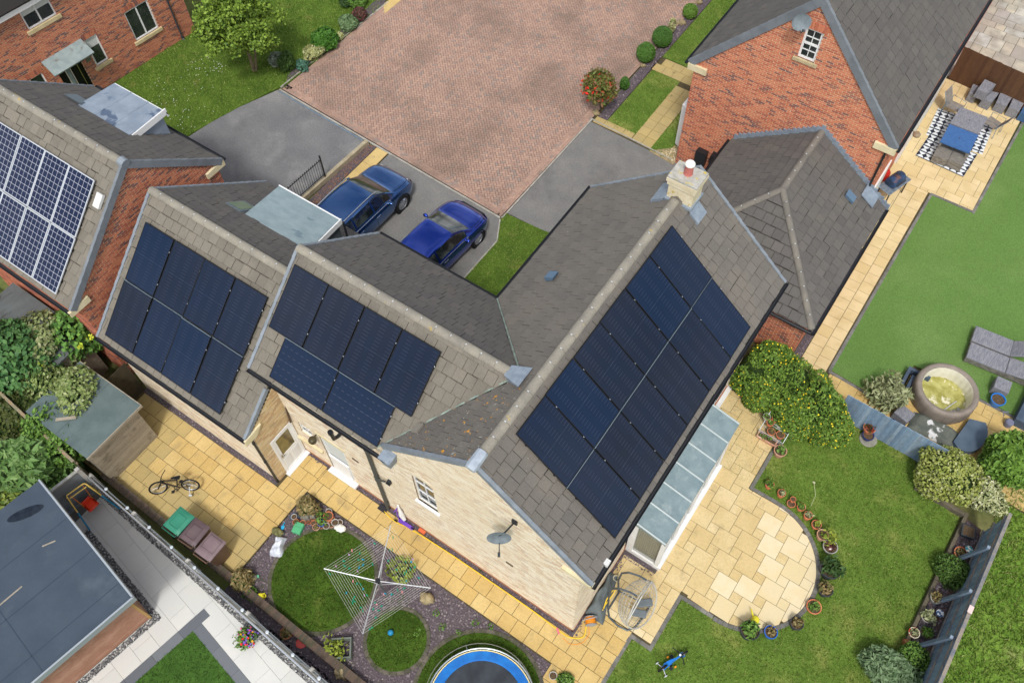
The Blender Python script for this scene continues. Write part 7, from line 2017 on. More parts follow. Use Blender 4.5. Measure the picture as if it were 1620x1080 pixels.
# pots in the corner of the lower garden
gc = 'pots clustered in the slate corner'
zc = lambda a, b: (400 + a / 6, 770 + b / 6)
for (a, b, r, h, m_, pl2_, lb) in ((390, 280, .09, .14, WHTPOT, None, 'white pot on the blue-grey tray in the slate corner'), (408, 330, .10, .14, TERRA, DRY, 'brown pot of dry stalks behind the green box'), (472, 340, .09, .13, TERRA, None, 'empty terracotta pot near the middle of the slate corner'),
        (620, 262, .11, .16, BLKPOT, None, 'dark pot behind the orange pots in the slate corner'), (720, 232, .10, .15, WHTPOT, None, 'white pot at the back of the slate corner'), (715, 275, .15, .20, TERRA, None, 'largest terracotta pot leaning at the back of the slate corner'),
        (572, 300, .075, .12, TERRA, None, 'small orange pot left of the green seedling'), (600, 305, .06, .10, TERRA, None, 'smallest orange pot beside the green seedling'), (575, 338, .085, .12, TERRA, None, 'orange pot in front of the two small ones'), (527, 335, .055, .10, TERRA, None, 'tiny orange pot standing apart in the slate'),
        (600, 378, .11, .14, PINKP, DRY, 'pink pot of soil at the lawn edge'), (648, 340, .11, .18, BLUEPOT, None, 'bright blue ball-shaped pot among the orange pots'), (652, 368, .09, .10, TERRA, None, 'terracotta saucer pot under the blue one'), (696, 368, .10, .14, WHTPOT, None, 'white pot with dark soil right of the blue one'),
        (712, 325, .08, .12, TERRA, None, 'orange pot between the white pots'), (752, 308, .09, .13, TERRA, None, 'orange pot tipped beside the slabs'), (742, 350, .12, .12, PINKP, None, 'wide pink pan of soil in the slate corner'), (780, 335, .11, .18, WHTPOT, None, 'tall white pot with grey stains near the path'), (822, 335, .10, .14, WHTPOT, None, 'last white pot of the cluster nearest the path')):
 pot(lb, zc(a, b), r, h, m_, pl2_, 30, 0.04, 0.8, 0.08, gc)
bush('seedling', 'bright green leafy seedling among the orange pots', G(*zc(655, 290), 0.2), (0.2, 0.2, 0.16), 90, 0.07, GRN, 'plant', None, 5, core=0, stem=True)
tag(obj('plant_tray', MB().box(*(lambda p: (p.x - 0.13, p.x + 0.13, p.y - 0.11, p.y + 0.11))(G(*zc(395, 285), 0.05)), 0.0, 0.05), mat('tray_blue_grey', S(72, 86, 104))), 'blue-grey tray under the white pot in the slate corner', 'tray')
gbx = G(*zc(430, 390), 0.1)
tag(obj('storage_box', MB(Matrix.Translation((gbx.x, gbx.y, 0)) @ Matrix.Rotation(0.25, 4, 'Z')).rbox(-0.14, 0.14, -0.17, 0.17, 0, 0.16, 0.015).box(-0.145, 0.145, -0.01, 0.01, 0.155, 0.175), mat('box_green', S(84, 170, 120), rough=0.5)), 'mint green plastic box at the edge of the round lawn', 'box')
tt = G(*zc(835, 395), 0.05)
tag(obj('plaster_ornament', MB().sphere((tt.x, tt.y, 0.08), 0.15, 0.13, 0.09, 14, 8, 0.15, 3).sphere((tt.x - 0.14, tt.y - 0.06, 0.06), 0.06, 0.06, 0.05, 10, 6), mat('plaster_white', S(230, 228, 220)), smooth=True), 'white plaster ornament on the edge of the round lawn', 'ornament')
toy = G(*zc(288, 360), 0.08)
tag(obj('toy_spade', MB().tube([(toy.x - 0.03, toy.y + 0.09, 0.04), (toy.x, toy.y, 0.07)], 0.018, 6).cbox((toy.x + 0.03, toy.y - 0.07, 0.05), 0.09, 0.12, 0.02, 0.4), mat('toy_blue', S(40, 168, 214))), 'turquoise toy spade at the slab edge', 'toy')
rk = mat('sandstone_rock', S(168, 152, 116), c2=S(138, 124, 94), s=7, fine=(30, 0.15), rough=1, bump=(8, 0.6, 0.04))


def rock(label, p, rx, ry, rz_, m=rk, seed=1):
 q = G(p[0], p[1], rz_ * 0.6)
 return tag(obj('rock', MB().sphere((q.x, q.y, rz_ * 0.55), rx, ry, rz_, 12, 8, 0.22, seed), m, smooth=True, angle=25), label, 'rock', 'loose rocks in the garden beds')


rock('round tan boulder at the tip of the washing line arm', (675, 946), 0.21, 0.17, 0.16, seed=2)
rock('tan boulder at the lower edge beside the planter frame', (540, 1063), 0.22, 0.18, 0.17, seed=5)
rock('mossy grey stone next to the white and blue bag', zc(240, 430), 0.22, 0.14, 0.14, mat('mossy_rock', S(128, 124, 84), c2=S(96, 100, 62), s=8, rough=1), 7)
rock('grey stone behind the orange pots', zc(560, 275), 0.14, 0.12, 0.13, mat('grey_rock', S(134, 130, 118), c2=S(108, 104, 94), s=8, rough=1), 9)
rock('tall grey stone under the dry bush', zc(500, 285), 0.15, 0.12, 0.16, mat('grey_rock', S(134, 130, 118)), 11)
rock('dark stone near the faded bin', (401, 913), 0.12, 0.10, 0.1, mat('grey_rock', S(134, 130, 118)), 13)
bag = G(*zc(235, 555), 0.15)
bgm = MB(Matrix.Translation((bag.x, bag.y, 0.0)) @ Matrix.Rotation(rad(25), 4, 'Z'))
nx, ny = 12, 14; pts = []
for i in range(ny + 1):
 for j in range(nx + 1):
  u, v = j / nx, i / ny; e = min(1, 6 * min(u, 1 - u, v, 1 - v))
  h = 0.22 * math.sqrt(e) + 0.03 * math.sin(14 * u + 5 * v) * e + 0.025 * math.sin(19 * v - 7 * u) * e
  pts.append(((u - 0.5) * (0.34 + 0.06 * math.sin(v * 7)), (v - 0.5) * 0.62, 0.01 + max(0, h)))
bgm.add(pts, [(i * (nx + 1) + j, i * (nx + 1) + j + 1, (i + 1) * (nx + 1) + j + 1, (i + 1) * (nx + 1) + j) for i in range(ny) for j in range(nx)])
tag(obj('compost_bag', bgm, mat('bag_white_blue', S(212, 216, 224), c2=S(196, 202, 214), s=5, c3=S(40, 140, 196), s3=2.6, lo3=0.63, hi3=0.66, rough=0.45, bump=(12, 0.6, 0.03)), smooth=True, angle=70), 'crumpled white and blue plastic sack on the slate', 'bag')
tag(obj('toy_block', MB().cbox((G(406, 912, 0.04).x, G(406, 912, 0.04).y, 0.04), 0.14, 0.07, 0.06, 0.9), mat('mint_toy', S(110, 196, 150))), 'small mint green toy block on the slate', 'toy')
wc = G(412, 943, 0.15)
WC = thing('watering_can', 'bright yellow watering can standing on the slate bed', 'watering can', (wc.x, wc.y, 0))
wy = mat('can_yellow', S(226, 214, 40))
obj('body', MB().lathe([(0.07, 0), (0.10, 0.03), (0.10, 0.18), (0.06, 0.23), (0.04, 0.23)], (wc.x, wc.y, 0.0), 16), wy, WC, True)
obj('handle', MB().tube([(wc.x, wc.y + 0.04, 0.22), (wc.x + 0.08, wc.y + 0.13, 0.26), (wc.x + 0.12, wc.y + 0.10, 0.16), (wc.x + 0.09, wc.y + 0.03, 0.06)], 0.018, 8), wy, WC, True)
obj('spout', MB().tube([(wc.x, wc.y - 0.08, 0.06), (wc.x - 0.02, wc.y - 0.2, 0.2)], [0.03, 0.015], 8).sphere((wc.x - 0.02, wc.y - 0.21, 0.21), 0.03, 0.03, 0.02, 10, 6), wy, WC, True)
rd = G(476, 1016, 0.06)
tag(obj('frisbee', MB().lathe([(0.005, 0.05), (0.12, 0.05), (0.15, 0.035), (0.15, 0.0)], (rd.x, rd.y, 0.0), 24), mat('coral_red', S(222, 92, 84), rough=0.5), smooth=True), 'coral red round lid lying on the slate', 'lid')
bl = G(618, 1000, 0.1)
tag(obj('ball', MB().sphere((bl.x, bl.y, 0.1), 0.085, nu=18, nv=12), mat('ball_blue', S(36, 132, 178), rough=0.35), smooth=True), 'blue ball on the small round lawn', 'ball')
pot('terracotta bowl with dead brown growth at the foot of the brick edging', (453, 1000), 0.18, 0.14, TERRA, DRY, 90, 0.06, 0.9, 0.08)
pot('small white pot at the path edge below the trampoline', (875, 1068), 0.11, 0.14, WHTPOT, None)
pf = G(540, 1025, 0.2)
PF = thing('planter', 'grey-green open planter frame with straggly yellow-green plant', 'planter', (pf.x, pf.y, 0))
fmx = Matrix.Translation((pf.x, pf.y, 0)) @ Matrix.Rotation(rad(38), 4, 'Z')
for a in ((-0.28, 0.28, 0.24, 0.28), (-0.28, 0.28, -0.28, -0.24), (-0.28, -0.24, -0.24, 0.24), (0.24, 0.28, -0.24, 0.24)):
 obj('side_board', MB(fmx).box(*a, 0.0, 0.26), mat('sage_wood', S(120, 128, 118), c2=S(98, 106, 98), s=6, rough=0.9), PF)
P, D = ball_points((pf.x - 0.15, pf.y - 0.1, 0.25), (0.42, 0.3, 0.22), 240, 8, 0.3, (0.2, 1), 0.02); npmesh('leaves', leaf_quads(P, D, 0.06, 2, .7), 4, YGR, PF)

# ------------------------------------------------------------------ yellow-flowered hedge, shrubs and trees
hb = thing('hedge', 'big rounded hedge dotted with yellow flowers beside the bay', 'hedge', (-0.5, 15.4, 0))
lobes = [((-1.75, 15.75, 0.75), (0.75, 0.85, 0.95)), ((-0.8, 15.75, 0.8), (0.95, 0.95, 1.05)), ((0.25, 15.55, 0.75), (0.95, 0.95, 1.0)), ((-0.2, 14.95, 0.6), (0.8, 0.6, 0.8)), ((0.95, 15.3, 0.6), (0.6, 0.75, 0.8)), ((-1.2, 15.15, 0.6), (0.6, 0.5, 0.75)), ((-1.5, 16.3, 0.8), (0.7, 0.5, 0.9))]
Ps, Ds, Fl = [], [], []
core = MB()
for i, (c, r) in enumerate(lobes):
 P, D = ball_points(c, r, 6200, 20 + i, 0.14, (0.8, 1.03), 0.02); Ps.append(P); Ds.append(D)
 F, FD = ball_points(c, np.array(r) * 1.03, 140, 20 + i, 0.14, (0.97, 1.02), 0.25); Fl.append(F)
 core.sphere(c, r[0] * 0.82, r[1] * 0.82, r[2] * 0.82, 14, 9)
P = np.vstack(Ps); D = np.vstack(Ds); Fl = np.vstack(Fl)
keep = np.ones(len(P), bool); kf = np.ones(len(Fl), bool)
for c, r in lobes:
 keep &= (((P - np.array(c)) / (np.array(r) * 0.80)) ** 2).sum(1) > 1; kf &= (((Fl - np.array(c)) / (np.array(r) * 0.92)) ** 2).sum(1) > 1
npmesh('foliage', leaf_quads(P[keep], D[keep], 0.055, 2.0, 0.6), 4, leaf_mat('leaf_hypericum', [S(78, 108, 38), S(98, 130, 46), S(118, 148, 58), S(62, 92, 34), S(132, 156, 58)]), hb)
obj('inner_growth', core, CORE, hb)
npmesh('blossom', leaf_quads(Fl[kf], np.tile([0, 0, 1.0], (kf.sum(), 1)), 0.045, 1.1, 0.35), 4, mat('blossom_yellow', S(250, 222, 30), ramp=[(0, S(252, 224, 24)), (1, S(246, 212, 36))]), hb, kind='stuff')

# tree on the front lawn
tb = Vector((-25.35, 17.0, 0.02))
tbp = G(402, 112, 0); tb = Vector((tbp.x, tbp.y, 0.0))
TRE = thing('tree', 'bushy light green tree on the front lawn with pale forked trunk', 'tree', tb)
tcx = G(378, 38, 2.6); cc = Vector((tcx.x, tcx.y, 2.75))
tk_ = MB(); tk_.tube([tb, tb.lerp(Vector((cc.x, cc.y, 1.6)), 0.5), Vector((cc.x, cc.y, 2.2))], [0.085, 0.07, 0.045], 8); tk_.tube([tb + Vector((0.08, 0.05, 0)), Vector((cc.x + 0.3, cc.y + 0.3, 2.0))], [0.06, 0.03], 8)
for k in range(9):
 a = k * 0.7; tk_.tube([Vector((cc.x, cc.y, 1.5 + 0.12 * k)), cc + Vector((1.1 * math.cos(a), 1.1 * math.sin(a), -0.3 + 0.17 * k))], [0.035, 0.010], 5)
obj('trunk', tk_, mat('pale_bark', S(150, 134, 108), c2=S(116, 104, 86), s=9, rough=1), TRE)
Ps, Ds = [], []
rt = random.Random(5)
for k in range(84):
 d = Vector((rt.gauss(0, 1), rt.gauss(0, 1), rt.gauss(0, 1))).normalized() * (rt.uniform(0.35, 1.0))
 c = (cc.x + d.x * 1.6, cc.y + d.y * 1.6, cc.z + d.z * 1.35)
 P, D = ball_points(c, (0.42, 0.42, 0.32), 280, k, 0.3, (0.2, 1.0), 0.9); Ps.append(P); Ds.append(D)
npmesh('crown', leaf_quads(np.vstack(Ps), np.vstack(Ds), 0.085, 1.6, 0.65), 4, leaf_mat('leaf_lime_tree', [S(96, 126, 42), S(118, 146, 52), S(140, 164, 62), S(76, 106, 36), S(126, 150, 54)]), TRE)

gs = 'shrubs along the front lawn border'
def bush_px(name, label, px, r, h, n, size, m, **kw):
 p = G(px[0], px[1], h * 0.5)
 return bush(name, label, (p.x, p.y, h * 0.5), (r, r, h * 0.5), n, size, m, **kw)
bush_px('shrub', 'dense dome of fresh green leaves, largest in the front lawn border', (514, 61), 0.55, 0.85, 3200, 0.075, leaf_mat('leaf_fresh', [S(60, 104, 30), S(78, 126, 40), S(48, 88, 26), S(92, 138, 50)]), group=gs, seed=3, amp=0.08)
bush_px('shrub', 'pale variegated spreading shrub in the lawn border', (497, 82), 0.42, 0.5, 1500, 0.08, VARI, group=gs, seed=4, amp=0.2)
bush_px('shrub', 'blue-green low juniper at the drive corner', (478, 103), 0.30, 0.35, 900, 0.06, BLG, group=gs, seed=5, amp=0.2)
bush_px('shrub', 'dark green cone shrub beside the tree trunk', (453, 98), 0.34, 0.85, 1800, 0.05, leaf_mat('leaf_conifer', [S(56, 84, 34), S(74, 102, 42), S(46, 72, 30)]), group=gs, seed=6, amp=0.12, elong=2.2)
bush_px('shrub', 'silvery lavender bush between trunk and cone', (438, 94), 0.32, 0.4, 700, 0.07, leaf_mat('leaf_silver', [S(120, 134, 112), S(146, 158, 138), S(98, 112, 88)]), group=gs, seed=7, elong=3)
bush_px('shrub', 'grey-green leafy shrub further along the border', (551, 36), 0.42, 0.5, 1200, 0.09, leaf_mat('leaf_sage', [S(98, 124, 82), S(122, 146, 102), S(78, 104, 64)]), group=gs, seed=8, elong=2)
bush_px('shrub', 'small yellow-edged shrub next to the dense dome', (537, 57), 0.22, 0.3, 400, 0.06, VARI, group=gs, seed=12)
bush_px('shrub', 'round plum-leaved barberry by the white kerb', (568, 22), 0.34, 0.5, 1400, 0.05, PLUM, group=gs, seed=9)
bush_px('shrub', 'green clipped mound at the top edge', (566, 2), 0.45, 0.55, 1500, 0.06, GRN, group=gs, seed=10)
bush_px('shrub', 'second green mound at the top edge left of the path', (547, 2), 0.3, 0.5, 900, 0.06, DGR, group=gs, seed=11)
sheet('top_path', [(-24.0, 24.0), (-23.6, 23.6), (-23.5, 27), (-25.2, 27)], YEL, 0.03)

gt = 'shrubs along the right edge of the drive'
bush_px('topiary_ball', 'larger of the two touching clipped green balls', (1048, 58), 0.43, 0.88, 5200, 0.04, leaf_mat('leaf_box', [S(58, 96, 34), S(72, 112, 40), S(50, 84, 30), S(84, 124, 48)]), group=gt, seed=21, amp=0.02, core=0.93, shell=(0.9, 1.0), flat=0.4)
bush_px('topiary_ball', 'nearer of the two touching clipped green balls', (1022, 83), 0.40, 0.82, 4800, 0.04, leaf_mat('leaf_box2', [S(66, 104, 36), S(82, 122, 44), S(56, 92, 32)]), group=gt, seed=22, amp=0.02, core=0.93, shell=(0.9, 1.0), flat=0.4)
bush_px('topiary_ball', 'clipped ball standing alone at the top of the drive edge', (1092, 18), 0.32, 0.65, 3200, 0.04, leaf_mat('leaf_box3', [S(84, 118, 40), S(104, 138, 52), S(72, 104, 34)]), group=gt, seed=23, amp=0.04, core=0.92, shell=(0.88, 1.0), flat=0.4)
bush_px('shrub', 'small upright clipped cone beside the red-tipped tree', (988, 132), 0.20, 0.62, 1500, 0.04, leaf_mat('leaf_box', [S(58, 96, 34)]), group=gt, seed=24, amp=0.06, core=0.9, shell=(0.85, 1.0))
bush_px('shrub', 'cream variegated spike behind the clipped balls', (1064, 42), 0.16, 0.7, 400, 0.06, VARI, group=gt, seed=25, core=0)
rock('stone at the foot of the red-tipped tree', (944, 178), 0.16, 0.13, 0.12, seed=15)
rock('tan stone beside the nearer clipped ball', (1016, 104), 0.12, 0.1, 0.1, seed=16)
rock('tan boulder between clipped balls and lone ball', (1078, 36), 0.18, 0.14, 0.12, seed=17)
rock('stone by the lone clipped ball', (1105, 4), 0.14, 0.12, 0.1, seed=18)
pb = G(951, 178, 0); pc = G(947, 136, 1.2)
PH = thing('tree', 'small standard tree with red-tipped leaves at the drive corner', 'tree', pb)
obj('trunk', MB().tube([(pb.x, pb.y, 0), (pc.x, pc.y, 1.0)], [0.03, 0.022], 8), BARK, PH)
P, D = ball_points((pc.x, pc.y, 1.25), (0.68, 0.68, 0.52), 2600, 31, 0.25, (0.3, 1.05))
npmesh('crown', leaf_quads(P, D, 0.075, 2.2, 0.7), 4, leaf_mat('leaf_photinia', [S(92, 112, 48), S(112, 114, 56), S(132, 84, 58), S(80, 100, 42), S(108, 104, 52)]), PH)
F, FD = ball_points((pc.x - 0.08, pc.y - 0.1, 1.22), (0.66, 0.62, 0.5), 46, 31, 0.22, (0.95, 1.05))
npmesh('red_shoots', leaf_quads(F, FD, 0.085, 2.2, 0.5), 4, mat('shoot_red', S(206, 44, 34), ramp=[(0, S(214, 40, 30)), (1, S(190, 70, 46))]), PH, kind='stuff')

# shrubs of the lower garden
bush('shrub', 'dry brown heather clump at the inner path corner', G(486, 800, 0.25), (0.33, 0.30, 0.34), 900, 0.06, DRY, seed=41, elong=2.5)
bush('shrub', 'dry brown twiggy clump near the faded bin', G(384, 916, 0.25), (0.32, 0.32, 0.30), 800, 0.06, DRY, seed=42, elong=2.5)
bush('shrub', 'low green weed beside the yellow watering can', G(395, 937, 0.1), (0.25, 0.2, 0.16), 200, 0.06, GRN, seed=43, core=0.5)
bush('shrub', 'yellow-green euonymus under the washing line', G(637, 905, 0.2), (0.40, 0.34, 0.26), 420, 0.07, YGR, seed=44, core=0.5, amp=0.3)
for k, (u, v) in enumerate(((690, 968), (700, 990), (752, 985), (776, 990), (726, 1000), (660, 1000))):
 bush('weed', 'tiny green weed tuft in the slate, %s from the washing line' % ordinal(k), G(u, v, 0.03), (0.10, 0.10, 0.05), 40, 0.04, GRN, 'plant', 'weeds in the slate bed', 50 + k, core=0, stem=False, zmin=0.005)
bush('shrub', 'clipped green mound at the bottom edge of the path', G(895, 1076, 0.1), (0.22, 0.22, 0.2), 400, 0.05, GRN, seed=60)
# olive bush and garden shrubs on the right
bush('shrub', 'grey-green olive bush beside the hot tub', G(1411, 622, 0.55), (0.55, 0.50, 0.62), 1900, 0.075, OLV, seed=61, elong=3.0, core=0.45, amp=0.3, shell=(0.3, 1.1), flat=0.7)
bush('hedge', 'flowering pale yellow-green hedge at the fence corner', G(1500, 748, 0.65), (1.0, 0.95, 0.80), 6500, 0.065, leaf_mat('leaf_privet', [S(122, 134, 52), S(146, 156, 70), S(164, 168, 92), S(104, 120, 44), S(180, 182, 128)]), 'hedge', seed=62, amp=0.12)
bush('hedge', 'bright green glossy hedge overhanging the right frame edge', G(1598, 728, 0.7), (0.85, 0.8, 0.95), 4800, 0.085, leaf_mat('leaf_laurel', [S(74, 108, 34), S(96, 132, 46), S(112, 146, 56), S(60, 92, 30)]), 'hedge', seed=63, amp=0.12, elong=2.2)
bush('shrub', 'white-flecked shrub leaning over the blue fence', G(1556, 782, 0.6), (0.62, 0.5, 0.5), 2400, 0.06, leaf_mat('leaf_flecked', [S(150, 156, 96), S(196, 196, 150), S(118, 132, 66), S(214, 212, 176)]), seed=64, amp=0.2)
bush('shrub', 'rounded dark green bush in the raised slate bed', G(1507, 903, 0.3), (0.50, 0.50, 0.42), 2600, 0.05, leaf_mat('leaf_hebe', [S(70, 98, 40), S(86, 116, 48), S(56, 82, 34)]), seed=65, amp=0.08)
bush('shrub', 'grey-green lavender mound at the lower right edge', G(1412, 1062, 0.35), (0.75, 0.55, 0.45), 2600, 0.07, leaf_mat('leaf_lav', [S(98, 122, 84), S(120, 144, 104), S(78, 104, 66)]), seed=66, elong=2.6)
bush('shrub', 'green mound behind the lavender in the raised bed', G(1445, 1040, 0.3), (0.45, 0.4, 0.36), 1500, 0.05, GRN, seed=67)

# wild garden at the left edge
wl = 'overgrown bushes in the left garden'
IVY = leaf_mat('leaf_ivy', [S(56, 92, 52), S(74, 114, 62), S(92, 130, 70), S(62, 100, 56)])
SYC = leaf_mat('leaf_sycamore', [S(70, 110, 50), S(92, 134, 60), S(116, 156, 66), S(60, 98, 46)])
bush('bush', 'dark broad-leaved bush with yellow-green tips against the felt shed', G(30, 565, 1.4), (1.7, 1.1, 1.3), 4600, 0.15, IVY, 'bush', wl, 71, 0.2, 1.2, core=0.7)
bush('bush', 'leafy sycamore sprouting beside the red brick corner', G(128, 522, 1.7), (0.95, 0.8, 1.1), 2300, 0.14, SYC, 'bush', wl, 72, 0.25, 1.2, core=0.6)
bush('bush', 'pale flowering shrub between the two felt roofs', G(75, 545, 1.7), (1.1, 0.9, 1.0), 3200, 0.09, leaf_mat('leaf_hawthorn', [S(112, 126, 74), S(140, 148, 96), S(84, 104, 54), S(160, 160, 120)]), 'bush', wl, 73, 0.25, core=0.6)
bush('bush', 'pale catkin bush spilling over the green felt shed', G(105, 615, 1.9), (1.25, 0.85, 0.75), 4200, 0.08, leaf_mat('leaf_catkin', [S(118, 138, 70), S(146, 160, 96), S(90, 114, 54), S(162, 168, 118)]), 'bush', wl, 74, 0.3, core=0.6)
bush('bush', 'green leafy bush at the lower corner of the felt shed', G(95, 690, 1.2), (1.0, 0.75, 1.1), 3000, 0.09, GRN, 'bush', wl, 75, 0.25, core=0.65)
bush('bush', 'olive brown bush behind the plank fence', G(25, 660, 0.8), (1.4, 1.0, 0.9), 2800, 0.09, leaf_mat('leaf_dull_olive', [S(66, 76, 32), S(84, 92, 42), S(52, 60, 28)]), 'bush', wl, 76, 0.2)  # darker olive leaves than the other bushes
bush('bush', 'pointed-leaved buddleia inside the corner of the two fences', G(55, 735, 0.8), (1.15, 0.95, 1.0), 3200, 0.14, leaf_mat('leaf_buddleia', [S(84, 118, 58), S(108, 142, 76), S(70, 102, 48), S(128, 156, 92)]), 'bush', wl, 77, 0.2, 3.0, core=0.7)
bush('bush', 'yellow-green garden bush with purple flowers by the lower fence', G(35, 785, 0.5), (0.8, 0.7, 0.6), 1500, 0.09, leaf_mat('leaf_mixed', [S(104, 124, 44), S(136, 150, 60), S(76, 104, 46), S(150, 160, 84)]), 'bush', wl, 78, 0.25, core=0.6)
bush('bush', 'dark mossy bush behind the plank fence', G(62, 645, 0.9), (1.1, 0.8, 0.9), 2400, 0.07, leaf_mat('leaf_dull_olive', [S(66, 76, 32)]), 'bush', wl, 79, 0.2)
tipsP = []
for u, v in ((5, 510), (14, 512), (9, 538), (3, 555), (12, 560), (30, 538), (50, 540), (65, 562), (64, 577), (125, 512), (113, 530), (142, 534), (127, 547)):
 p = G(u, v, 2.2); P, D = ball_points(p, (0.13, 0.13, 0.07), 24, 3, 0.2, (0.2, 1)); tipsP.append(P)
tag(npmesh('young_leaves', leaf_quads(np.vstack(tipsP), np.tile([0, 0, 1.0], (sum(map(len, tipsP)), 1)), 0.07, 1.3, 0.6), 4, mat('tip_yellow', S(186, 204, 60), ramp=[(0, S(166, 192, 56)), (0.6, S(196, 212, 62)), (1, S(222, 222, 76))]), kind='stuff'), 'yellow young leaves at the tips of the left bushes', 'leaves')

# ------------------------------------------------------------------ fences
BLUEW = mat('blue_fence_board', S(104, 128, 152), ramp=[(0, S(106, 130, 154)), (0.4, S(128, 152, 174)), (0.75, S(114, 138, 162)), (1, S(146, 164, 180))], c2=S(124, 134, 142), s=4, lo=0.5, hi=0.8, fine=(20, 0.15), rough=0.85, stretch=(1, 1, 0.3))
BROWNW = mat('brown_fence_board', S(92, 64, 44), ramp=[(0, S(80, 54, 38)), (0.5, S(98, 70, 48)), (1, S(86, 60, 42))], fine=(20, 0.12), rough=0.85, stretch=(1, 1, 0.3))
GREYW = mat('weathered_timber', S(150, 140, 122), ramp=[(0, S(136, 126, 108)), (0.5, S(160, 150, 132)), (1, S(144, 134, 116))], c2=S(96, 88, 74), s=3, lo=0.55, hi=0.8, fine=(25, 0.15), rough=0.95)


def board_fence(name, label, p, q, h, m, bw=0.11, both=True, posts=None, post_m=None, rails=2, cap=None, bt=0.018, lap=True, rail_side=1, lean=0.0):
 p, q = Vector((p[0], p[1], 0)), Vector((q[0], q[1], 0)); d = q - p; L_ = d.length; d.normalize(); n_ = Vector((-d.y, d.x, 0))
 t = thing(name, label, 'fence', p.lerp(q, 0.5))
 n = int(L_ / bw); mats_ = []
 zc = np.array(n_) * -lean + np.array((0, 0, h)); yc = np.cross(zc / np.linalg.norm(zc), np.array(d)) * bt
 for i in range(n):
  o = p + d * (i * bw) + n_ * (0.006 if (i % 2 and lap) else 0)
  mats_.append(frame((o.x, o.y, 0.03 + random.uniform(-0.008, 0.008)), np.array(d) * (bw + (0.004 if lap else -0.006)), yc, zc))
 fv = BOX5_V; ff = [(3, 2, 1, 0)] + BOX5_F
 pieces(t, 'board', m, fv, ff, mats_)
 for r in range(rails):
  z = 0.25 + (h - 0.45) * r / max(1, rails - 1)
  o1, o2 = (e + n_ * (0.045 * rail_side - lean * (z + 0.03) / h) for e in (p, q))
  mb = MB()
  a = n_ * 0.02
  mb.hull8([o1 - a + Vector((0, 0, z)), o2 - a + Vector((0, 0, z)), o2 + a + Vector((0, 0, z)), o1 + a + Vector((0, 0, z))], [o1 - a + Vector((0, 0, z + 0.07)), o2 - a + Vector((0, 0, z + 0.07)), o2 + a + Vector((0, 0, z + 0.07)), o1 + a + Vector((0, 0, z + 0.07))])
  obj('rail', mb, cap or m, t)
 if cap:
  mb = MB(); a = n_ * 0.045
  z = h + 0.035; p, q = p - n_ * lean, q - n_ * lean
  mb.hull8([p - a + Vector((0, 0, z)), q - a + Vector((0, 0, z)), q + a + Vector((0, 0, z)), p + a + Vector((0, 0, z))], [p - a + Vector((0, 0, z + 0.03)), q - a + Vector((0, 0, z + 0.03)), q + a + Vector((0, 0, z + 0.03)), p + a + Vector((0, 0, z + 0.03))])
  obj('capping', mb, cap, t)
 return t


board_fence('fence', 'blue-grey board fence between the lawn and the hot tub', (0.95, 16.12), (4.15, 16.02), 1.35, BLUEW, 0.10, rail_side=1)
fr_ = board_fence('fence', 'blue-grey fence with sloping props along the raised bed', (6.05, 3.5), (6.10, 14.85), 1.75, BLUEW, 0.10, rails=3, lean=0.06, cap=mat('rail_worn', S(150, 138, 124), c2=S(110, 114, 120), s=4, fine=(20, 0.15)), rail_side=1)
for k, y in enumerate((10.75, 12.2, 13.65)):
 w = 0.055
 obj('prop', MB().hull8([(5.60, y - 0.15 - w, 0.05), (5.68, y - 0.15 - w, 0.05), (5.68, y - 0.15 + w, 0.05), (5.60, y - 0.15 + w, 0.05)], [(5.98, y - w, 1.62), (6.06, y - w, 1.62), (6.06, y + w, 1.62), (5.98, y + w, 1.62)]), mat('prop_blue', S(112, 130, 148), c2=S(96, 112, 130), s=4, rough=0.8), fr_)
 obj('bracket', MB().box(5.98, 6.06, y - 0.045, y + 0.045, 1.62, 1.655), mat('galv_plate', S(170, 186, 204), metal=0.5, rough=0.4), fr_)
board_fence('fence', 'dark brown board fence closing the dining terrace', (-1.5, 33.15), (4.2, 32.55), 1.6, BROWNW, 0.13, rail_side=1)
board_fence('fence', 'dark stained plank gate between the felt shed and the low block', (-18.28, 3.45), (-18.28, 4.42), 1.7, mat('dark_gate', S(74, 66, 50), c2=S(60, 56, 44), s=4), 0.11)
# raised bed edged with sleepers
sheet('raised_bed', [(5.45, 3), (6.02, 3), (6.05, 14.9), (5.55, 15.0)], mat('bed_slate', S(84, 76, 82), c2=S(104, 80, 62), s=3, lo=0.4, hi=0.7, fine=(40, 0.35), rough=1), 0.16, 0.2)
tag(chips('slate_chippings', scatter([[(5.5, 8.5), (6.0, 8.5), (6.03, 14.8), (5.58, 14.9)]], [], 380), 0.165, SLATE, 0.045), 'purple slate chippings in the raised bed by the blue fence', 'slate')
SLP = mat('sleeper_wood', S(112, 104, 88), c2=S(90, 84, 70), s=3, fine=(25, 0.2), var=0.08, rough=0.95)
slp = thing('sleeper_edging', 'grey timber sleepers edging the raised bed', 'edging', (5.4, 12, 0))
for a, b in (((5.30, 3.0), (5.33, 7.9)), ((5.33, 7.92), (5.37, 10.3)), ((5.37, 10.32), (5.42, 12.7)), ((5.42, 12.72), (5.47, 15.15))):
 obj('sleeper', MB().hull8([(a[0], a[1], 0), (a[0] + 0.1, a[1], 0), (b[0] + 0.1, b[1], 0), b + (0,)], [(a[0], a[1], 0.20), (a[0] + 0.1, a[1], 0.20), (b[0] + 0.1, b[1], 0.20), b + (0.20,)]), SLP, slp)
obj('sleeper', MB().hull8([(4.05, 15.10, 0), (5.46, 15.02, 0), (5.46, 15.14, 0), (4.05, 15.22, 0)], [(4.05, 15.10, 0.20), (5.46, 15.02, 0.20), (5.46, 15.14, 0.20), (4.05, 15.22, 0.20)]), SLP, slp)
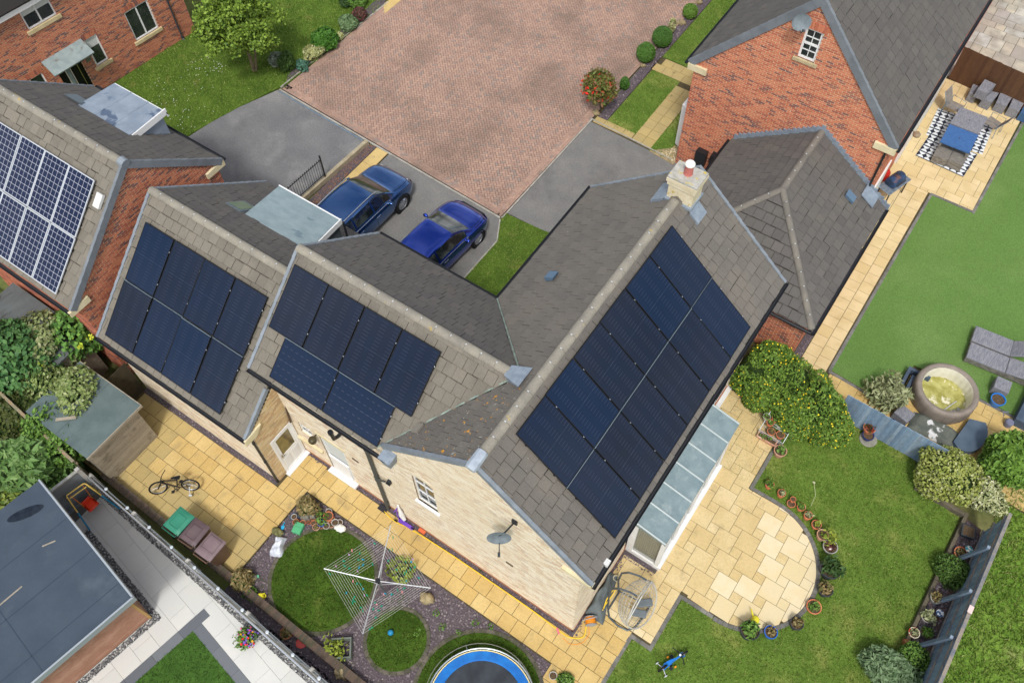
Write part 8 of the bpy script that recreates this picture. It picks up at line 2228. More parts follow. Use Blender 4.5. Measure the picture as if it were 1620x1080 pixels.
obj('sleeper', MB().hull8([(3.95, 15.10, 0), (4.05, 15.10, 0), (4.0, 16.0, 0), (3.9, 16.0, 0)], [(3.95, 15.10, 0.20), (4.05, 15.10, 0.20), (4.0, 16.0, 0.20), (3.9, 16.0, 0.20)]), SLP, slp)
zk = lambda a, b: (1400 + a / 3, 720 + b / 3)
gb = 'pots in the raised bed'
SQ = thing('planter', 'dark square planter at the hedge end of the raised bed', 'planter', G(*zk(395, 362), 0.3))
q = G(*zk(395, 362), 0.36); qm = Matrix.Translation((q.x, q.y, 0.16)) @ Matrix.Rotation(0.2, 4, 'Z')
obj('box', MB(qm).hull8([(-0.13, -0.13, 0), (0.13, -0.13, 0), (0.13, 0.13, 0), (-0.13, 0.13, 0)], [(-0.19, -0.19, 0.24), (0.19, -0.19, 0.24), (0.19, 0.19, 0.24), (-0.19, 0.19, 0.24)]), mat('slate_box', S(58, 66, 74)), SQ)
obj('soil', MB(qm).box(-0.16, 0.16, -0.16, 0.16, 0.241, 0.245), COMPOST, SQ)
pot('round terracotta pot in the raised bed below the square planter', zk(362, 462), 0.19, 0.2, TERRA, DRY, 70, 0.05, 0.8, 0.06, gb, z=0.16)
pot('pale pot on its side spilling grass in the raised bed', zk(245, 675), 0.16, 0.2, GREYPOT, DRY, 90, 0.06, 1.2, 0.12, gb, z=0.16)
pot('grey pot of dry tufted grass in the raised bed', zk(205, 765), 0.17, 0.2, GREYPOT, OLV, 140, 0.07, 1.1, 0.14, gb, z=0.16)
pot('low black tray of leafy seedlings in the raised bed', zk(200, 840), 0.20, 0.14, BLKPOT, GRN, 110, 0.06, 0.9, 0.12, gb, z=0.16)
pot('red and cream square patterned pot in the raised bed', zk(140, 840), 0.15, 0.16, mat('red_cream', S(214, 70, 54), c2=S(226, 220, 190), s=14, lo=0.45, hi=0.5), OLV, 40, 0.05, 0.7, 0.08, gb, z=0.16)
rock('orange brown stone at the sleeper in the raised bed', zk(105, 893), 0.15, 0.13, 0.2, mat('orange_rock', S(176, 120, 80), c2=S(140, 96, 64), s=7, rough=1), 21)
rock('grey brown stone next to the orange brown one', zk(145, 903), 0.14, 0.14, 0.2, mat('grey_rock', S(134, 130, 118)), 22)
for k, (a, b, c1_, c2_, lb) in enumerate(((400, 445, S(70, 150, 160), S(226, 226, 214), 'round teal and white garden ornament leaning on the fence prop'), (262, 748, S(220, 222, 226), S(60, 90, 130), 'white and blue garden ornament in the raised bed'))):
 o = G(*zk(a, b), 0.5)
 tag(obj('garden_ornament', MB().sphere((o.x, o.y, 0.5), 0.11, 0.11, 0.03, 14, 6).tube([(o.x, o.y, 0.16), (o.x, o.y, 0.5)], 0.01, 5), mat('ornament_%d' % k, c1_, c2=c2_, s=14, lo=0.48, hi=0.52, rough=0.4), smooth=True), lb, 'ornament', 'ornaments on sticks')
bf = G(*zk(353, 757), 1.25)
tag(obj('butterfly_ornament', MB().hull8([(6.11, bf.y - 0.09, 1.82), (6.13, bf.y - 0.09, 1.82), (6.13, bf.y + 0.09, 1.82), (6.11, bf.y + 0.09, 1.82)], [(6.06, bf.y - 0.11, 1.90), (6.18, bf.y - 0.11, 1.90), (6.18, bf.y + 0.11, 1.90), (6.06, bf.y + 0.11, 1.90)]), mat('butterfly_pink', S(224, 196, 190))), 'pale pink butterfly ornament on the blue fence top', 'ornament')
fp_ = G(1376, 684, 0.2)
tag(obj('stepping_stone', MB().lathe([(0.27, 0), (0.28, 0.04), (0.26, 0.06), (0.01, 0.06)], (G(1373, 695).x, G(1373, 695).y, 0), 20), mat('stone_disc', S(150, 148, 136), c2=S(128, 126, 112), s=6, rough=1), smooth=True), 'round grey stone slab by the blue fence', 'stone')
pot('terracotta pot with red flowers on a blue pot by the fence', (1376, 676), 0.19, 0.22, TERRA, RED, 70, 0.06, 1.0, 0.15, z=0.22)
pot('dark blue pot carrying the terracotta pot', (1374, 688), 0.18, 0.2, mat('navy_glaze', S(34, 48, 110), rough=0.3), None, z=0.06)

# ------------------------------------------------------------------ hot tub
hc = G(1497, 610, 0.70); hc = Vector((3.50, 18.55, 0))
HTP = thing('hot_tub', 'round brown inflatable hot tub with murky green water', 'hot tub', (hc.x, hc.y, 0.03))
BRN = mat('tub_brown', S(142, 131, 120), c2=S(128, 118, 108), s=3, fine=(20, 0.05), rough=0.6)
Rt = 0.98
vsw = MB()
nn_ = 48
prof = [(Rt * 0.95, 0.03), (Rt * 1.0, 0.15), (Rt * 1.0, 0.55), (Rt * 0.985, 0.66), (Rt * 0.93, 0.715), (Rt * 0.86, 0.70), (Rt * 0.80, 0.66)]
obj('side_wall', MB().lathe(prof, (hc.x, hc.y, 0), 48, caps=False), BRN, HTP, True, angle=60)
lin = MB(); vs = []
for r, z in ((Rt * 0.80, 0.665), (Rt * 0.785, 0.58), (Rt * 0.775, 0.10)):
 for i in range(96):
  a = 2 * PI * i / 96; rr = r * (1 - (0.018 if i % 4 < 2 else 0.0) * (1 if z < 0.65 else 0.2))
  vs.append((hc.x + rr * math.cos(a), hc.y + rr * math.sin(a), z))
lin.add(vs, [(l * 96 + i, l * 96 + (i + 1) % 96, (l + 1) * 96 + (i + 1) % 96, (l + 1) * 96 + i) for l in range(2) for i in range(96)])
obj('liner', lin, mat('liner_white', S(226, 222, 206), c2=S(212, 208, 188), s=4, rough=0.5), HTP, True, angle=40)
obj('water', MB().lathe([(0.01, 0), (Rt * 0.78, 0.0)], (hc.x, hc.y, 0.14), 40, caps=False), mat('murky_water', S(146, 142, 66), c2=S(178, 174, 104), s=5, lo=0.35, hi=0.6, c3=S(222, 216, 186), s3=3.0, lo3=0.56, hi3=0.62, rough=0.15, spec=0.5), HTP)
obj('cup_holder', MB().lathe([(0.03, 0), (0.05, 0.05), (0.06, 0.05)], (hc.x + 0.60, hc.y - 0.18, 0.17), 12).lathe([(0.03, 0), (0.05, 0.05), (0.06, 0.05)], (hc.x + 0.52, hc.y - 0.32, 0.17), 12), mat('pale_fitting', S(180, 182, 182)), HTP, True)
obj('drain_hose', MB().tube([(hc.x + 0.12, hc.y - 0.70, 0.16), (hc.x + 0.45, hc.y + 0.1, 0.17)], 0.018, 6), mat('pale_fitting', S(180, 182, 182)), HTP, True)
for k in range(20):
 a = 2 * PI * k / 20
 obj('seam', MB().tube([(hc.x + Rt * 1.003 * math.cos(a), hc.y + Rt * 1.003 * math.sin(a), 0.12), (hc.x + Rt * 1.003 * math.cos(a), hc.y + Rt * 1.003 * math.sin(a), 0.58), (hc.x + Rt * 0.97 * math.cos(a), hc.y + Rt * 0.97 * math.sin(a), 0.69)], 0.006, 4), BRN, HTP)
cvp = MB(); cx_, cy_ = 3.75, 17.25
pts = []
for i in range(13):
 for j in range(11):
  u, v = i / 12, j / 10; e = min(1, 5 * min(u, 1 - u, v, 1 - v))
  pts.append((cx_ + (u - 0.5) * 1.5, cy_ + (v - 0.5) * 0.75 + 0.1 * math.sin(u * 3), 0.06 + 0.18 * math.sqrt(max(0, e)) + 0.04 * math.sin(u * 11 + v * 7) * e))
cvp.add(pts, [(i * 11 + j, (i + 1) * 11 + j, (i + 1) * 11 + j + 1, i * 11 + j + 1) for i in range(12) for j in range(10)])
tag(obj('tub_cover', cvp, mat('cover_sage', S(104, 108, 98), c2=S(84, 90, 84), s=4, c3=S(214, 214, 214), s3=1.6, lo3=0.56, hi3=0.6, rough=0.7, bump=(9, 0.6, 0.04)), smooth=True, angle=80), 'folded grey-green tub cover heaped between hot tub and blue fence', 'cover')
stp = thing('tub_step', 'dark blue-grey curved step beside the hot tub', 'step', (4.6, 17.8, 0))
sp2 = [(4.62 + 0.55 * math.cos(a), 17.75 + 0.75 * math.sin(a)) for a in np.linspace(-1.7, 0.9, 12)]
obj('tread', MB().prism([(4.35, 17.15)] + sp2 + [(4.5, 18.2)], 0.03, 0.28), mat('step_slate', S(86, 102, 118), c2=S(74, 90, 106), s=3, rough=0.6), stp)
tag(obj('lid_panel', MB(Matrix.Translation((4.6, 16.65, 0.1)) @ Matrix.Rotation(-0.5, 4, 'Z')).rbox(-0.45, 0.35, -0.22, 0.22, -0.05, 0.05, 0.02), mat('step_slate', S(86, 102, 118))), 'flat slate-blue panel lying in front of the curved step', 'panel')
tag(obj('white_board', MB(Matrix.Translation((4.05, 16.62, 0.16)) @ Matrix.Rotation(-0.35, 4, 'Z')).box(-0.32, 0.32, -0.14, 0.14, 0, 0.03), mat('board_lilac', S(214, 210, 220))), 'pale lilac folded sheet beside the tub cover', 'sheet')
WKR = mat('wicker_grey', S(142, 142, 146), c2=S(112, 114, 124), s=10, lo=0.4, hi=0.6, fine=(40, 0.15), rough=0.85, stretch=(6, 0.6, 1), bump=(60, 0.5, 0.01))
WKB = mat('wicker_brown', S(134, 130, 122), c2=S(108, 104, 98), s=10, lo=0.4, hi=0.6, fine=(40, 0.15), rough=0.85, stretch=(0.6, 5, 1), bump=(60, 0.5, 0.01))
lb_ = thing('planter_box', 'blue-grey timber planter corner left of the hot tub', 'planter', (2.45, 18.3, 0))
for a in ((2.22, 2.32, 17.5, 18.95), (2.32, 2.95, 18.85, 18.95), (2.42, 2.52, 17.5, 18.7)):
 obj('side_board', MB().box(a[0], a[1], a[2], a[3], 0.0, 0.32), mat('planter_blue', S(80, 94, 112), c2=S(66, 80, 98), s=4, rough=0.8), lb_)
tag(obj('wicker_cube', MB(Matrix.Translation((2.72, 17.15, 0.03)) @ Matrix.Rotation(-0.25, 4, 'Z')).rbox(-0.25, 0.25, -0.22, 0.22, 0, 0.40, 0.02), WKR), 'wicker cube stool half hidden by the olive bush', 'stool', 'wicker cube stools')
tag(obj('navy_box', MB(Matrix.Translation((2.70, 16.62, 0.03)) @ Matrix.Rotation(-0.25, 4, 'Z')).rbox(-0.25, 0.25, -0.17, 0.17, 0, 0.30, 0.015), mat('navy_box', S(18, 36, 84), rough=0.5)), 'navy blue box behind the blue fence', 'box')


def lounger(label, o, ang, back):
 t = thing('sun_lounger', label, 'sun lounger', o, ang, group='wicker sun loungers on the artificial lawn')
 obj('seat', MB().rbox(0, 1.25, -0.33, 0.33, 0.24, 0.32, 0.02), WKR, t, local=True)
 bm_ = Matrix.Translation((1.26, 0, 0.28)) @ Matrix.Rotation(-back, 4, 'Y')
 obj('backrest', MB(bm_).rbox(0, 0.72, -0.33, 0.33, -0.03, 0.05, 0.02), WKR, t, local=True)
 obj('skirt', MB().box(0.01, 1.95, -0.325, -0.30, 0.06, 0.25).box(0.01, 1.95, 0.30, 0.325, 0.06, 0.25).box(0.01, 0.03, -0.30, 0.30, 0.06, 0.25), WKB, t, local=True)
 for x in (0.06, 1.88):
  for y in (-0.28, 0.28):
   obj('leg', MB().box(x - 0.03, x + 0.03, y - 0.03, y + 0.03, 0, 0.10), WKB, t, local=True)


L1 = G(1370 + 770 / 4.908, 500 + 235 / 4.908, 0.3)
lounger('nearer grey wicker sun lounger lying flat', (G(1532, 553, 0.3).x, G(1532, 553, 0.3).y, 0.015), rad(5), 0.12)
lounger('farther grey wicker sun lounger with raised backrest', (G(1540, 527, 0.3).x, G(1540, 527, 0.3).y, 0.015), rad(5), 0.62)
cs = G(1587, 608, 0.4)
tag(obj('wicker_cube', MB(Matrix.Translation((cs.x, cs.y, 0.015)) @ Matrix.Rotation(0.05, 4, 'Z')).rbox(-0.24, 0.24, -0.24, 0.24, 0, 0.40, 0.02), WKR), 'wicker cube stool beside the round blue pot', 'stool', 'wicker cube stools')
pot('round bright blue pot of brown soil on the artificial lawn', (1580, 631), 0.23, 0.30, mat('azure_glaze', S(26, 120, 206), rough=0.25, coat=0.5), None, z=0.015)
tag(obj('garden_can', MB().lathe([(0.12, 0), (0.13, 0.2), (0.10, 0.24)], (G(1597, 668, .2).x, G(1597, 668, .2).y, 0.03), 14).tube([(G(1590, 655, .3).x, G(1590, 655, .3).y, 0.2), (G(1586, 652, .3).x, G(1586, 652, .3).y, 0.34), (G(1595, 652, .3).x, G(1595, 652, .3).y, 0.34)], 0.015, 6), mat('can_lilac', S(116, 118, 140), rough=0.5), smooth=True), 'lilac grey watering can at the edge of the slabs', 'watering can')
DK = thing('planter_box', 'dark slate-blue timber planter at the right frame edge', 'planter', G(1612, 640, 0.4))
pq = G(1607, 662, 0.4)
obj('side_board', MB().hull8([(pq.x, pq.y, 0), (pq.x + 1.2, pq.y, 0), (pq.x + 1.2, pq.y + 2.4, 0), (pq.x + 0.1, pq.y + 2.4, 0)], [(pq.x, pq.y, 0.4), (pq.x + 1.2, pq.y, 0.4), (pq.x + 1.2, pq.y + 2.4, 0.4), (pq.x + 0.1, pq.y + 2.4, 0.4)]), mat('planter_blue', S(80, 94, 112)), DK)
bush('ornamental_grass', 'tan ornamental grass at the right frame edge', (pq.x + 0.55, pq.y + 1.2, 0.7), (0.35, 0.5, 0.35), 500, 0.10, DRY, 'plant', seed=91, elong=4, core=0, stem=False)

# ------------------------------------------------------------------ dining terrace of the right house
zt2 = lambda a, b: (1440 + a / 4.694, 60 + b / 4.694)
RUGM = mat('rug_pattern', S(34, 38, 52), rough=0.95)
def rug_mat(name):
 if name in MATS: return MATS[name]
 m = bpy.data.materials.new(name); m.use_nodes = True; nt = m.node_tree; N = nt.nodes; L = nt.links; p = N['Principled BSDF']
 tc = N.new('ShaderNodeTexCoord'); sx = N.new('ShaderNodeSeparateXYZ'); L.new(tc.outputs['Object'], sx.inputs[0])
 def mth(op, a, b=None):
  n = N.new('ShaderNodeMath'); n.operation = op
  for i, v in enumerate((a, b)):
   if v is None: continue
   if isinstance(v, (int, float)): n.inputs[i].default_value = v
   else: L.new(v, n.inputs[i])
  return n.outputs[0]
 fx_ = mth('ABSOLUTE', mth('SUBTRACT', mth('FRACT', mth('MULTIPLY', sx.outputs[0], 3.8)), 0.5)); fy_ = mth('ABSOLUTE', mth('SUBTRACT', mth('FRACT', mth('MULTIPLY', sx.outputs[1], 2.8)), 0.5))
 star = mth('LESS_THAN', mth('ADD', mth('POWER', fx_, 0.6), mth('POWER', fy_, 0.6)), 0.72)
 band = mth('GREATER_THAN', fy_, 0.41)
 x = N.new('ShaderNodeMix'); x.data_type = 'RGBA'; L.new(mth('MAXIMUM', star, band), x.inputs['Factor'])
 x.inputs[6].default_value = (*S(216, 220, 222), 1); x.inputs[7].default_value = (*S(34, 38, 54), 1)
 L.new(x.outputs[2], p.inputs['Base Color']); p.inputs['Roughness'].default_value = 0.95
 MATS[name] = m; return m
RUG = rug_mat('rug_print')
ra = rad(-6)
def rug(label, c, sx_, sy_, z, a=0.0):
 o = obj('rug', MB().box(-sx_ / 2, sx_ / 2, -sy_ / 2, sy_ / 2, 0, 0.008), RUG)
 o.matrix_world = Matrix.Translation((c[0], c[1], z)) @ Matrix.Rotation(a, 4, 'Z')
 tag(o, label, 'rug', 'patterned outdoor rugs under the dining table')
r1 = [G(*zt2(*p), 0.03) for p in ((210, 530), (620, 670), (525, 870), (120, 700))]
r2 = [G(*zt2(*p), 0.04) for p in ((140, 705), (490, 860), (405, 1035), (45, 885))]
ctr_ = lambda q: (sum(p.x for p in q) / 4, sum(p.y for p in q) / 4)
rug('black and white star-patterned rug under the grey half of the table', ctr_(r1), (r1[1] - r1[0]).length * 1.0, (r1[2] - r1[1]).length, 0.030, math.atan2((r1[1] - r1[0]).y, (r1[1] - r1[0]).x))
rug('black and white star-patterned rug under the wicker stools', ctr_(r2), (r2[1] - r2[0]).length, (r2[2] - r2[1]).length, 0.042, math.atan2((r2[1] - r2[0]).y, (r2[1] - r2[0]).x))


def table(label, px, m, h=0.72, grp='outdoor tables on the rugs'):
 q = [G(*zt2(*p), h) for p in px]
 t = thing('garden_table', label, 'table', (*ctr_(q), 0.04), group=grp)
 bt = [Vector((p.x, p.y, h - 0.05)) for p in q]
 obj('table_top', MB().hull8(bt, q), m, t)
 c = Vector((*ctr_(q), 0))
 obj('parasol_hole_cap', MB().lathe([(0.03, 0), (0.03, 0.008), (0.005, 0.01)], (c.x, c.y, h), 12), mat('cap_dark', S(70, 72, 74)), t)
 for p in q:
  v = Vector((p.x, p.y, 0)).lerp(c, 0.10)
  obj('leg', MB().box(v.x - 0.035, v.x + 0.035, v.y - 0.035, v.y + 0.035, 0.04, h - 0.05), WKB, t)
table('square grey wicker table nearest the brown fence', ((375, 512), (578, 590), (510, 718), (295, 632)), WKR)
table('blue-topped wicker table in front of the grey one', ((292, 640), (508, 722), (440, 855), (222, 770)), mat('wicker_blue', S(66, 108, 162), c2=S(54, 92, 144), s=10, lo=0.4, hi=0.6, fine=(40, 0.12), rough=0.7, stretch=(0.6, 6, 1)))


def cube_px(label, px, h, z=0.03, m=WKB, grp='wicker cube stools'):
 q = [G(*zt2(*p), z + h) for p in px]
 b = [Vector((p.x, p.y, z)) for p in q]
 tag(obj('wicker_cube', MB().hull8(b, q), m), label, 'stool', grp)
cube_px('left of the two wicker stools pushed under the blue table', ((222, 772), (326, 822), (280, 910), (172, 870)), 0.36)
cube_px('right of the two wicker stools pushed under the blue table', ((332, 818), (442, 862), (390, 950), (285, 905)), 0.36)
cube_px('wicker cube against the brown fence nearest the roof eave', ((468, 342), (520, 362), (495, 430), (440, 405)), 0.42, m=WKR)
cube_px('wicker cube lifted on top of the others by the brown fence', ((555, 308), (638, 345), (575, 412), (500, 380)), 0.40, 0.45, WKR)
cube_px('wicker cube in front of the lifted one', ((600, 395), (660, 410), (605, 480), (535, 450)), 0.42, m=WKR)
cube_px('second wicker cube from the frame edge by the brown fence', ((670, 408), (758, 440), (715, 510), (640, 478)), 0.42, m=WKR)
cube_px('wicker cube nearest the frame edge by the brown fence', ((765, 448), (850, 475), (810, 545), (735, 515)), 0.42, m=WKR)
BLS = G(*zt2(840, 555), 0.3)
tag(obj('blue_cool_box', MB().box(BLS.x - 0.1, BLS.x + 0.4, BLS.y - 0.2, BLS.y + 0.2, 0.03, 0.4), mat('coolbox_blue', S(62, 94, 132))), 'blue box at the right frame edge by the wicker cubes', 'box')


def sling_chair(label, c, ang):
 t = thing('garden_chair', label, 'chair', c, ang, group='sling chairs at the dining table')
 SLG = mat('sling_taupe', S(142, 134, 124), c2=S(126, 118, 110), s=6, rough=0.85); TUB = mat('chair_tube', S(120, 146, 168), metal=0.4, rough=0.4)
 obj('seat', MB().hull8([(-0.24, -0.25, 0.40), (0.24, -0.25, 0.40), (0.24, 0.25, 0.44), (-0.24, 0.25, 0.44)], [(-0.24, -0.25, 0.415), (0.24, -0.25, 0.415), (0.24, 0.25, 0.455), (-0.24, 0.25, 0.455)]), SLG, t, local=True)
 obj('backrest', MB().hull8([(-0.24, -0.27, 0.42), (0.24, -0.27, 0.42), (0.24, -0.25, 0.42), (-0.24, -0.25, 0.42)], [(-0.24, -0.55, 1.0), (0.24, -0.55, 1.0), (0.24, -0.53, 1.0), (-0.24, -0.53, 1.0)]), SLG, t, local=True)
 for s in (-1, 1):
  obj('frame_side', MB().tube([(s * 0.27, 0.25, 0.0), (s * 0.27, 0.26, 0.62), (s * 0.27, -0.30, 0.66), (s * 0.27, -0.36, 0.0)], 0.014, 6).tube([(s * 0.25, -0.26, 0.42), (s * 0.25, -0.55, 1.02)], 0.013, 6), TUB, t, True, local=True)
c1 = G(*zt2(345, 490), 0.6); c2 = G(*zt2(625, 610), 0.6)
sling_chair('taupe sling chair at the near end of the grey table by the house', (c1.x, c1.y, 0.035), rad(-100))
sling_chair('taupe sling chair tipped at the lawn side of the grey table', (c2.x, c2.y, 0.035), rad(75))
# barbecue
bq = G(1413, 292, 0.6)
BB = thing('barbecue', 'blue barrel barbecue trolley by the brick wall', 'barbecue', (bq.x, bq.y, 0.03), rad(72))
BRL = mat('barrel_blue', S(52, 76, 112), c2=S(40, 50, 66), s=4, c3=S(128, 84, 62), s3=3, lo3=0.6, hi3=0.7, rough=0.4)
bm2 = Matrix.Translation((0, 0, 0.82)) @ Matrix.Rotation(PI / 2, 4, 'Y')
obj('barrel', MB(bm2).lathe([(0.05, -0.34), (0.21, -0.33), (0.23, -0.28), (0.23, 0.28), (0.21, 0.33), (0.05, 0.34)], (0, 0, 0), 22), BRL, BB, True, local=True)
obj('side_shelf', MB().rbox(-0.62, 0.60, -0.30, 0.26, 0.66, 0.70, 0.01), mat('shelf_steel', S(112, 126, 142), c2=S(150, 160, 170), s=8, metal=0.4, rough=0.5), BB, local=True)
for x in (-0.5, 0.48):
 for y in (-0.24, 0.2):
  obj('leg', MB().box(x - 0.02, x + 0.02, y - 0.02, y + 0.02, 0, 0.66), BLACKP, BB, local=True)
obj('handle', MB().tube([(-0.25, -0.27, 0.86), (0.25, -0.27, 0.86)], 0.014, 6).tube([(-0.25, -0.22, 0.86), (-0.25, -0.27, 0.86)], 0.01, 5).tube([(0.25, -0.22, 0.86), (0.25, -0.27, 0.86)], 0.01, 5), BLACKP, BB, local=True)
gq = G(1409, 275, 0.4)
tag(obj('gas_bottle', MB().lathe([(0.13, 0), (0.15, 0.03), (0.15, 0.36), (0.11, 0.44), (0.05, 0.46), (0.06, 0.52), (0.02, 0.52)], (gq.x - 0.15, gq.y + 0.0, 0.03), 18), mat('gas_red', S(196, 40, 36), rough=0.4), smooth=True), 'red gas bottle behind the barbecue', 'gas bottle')
fl = G(1435, 222, 1.9)
tag(obj('patio_light', MB().lathe([(0.02, 0), (0.13, 0.05), (0.14, 0.12), (0.08, 0.2)], (-1.28, fl.y, 2.2), 14).tube([(-1.6, fl.y, 2.4), (-1.28, fl.y, 2.36)], 0.02, 6), mat('lamp_tan', S(150, 132, 108), rough=0.4), smooth=True), 'tan globe lamp on the brick wall under the eave', 'lamp')

# ------------------------------------------------------------------ left side: sheds, brick edging, fence, balustrade
SH = thing('shed', 'grey plank shed with green-grey felt roof on the side yard', 'shed', (-18, 2.5, 0))
FELT = mat('green_felt', S(98, 112, 111), c2=S(86, 100, 100), s=2, c3=S(74, 86, 88), s3=1.3, lo3=0.58, hi3=0.75, fine=(40, 0.1), rough=0.95)
obj('core_box', MB().box(-19.1, -16.68, 1.56, 3.30, 0, 1.85), mat('shed_inside', S(70, 62, 52)), SH)
bd = []
for k in range(14):
 bd.append(frame((-16.66, 1.50, 0.03 + k * 0.145), (0.0, 1.86, 0), (0.02 + 0.004 * (k % 2), 0, 0), (0, 0, 0.142)))
pieces(SH, 'plank', GREYW, BOX5_V, [(3, 2, 1, 0)] + BOX5_F, bd)
bd = []
for k in range(14):
 bd.append(frame((-19.2, 1.50, 0.03 + k * 0.145), (2.55, 0, 0), (0, -0.02, 0), (0, 0, 0.142)))
pieces(SH, 'plank', GREYW, BOX5_V, [(3, 2, 1, 0)] + BOX5_F, bd)
rf = obj('roof', MB().hull8([(-19.25, 1.42, 2.0), (-16.50, 1.42, 2.0), (-16.50, 3.52, 2.0), (-19.25, 3.52, 2.0)], [(-19.25, 1.42, 2.06), (-16.50, 1.42, 2.06), (-16.50, 3.52, 2.06), (-19.25, 3.52, 2.06)]), FELT, SH)
obj('roof_edge', MB().box(-16.50, -16.47, 1.40, 3.54, 1.97, 2.075).box(-19.25, -16.5, 3.52, 3.545, 1.97, 2.07), GREYW, rf)
obj('felt_lap', MB().box(-17.9, -17.88, 1.43, 3.5, 2.06, 2.066), mat('felt_dark', S(82, 96, 96)), rf)
tag(obj('loose_board', MB(Matrix.Translation((-18.0, 1.95, 2.10)) @ Matrix.Rotation(rad(42), 4, 'Z')).box(-0.3, 0.3, -0.05, 0.05, 0, 0.03), GREYW), 'grey loose board lying on the green felt shed roof', 'board')
S2H = thing('shed', 'low shed with dark grey patched felt roof behind the bushes', 'shed', (-21.6, 3.6, 0))
obj('wall', MB().box(-23.3, -19.9, 2.9, 4.2, 0, 1.92), GREYW, S2H)
rf2 = obj('roof', MB().hull8([(-23.5, 2.7, 1.92), (-19.8, 2.7, 1.92), (-19.8, 4.34, 1.96), (-23.5, 4.34, 1.96)], [(-23.5, 2.7, 1.98), (-19.8, 2.7, 1.98), (-19.8, 4.34, 2.02), (-23.5, 4.34, 2.02)]), mat('grey_felt', S(98, 104, 104), c2=S(86, 90, 90), s=2, c3=S(62, 60, 56), s3=2.2, lo3=0.6, hi3=0.72, fine=(40, 0.1), rough=0.95, stretch=(1, 0.3, 1)), S2H)
obj('felt_lap', MB().box(-21.75, -21.70, 2.72, 4.3, 2.0, 2.03), mat('rust_lap', S(96, 80, 62)), rf2)

EB = mat('edging_brick', S(96, 82, 72), ramp=[(0, S(84, 74, 66)), (0.5, S(106, 88, 76)), (1, S(82, 78, 70))], c2=S(76, 78, 56), s=3, lo=0.5, hi=0.8, fine=(40, 0.15), rough=1)
fy0 = lambda x: 1.12 - (x + 7.3) * 0.0245
bw_ = thing('brick_edging', 'low mossy brick wall under the glass balustrade', 'wall', (-12, 1.25, 0))
obj('core', MB().hull8([(-17.0, fy0(-17.0), 0), (-6.0, fy0(-6), 0), (-6.0, fy0(-6) + 0.22, 0), (-17.0, fy0(-17) + 0.02 + 0.2, 0)], [(-17.0, fy0(-17.0), 0.25), (-6.0, fy0(-6), 0.25), (-6.0, fy0(-6) + 0.22, 0.25), (-17.0, fy0(-17) + 0.22, 0.25)]), mat('edge_mortar', S(92, 86, 74)), bw_)
bl5 = []
for k in range(140):
 x = -17.0 + k * 0.0785
 bl5.append(frame((x, fy0(x) - 0.004, 0.06), (0.072, 0, 0), (0, 0.232, 0), (0, 0, 0.2 + random.uniform(-0.004, 0.006))))
pieces(bw_, 'brick', EB, BOX5_V, BOX5_F, bl5)
# composite fence panels with concrete posts
CONC = mat('concrete_post', S(190, 188, 182), c2=S(164, 162, 156), s=6, fine=(40, 0.1), rough=0.95)
CMP = mat('composite_grey', S(118, 124, 128), ramp=[(0, S(110, 116, 120)), (1, S(128, 134, 138))], fine=(30, 0.05), rough=0.7)
fyy = lambda x: 0.72 - (x + 7.3) * 0.048
pxs = [-16.75, -14.75, -12.4, -9.95, -7.5, -5.2]
FN_ = thing('fence', 'grey composite panel fence with concrete posts behind the balustrade', 'fence', (-12, 1.0, 0))
for x in pxs:
 obj('post', MB().box(x - 0.05, x + 0.05, fyy(x) - 0.06, fyy(x) + 0.06, 0, 1.02).hull8([(x - 0.05, fyy(x) - 0.06, 1.02), (x + 0.05, fyy(x) - 0.06, 1.02), (x + 0.05, fyy(x) + 0.06, 1.02), (x - 0.05, fyy(x) + 0.06, 1.02)], [(x - 0.02, fyy(x) - 0.03, 1.06), (x + 0.02, fyy(x) - 0.03, 1.06), (x + 0.02, fyy(x) + 0.03, 1.06), (x - 0.02, fyy(x) + 0.03, 1.06)]), CONC, FN_)
for a, b in zip(pxs[:-1], pxs[1:]):
 for k in range(6):
  z = 0.05 + k * 0.15
  obj('board', MB().hull8([(a + 0.05, fyy(a) - 0.012, z), (b - 0.05, fyy(b) - 0.012, z), (b - 0.05, fyy(b) + 0.012, z), (a + 0.05, fyy(a) + 0.012, z)], [(a + 0.05, fyy(a) - 0.012, z + 0.146), (b - 0.05, fyy(b) - 0.012, z + 0.146), (b - 0.05, fyy(b) + 0.012, z + 0.146), (a + 0.05, fyy(a) + 0.012, z + 0.146)]), CMP, FN_)
BAL = thing('glass_balustrade', 'glass balustrade with silver handrail and round-capped posts', 'balustrade', (-12, 0.9, 0))
STL = mat('steel_silver', S(206, 212, 218), metal=0.8, rough=0.25)
by_ = lambda x: 0.575 - (x + 7.2) * 0.0538
obj('handrail', MB().tube([(-17.05, by_(-17.05), 1.02), (-5.5, by_(-5.5), 1.02)], 0.03, 10), STL, BAL, True)
CAPM = mat('post_cap', S(206, 214, 220), rough=0.3, metal=0.3)
for k in range(10):
 x = -16.0 + k * 0.98
 obj('post', MB().tube([(x, by_(x) + 0.09, 0.03), (x, by_(x) + 0.09, 1.0)], 0.026, 10), STL, BAL, True)
 obj('post_cap', MB().lathe([(0.045, 0), (0.05, 0.02), (0.05, 0.035), (0.02, 0.045)], (x, by_(x) + 0.09, 0.99), 14), CAPM, BAL, True)
 if k < 9:
  a, b = x + 0.04, x + 0.94
  obj('pane', MB().hull8([(a, by_(a) + 0.085, 0.12), (b, by_(b) + 0.085, 0.12), (b, by_(b) + 0.095, 0.12), (a, by_(a) + 0.095, 0.12)], [(a, by_(a) + 0.085, 0.95), (b, by_(b) + 0.085, 0.95), (b, by_(b) + 0.095, 0.95), (a, by_(a) + 0.095, 0.95)]), mat('clear_glass', S(190, 208, 208), rough=0.02, spec=0.7, alpha=0.22), BAL)
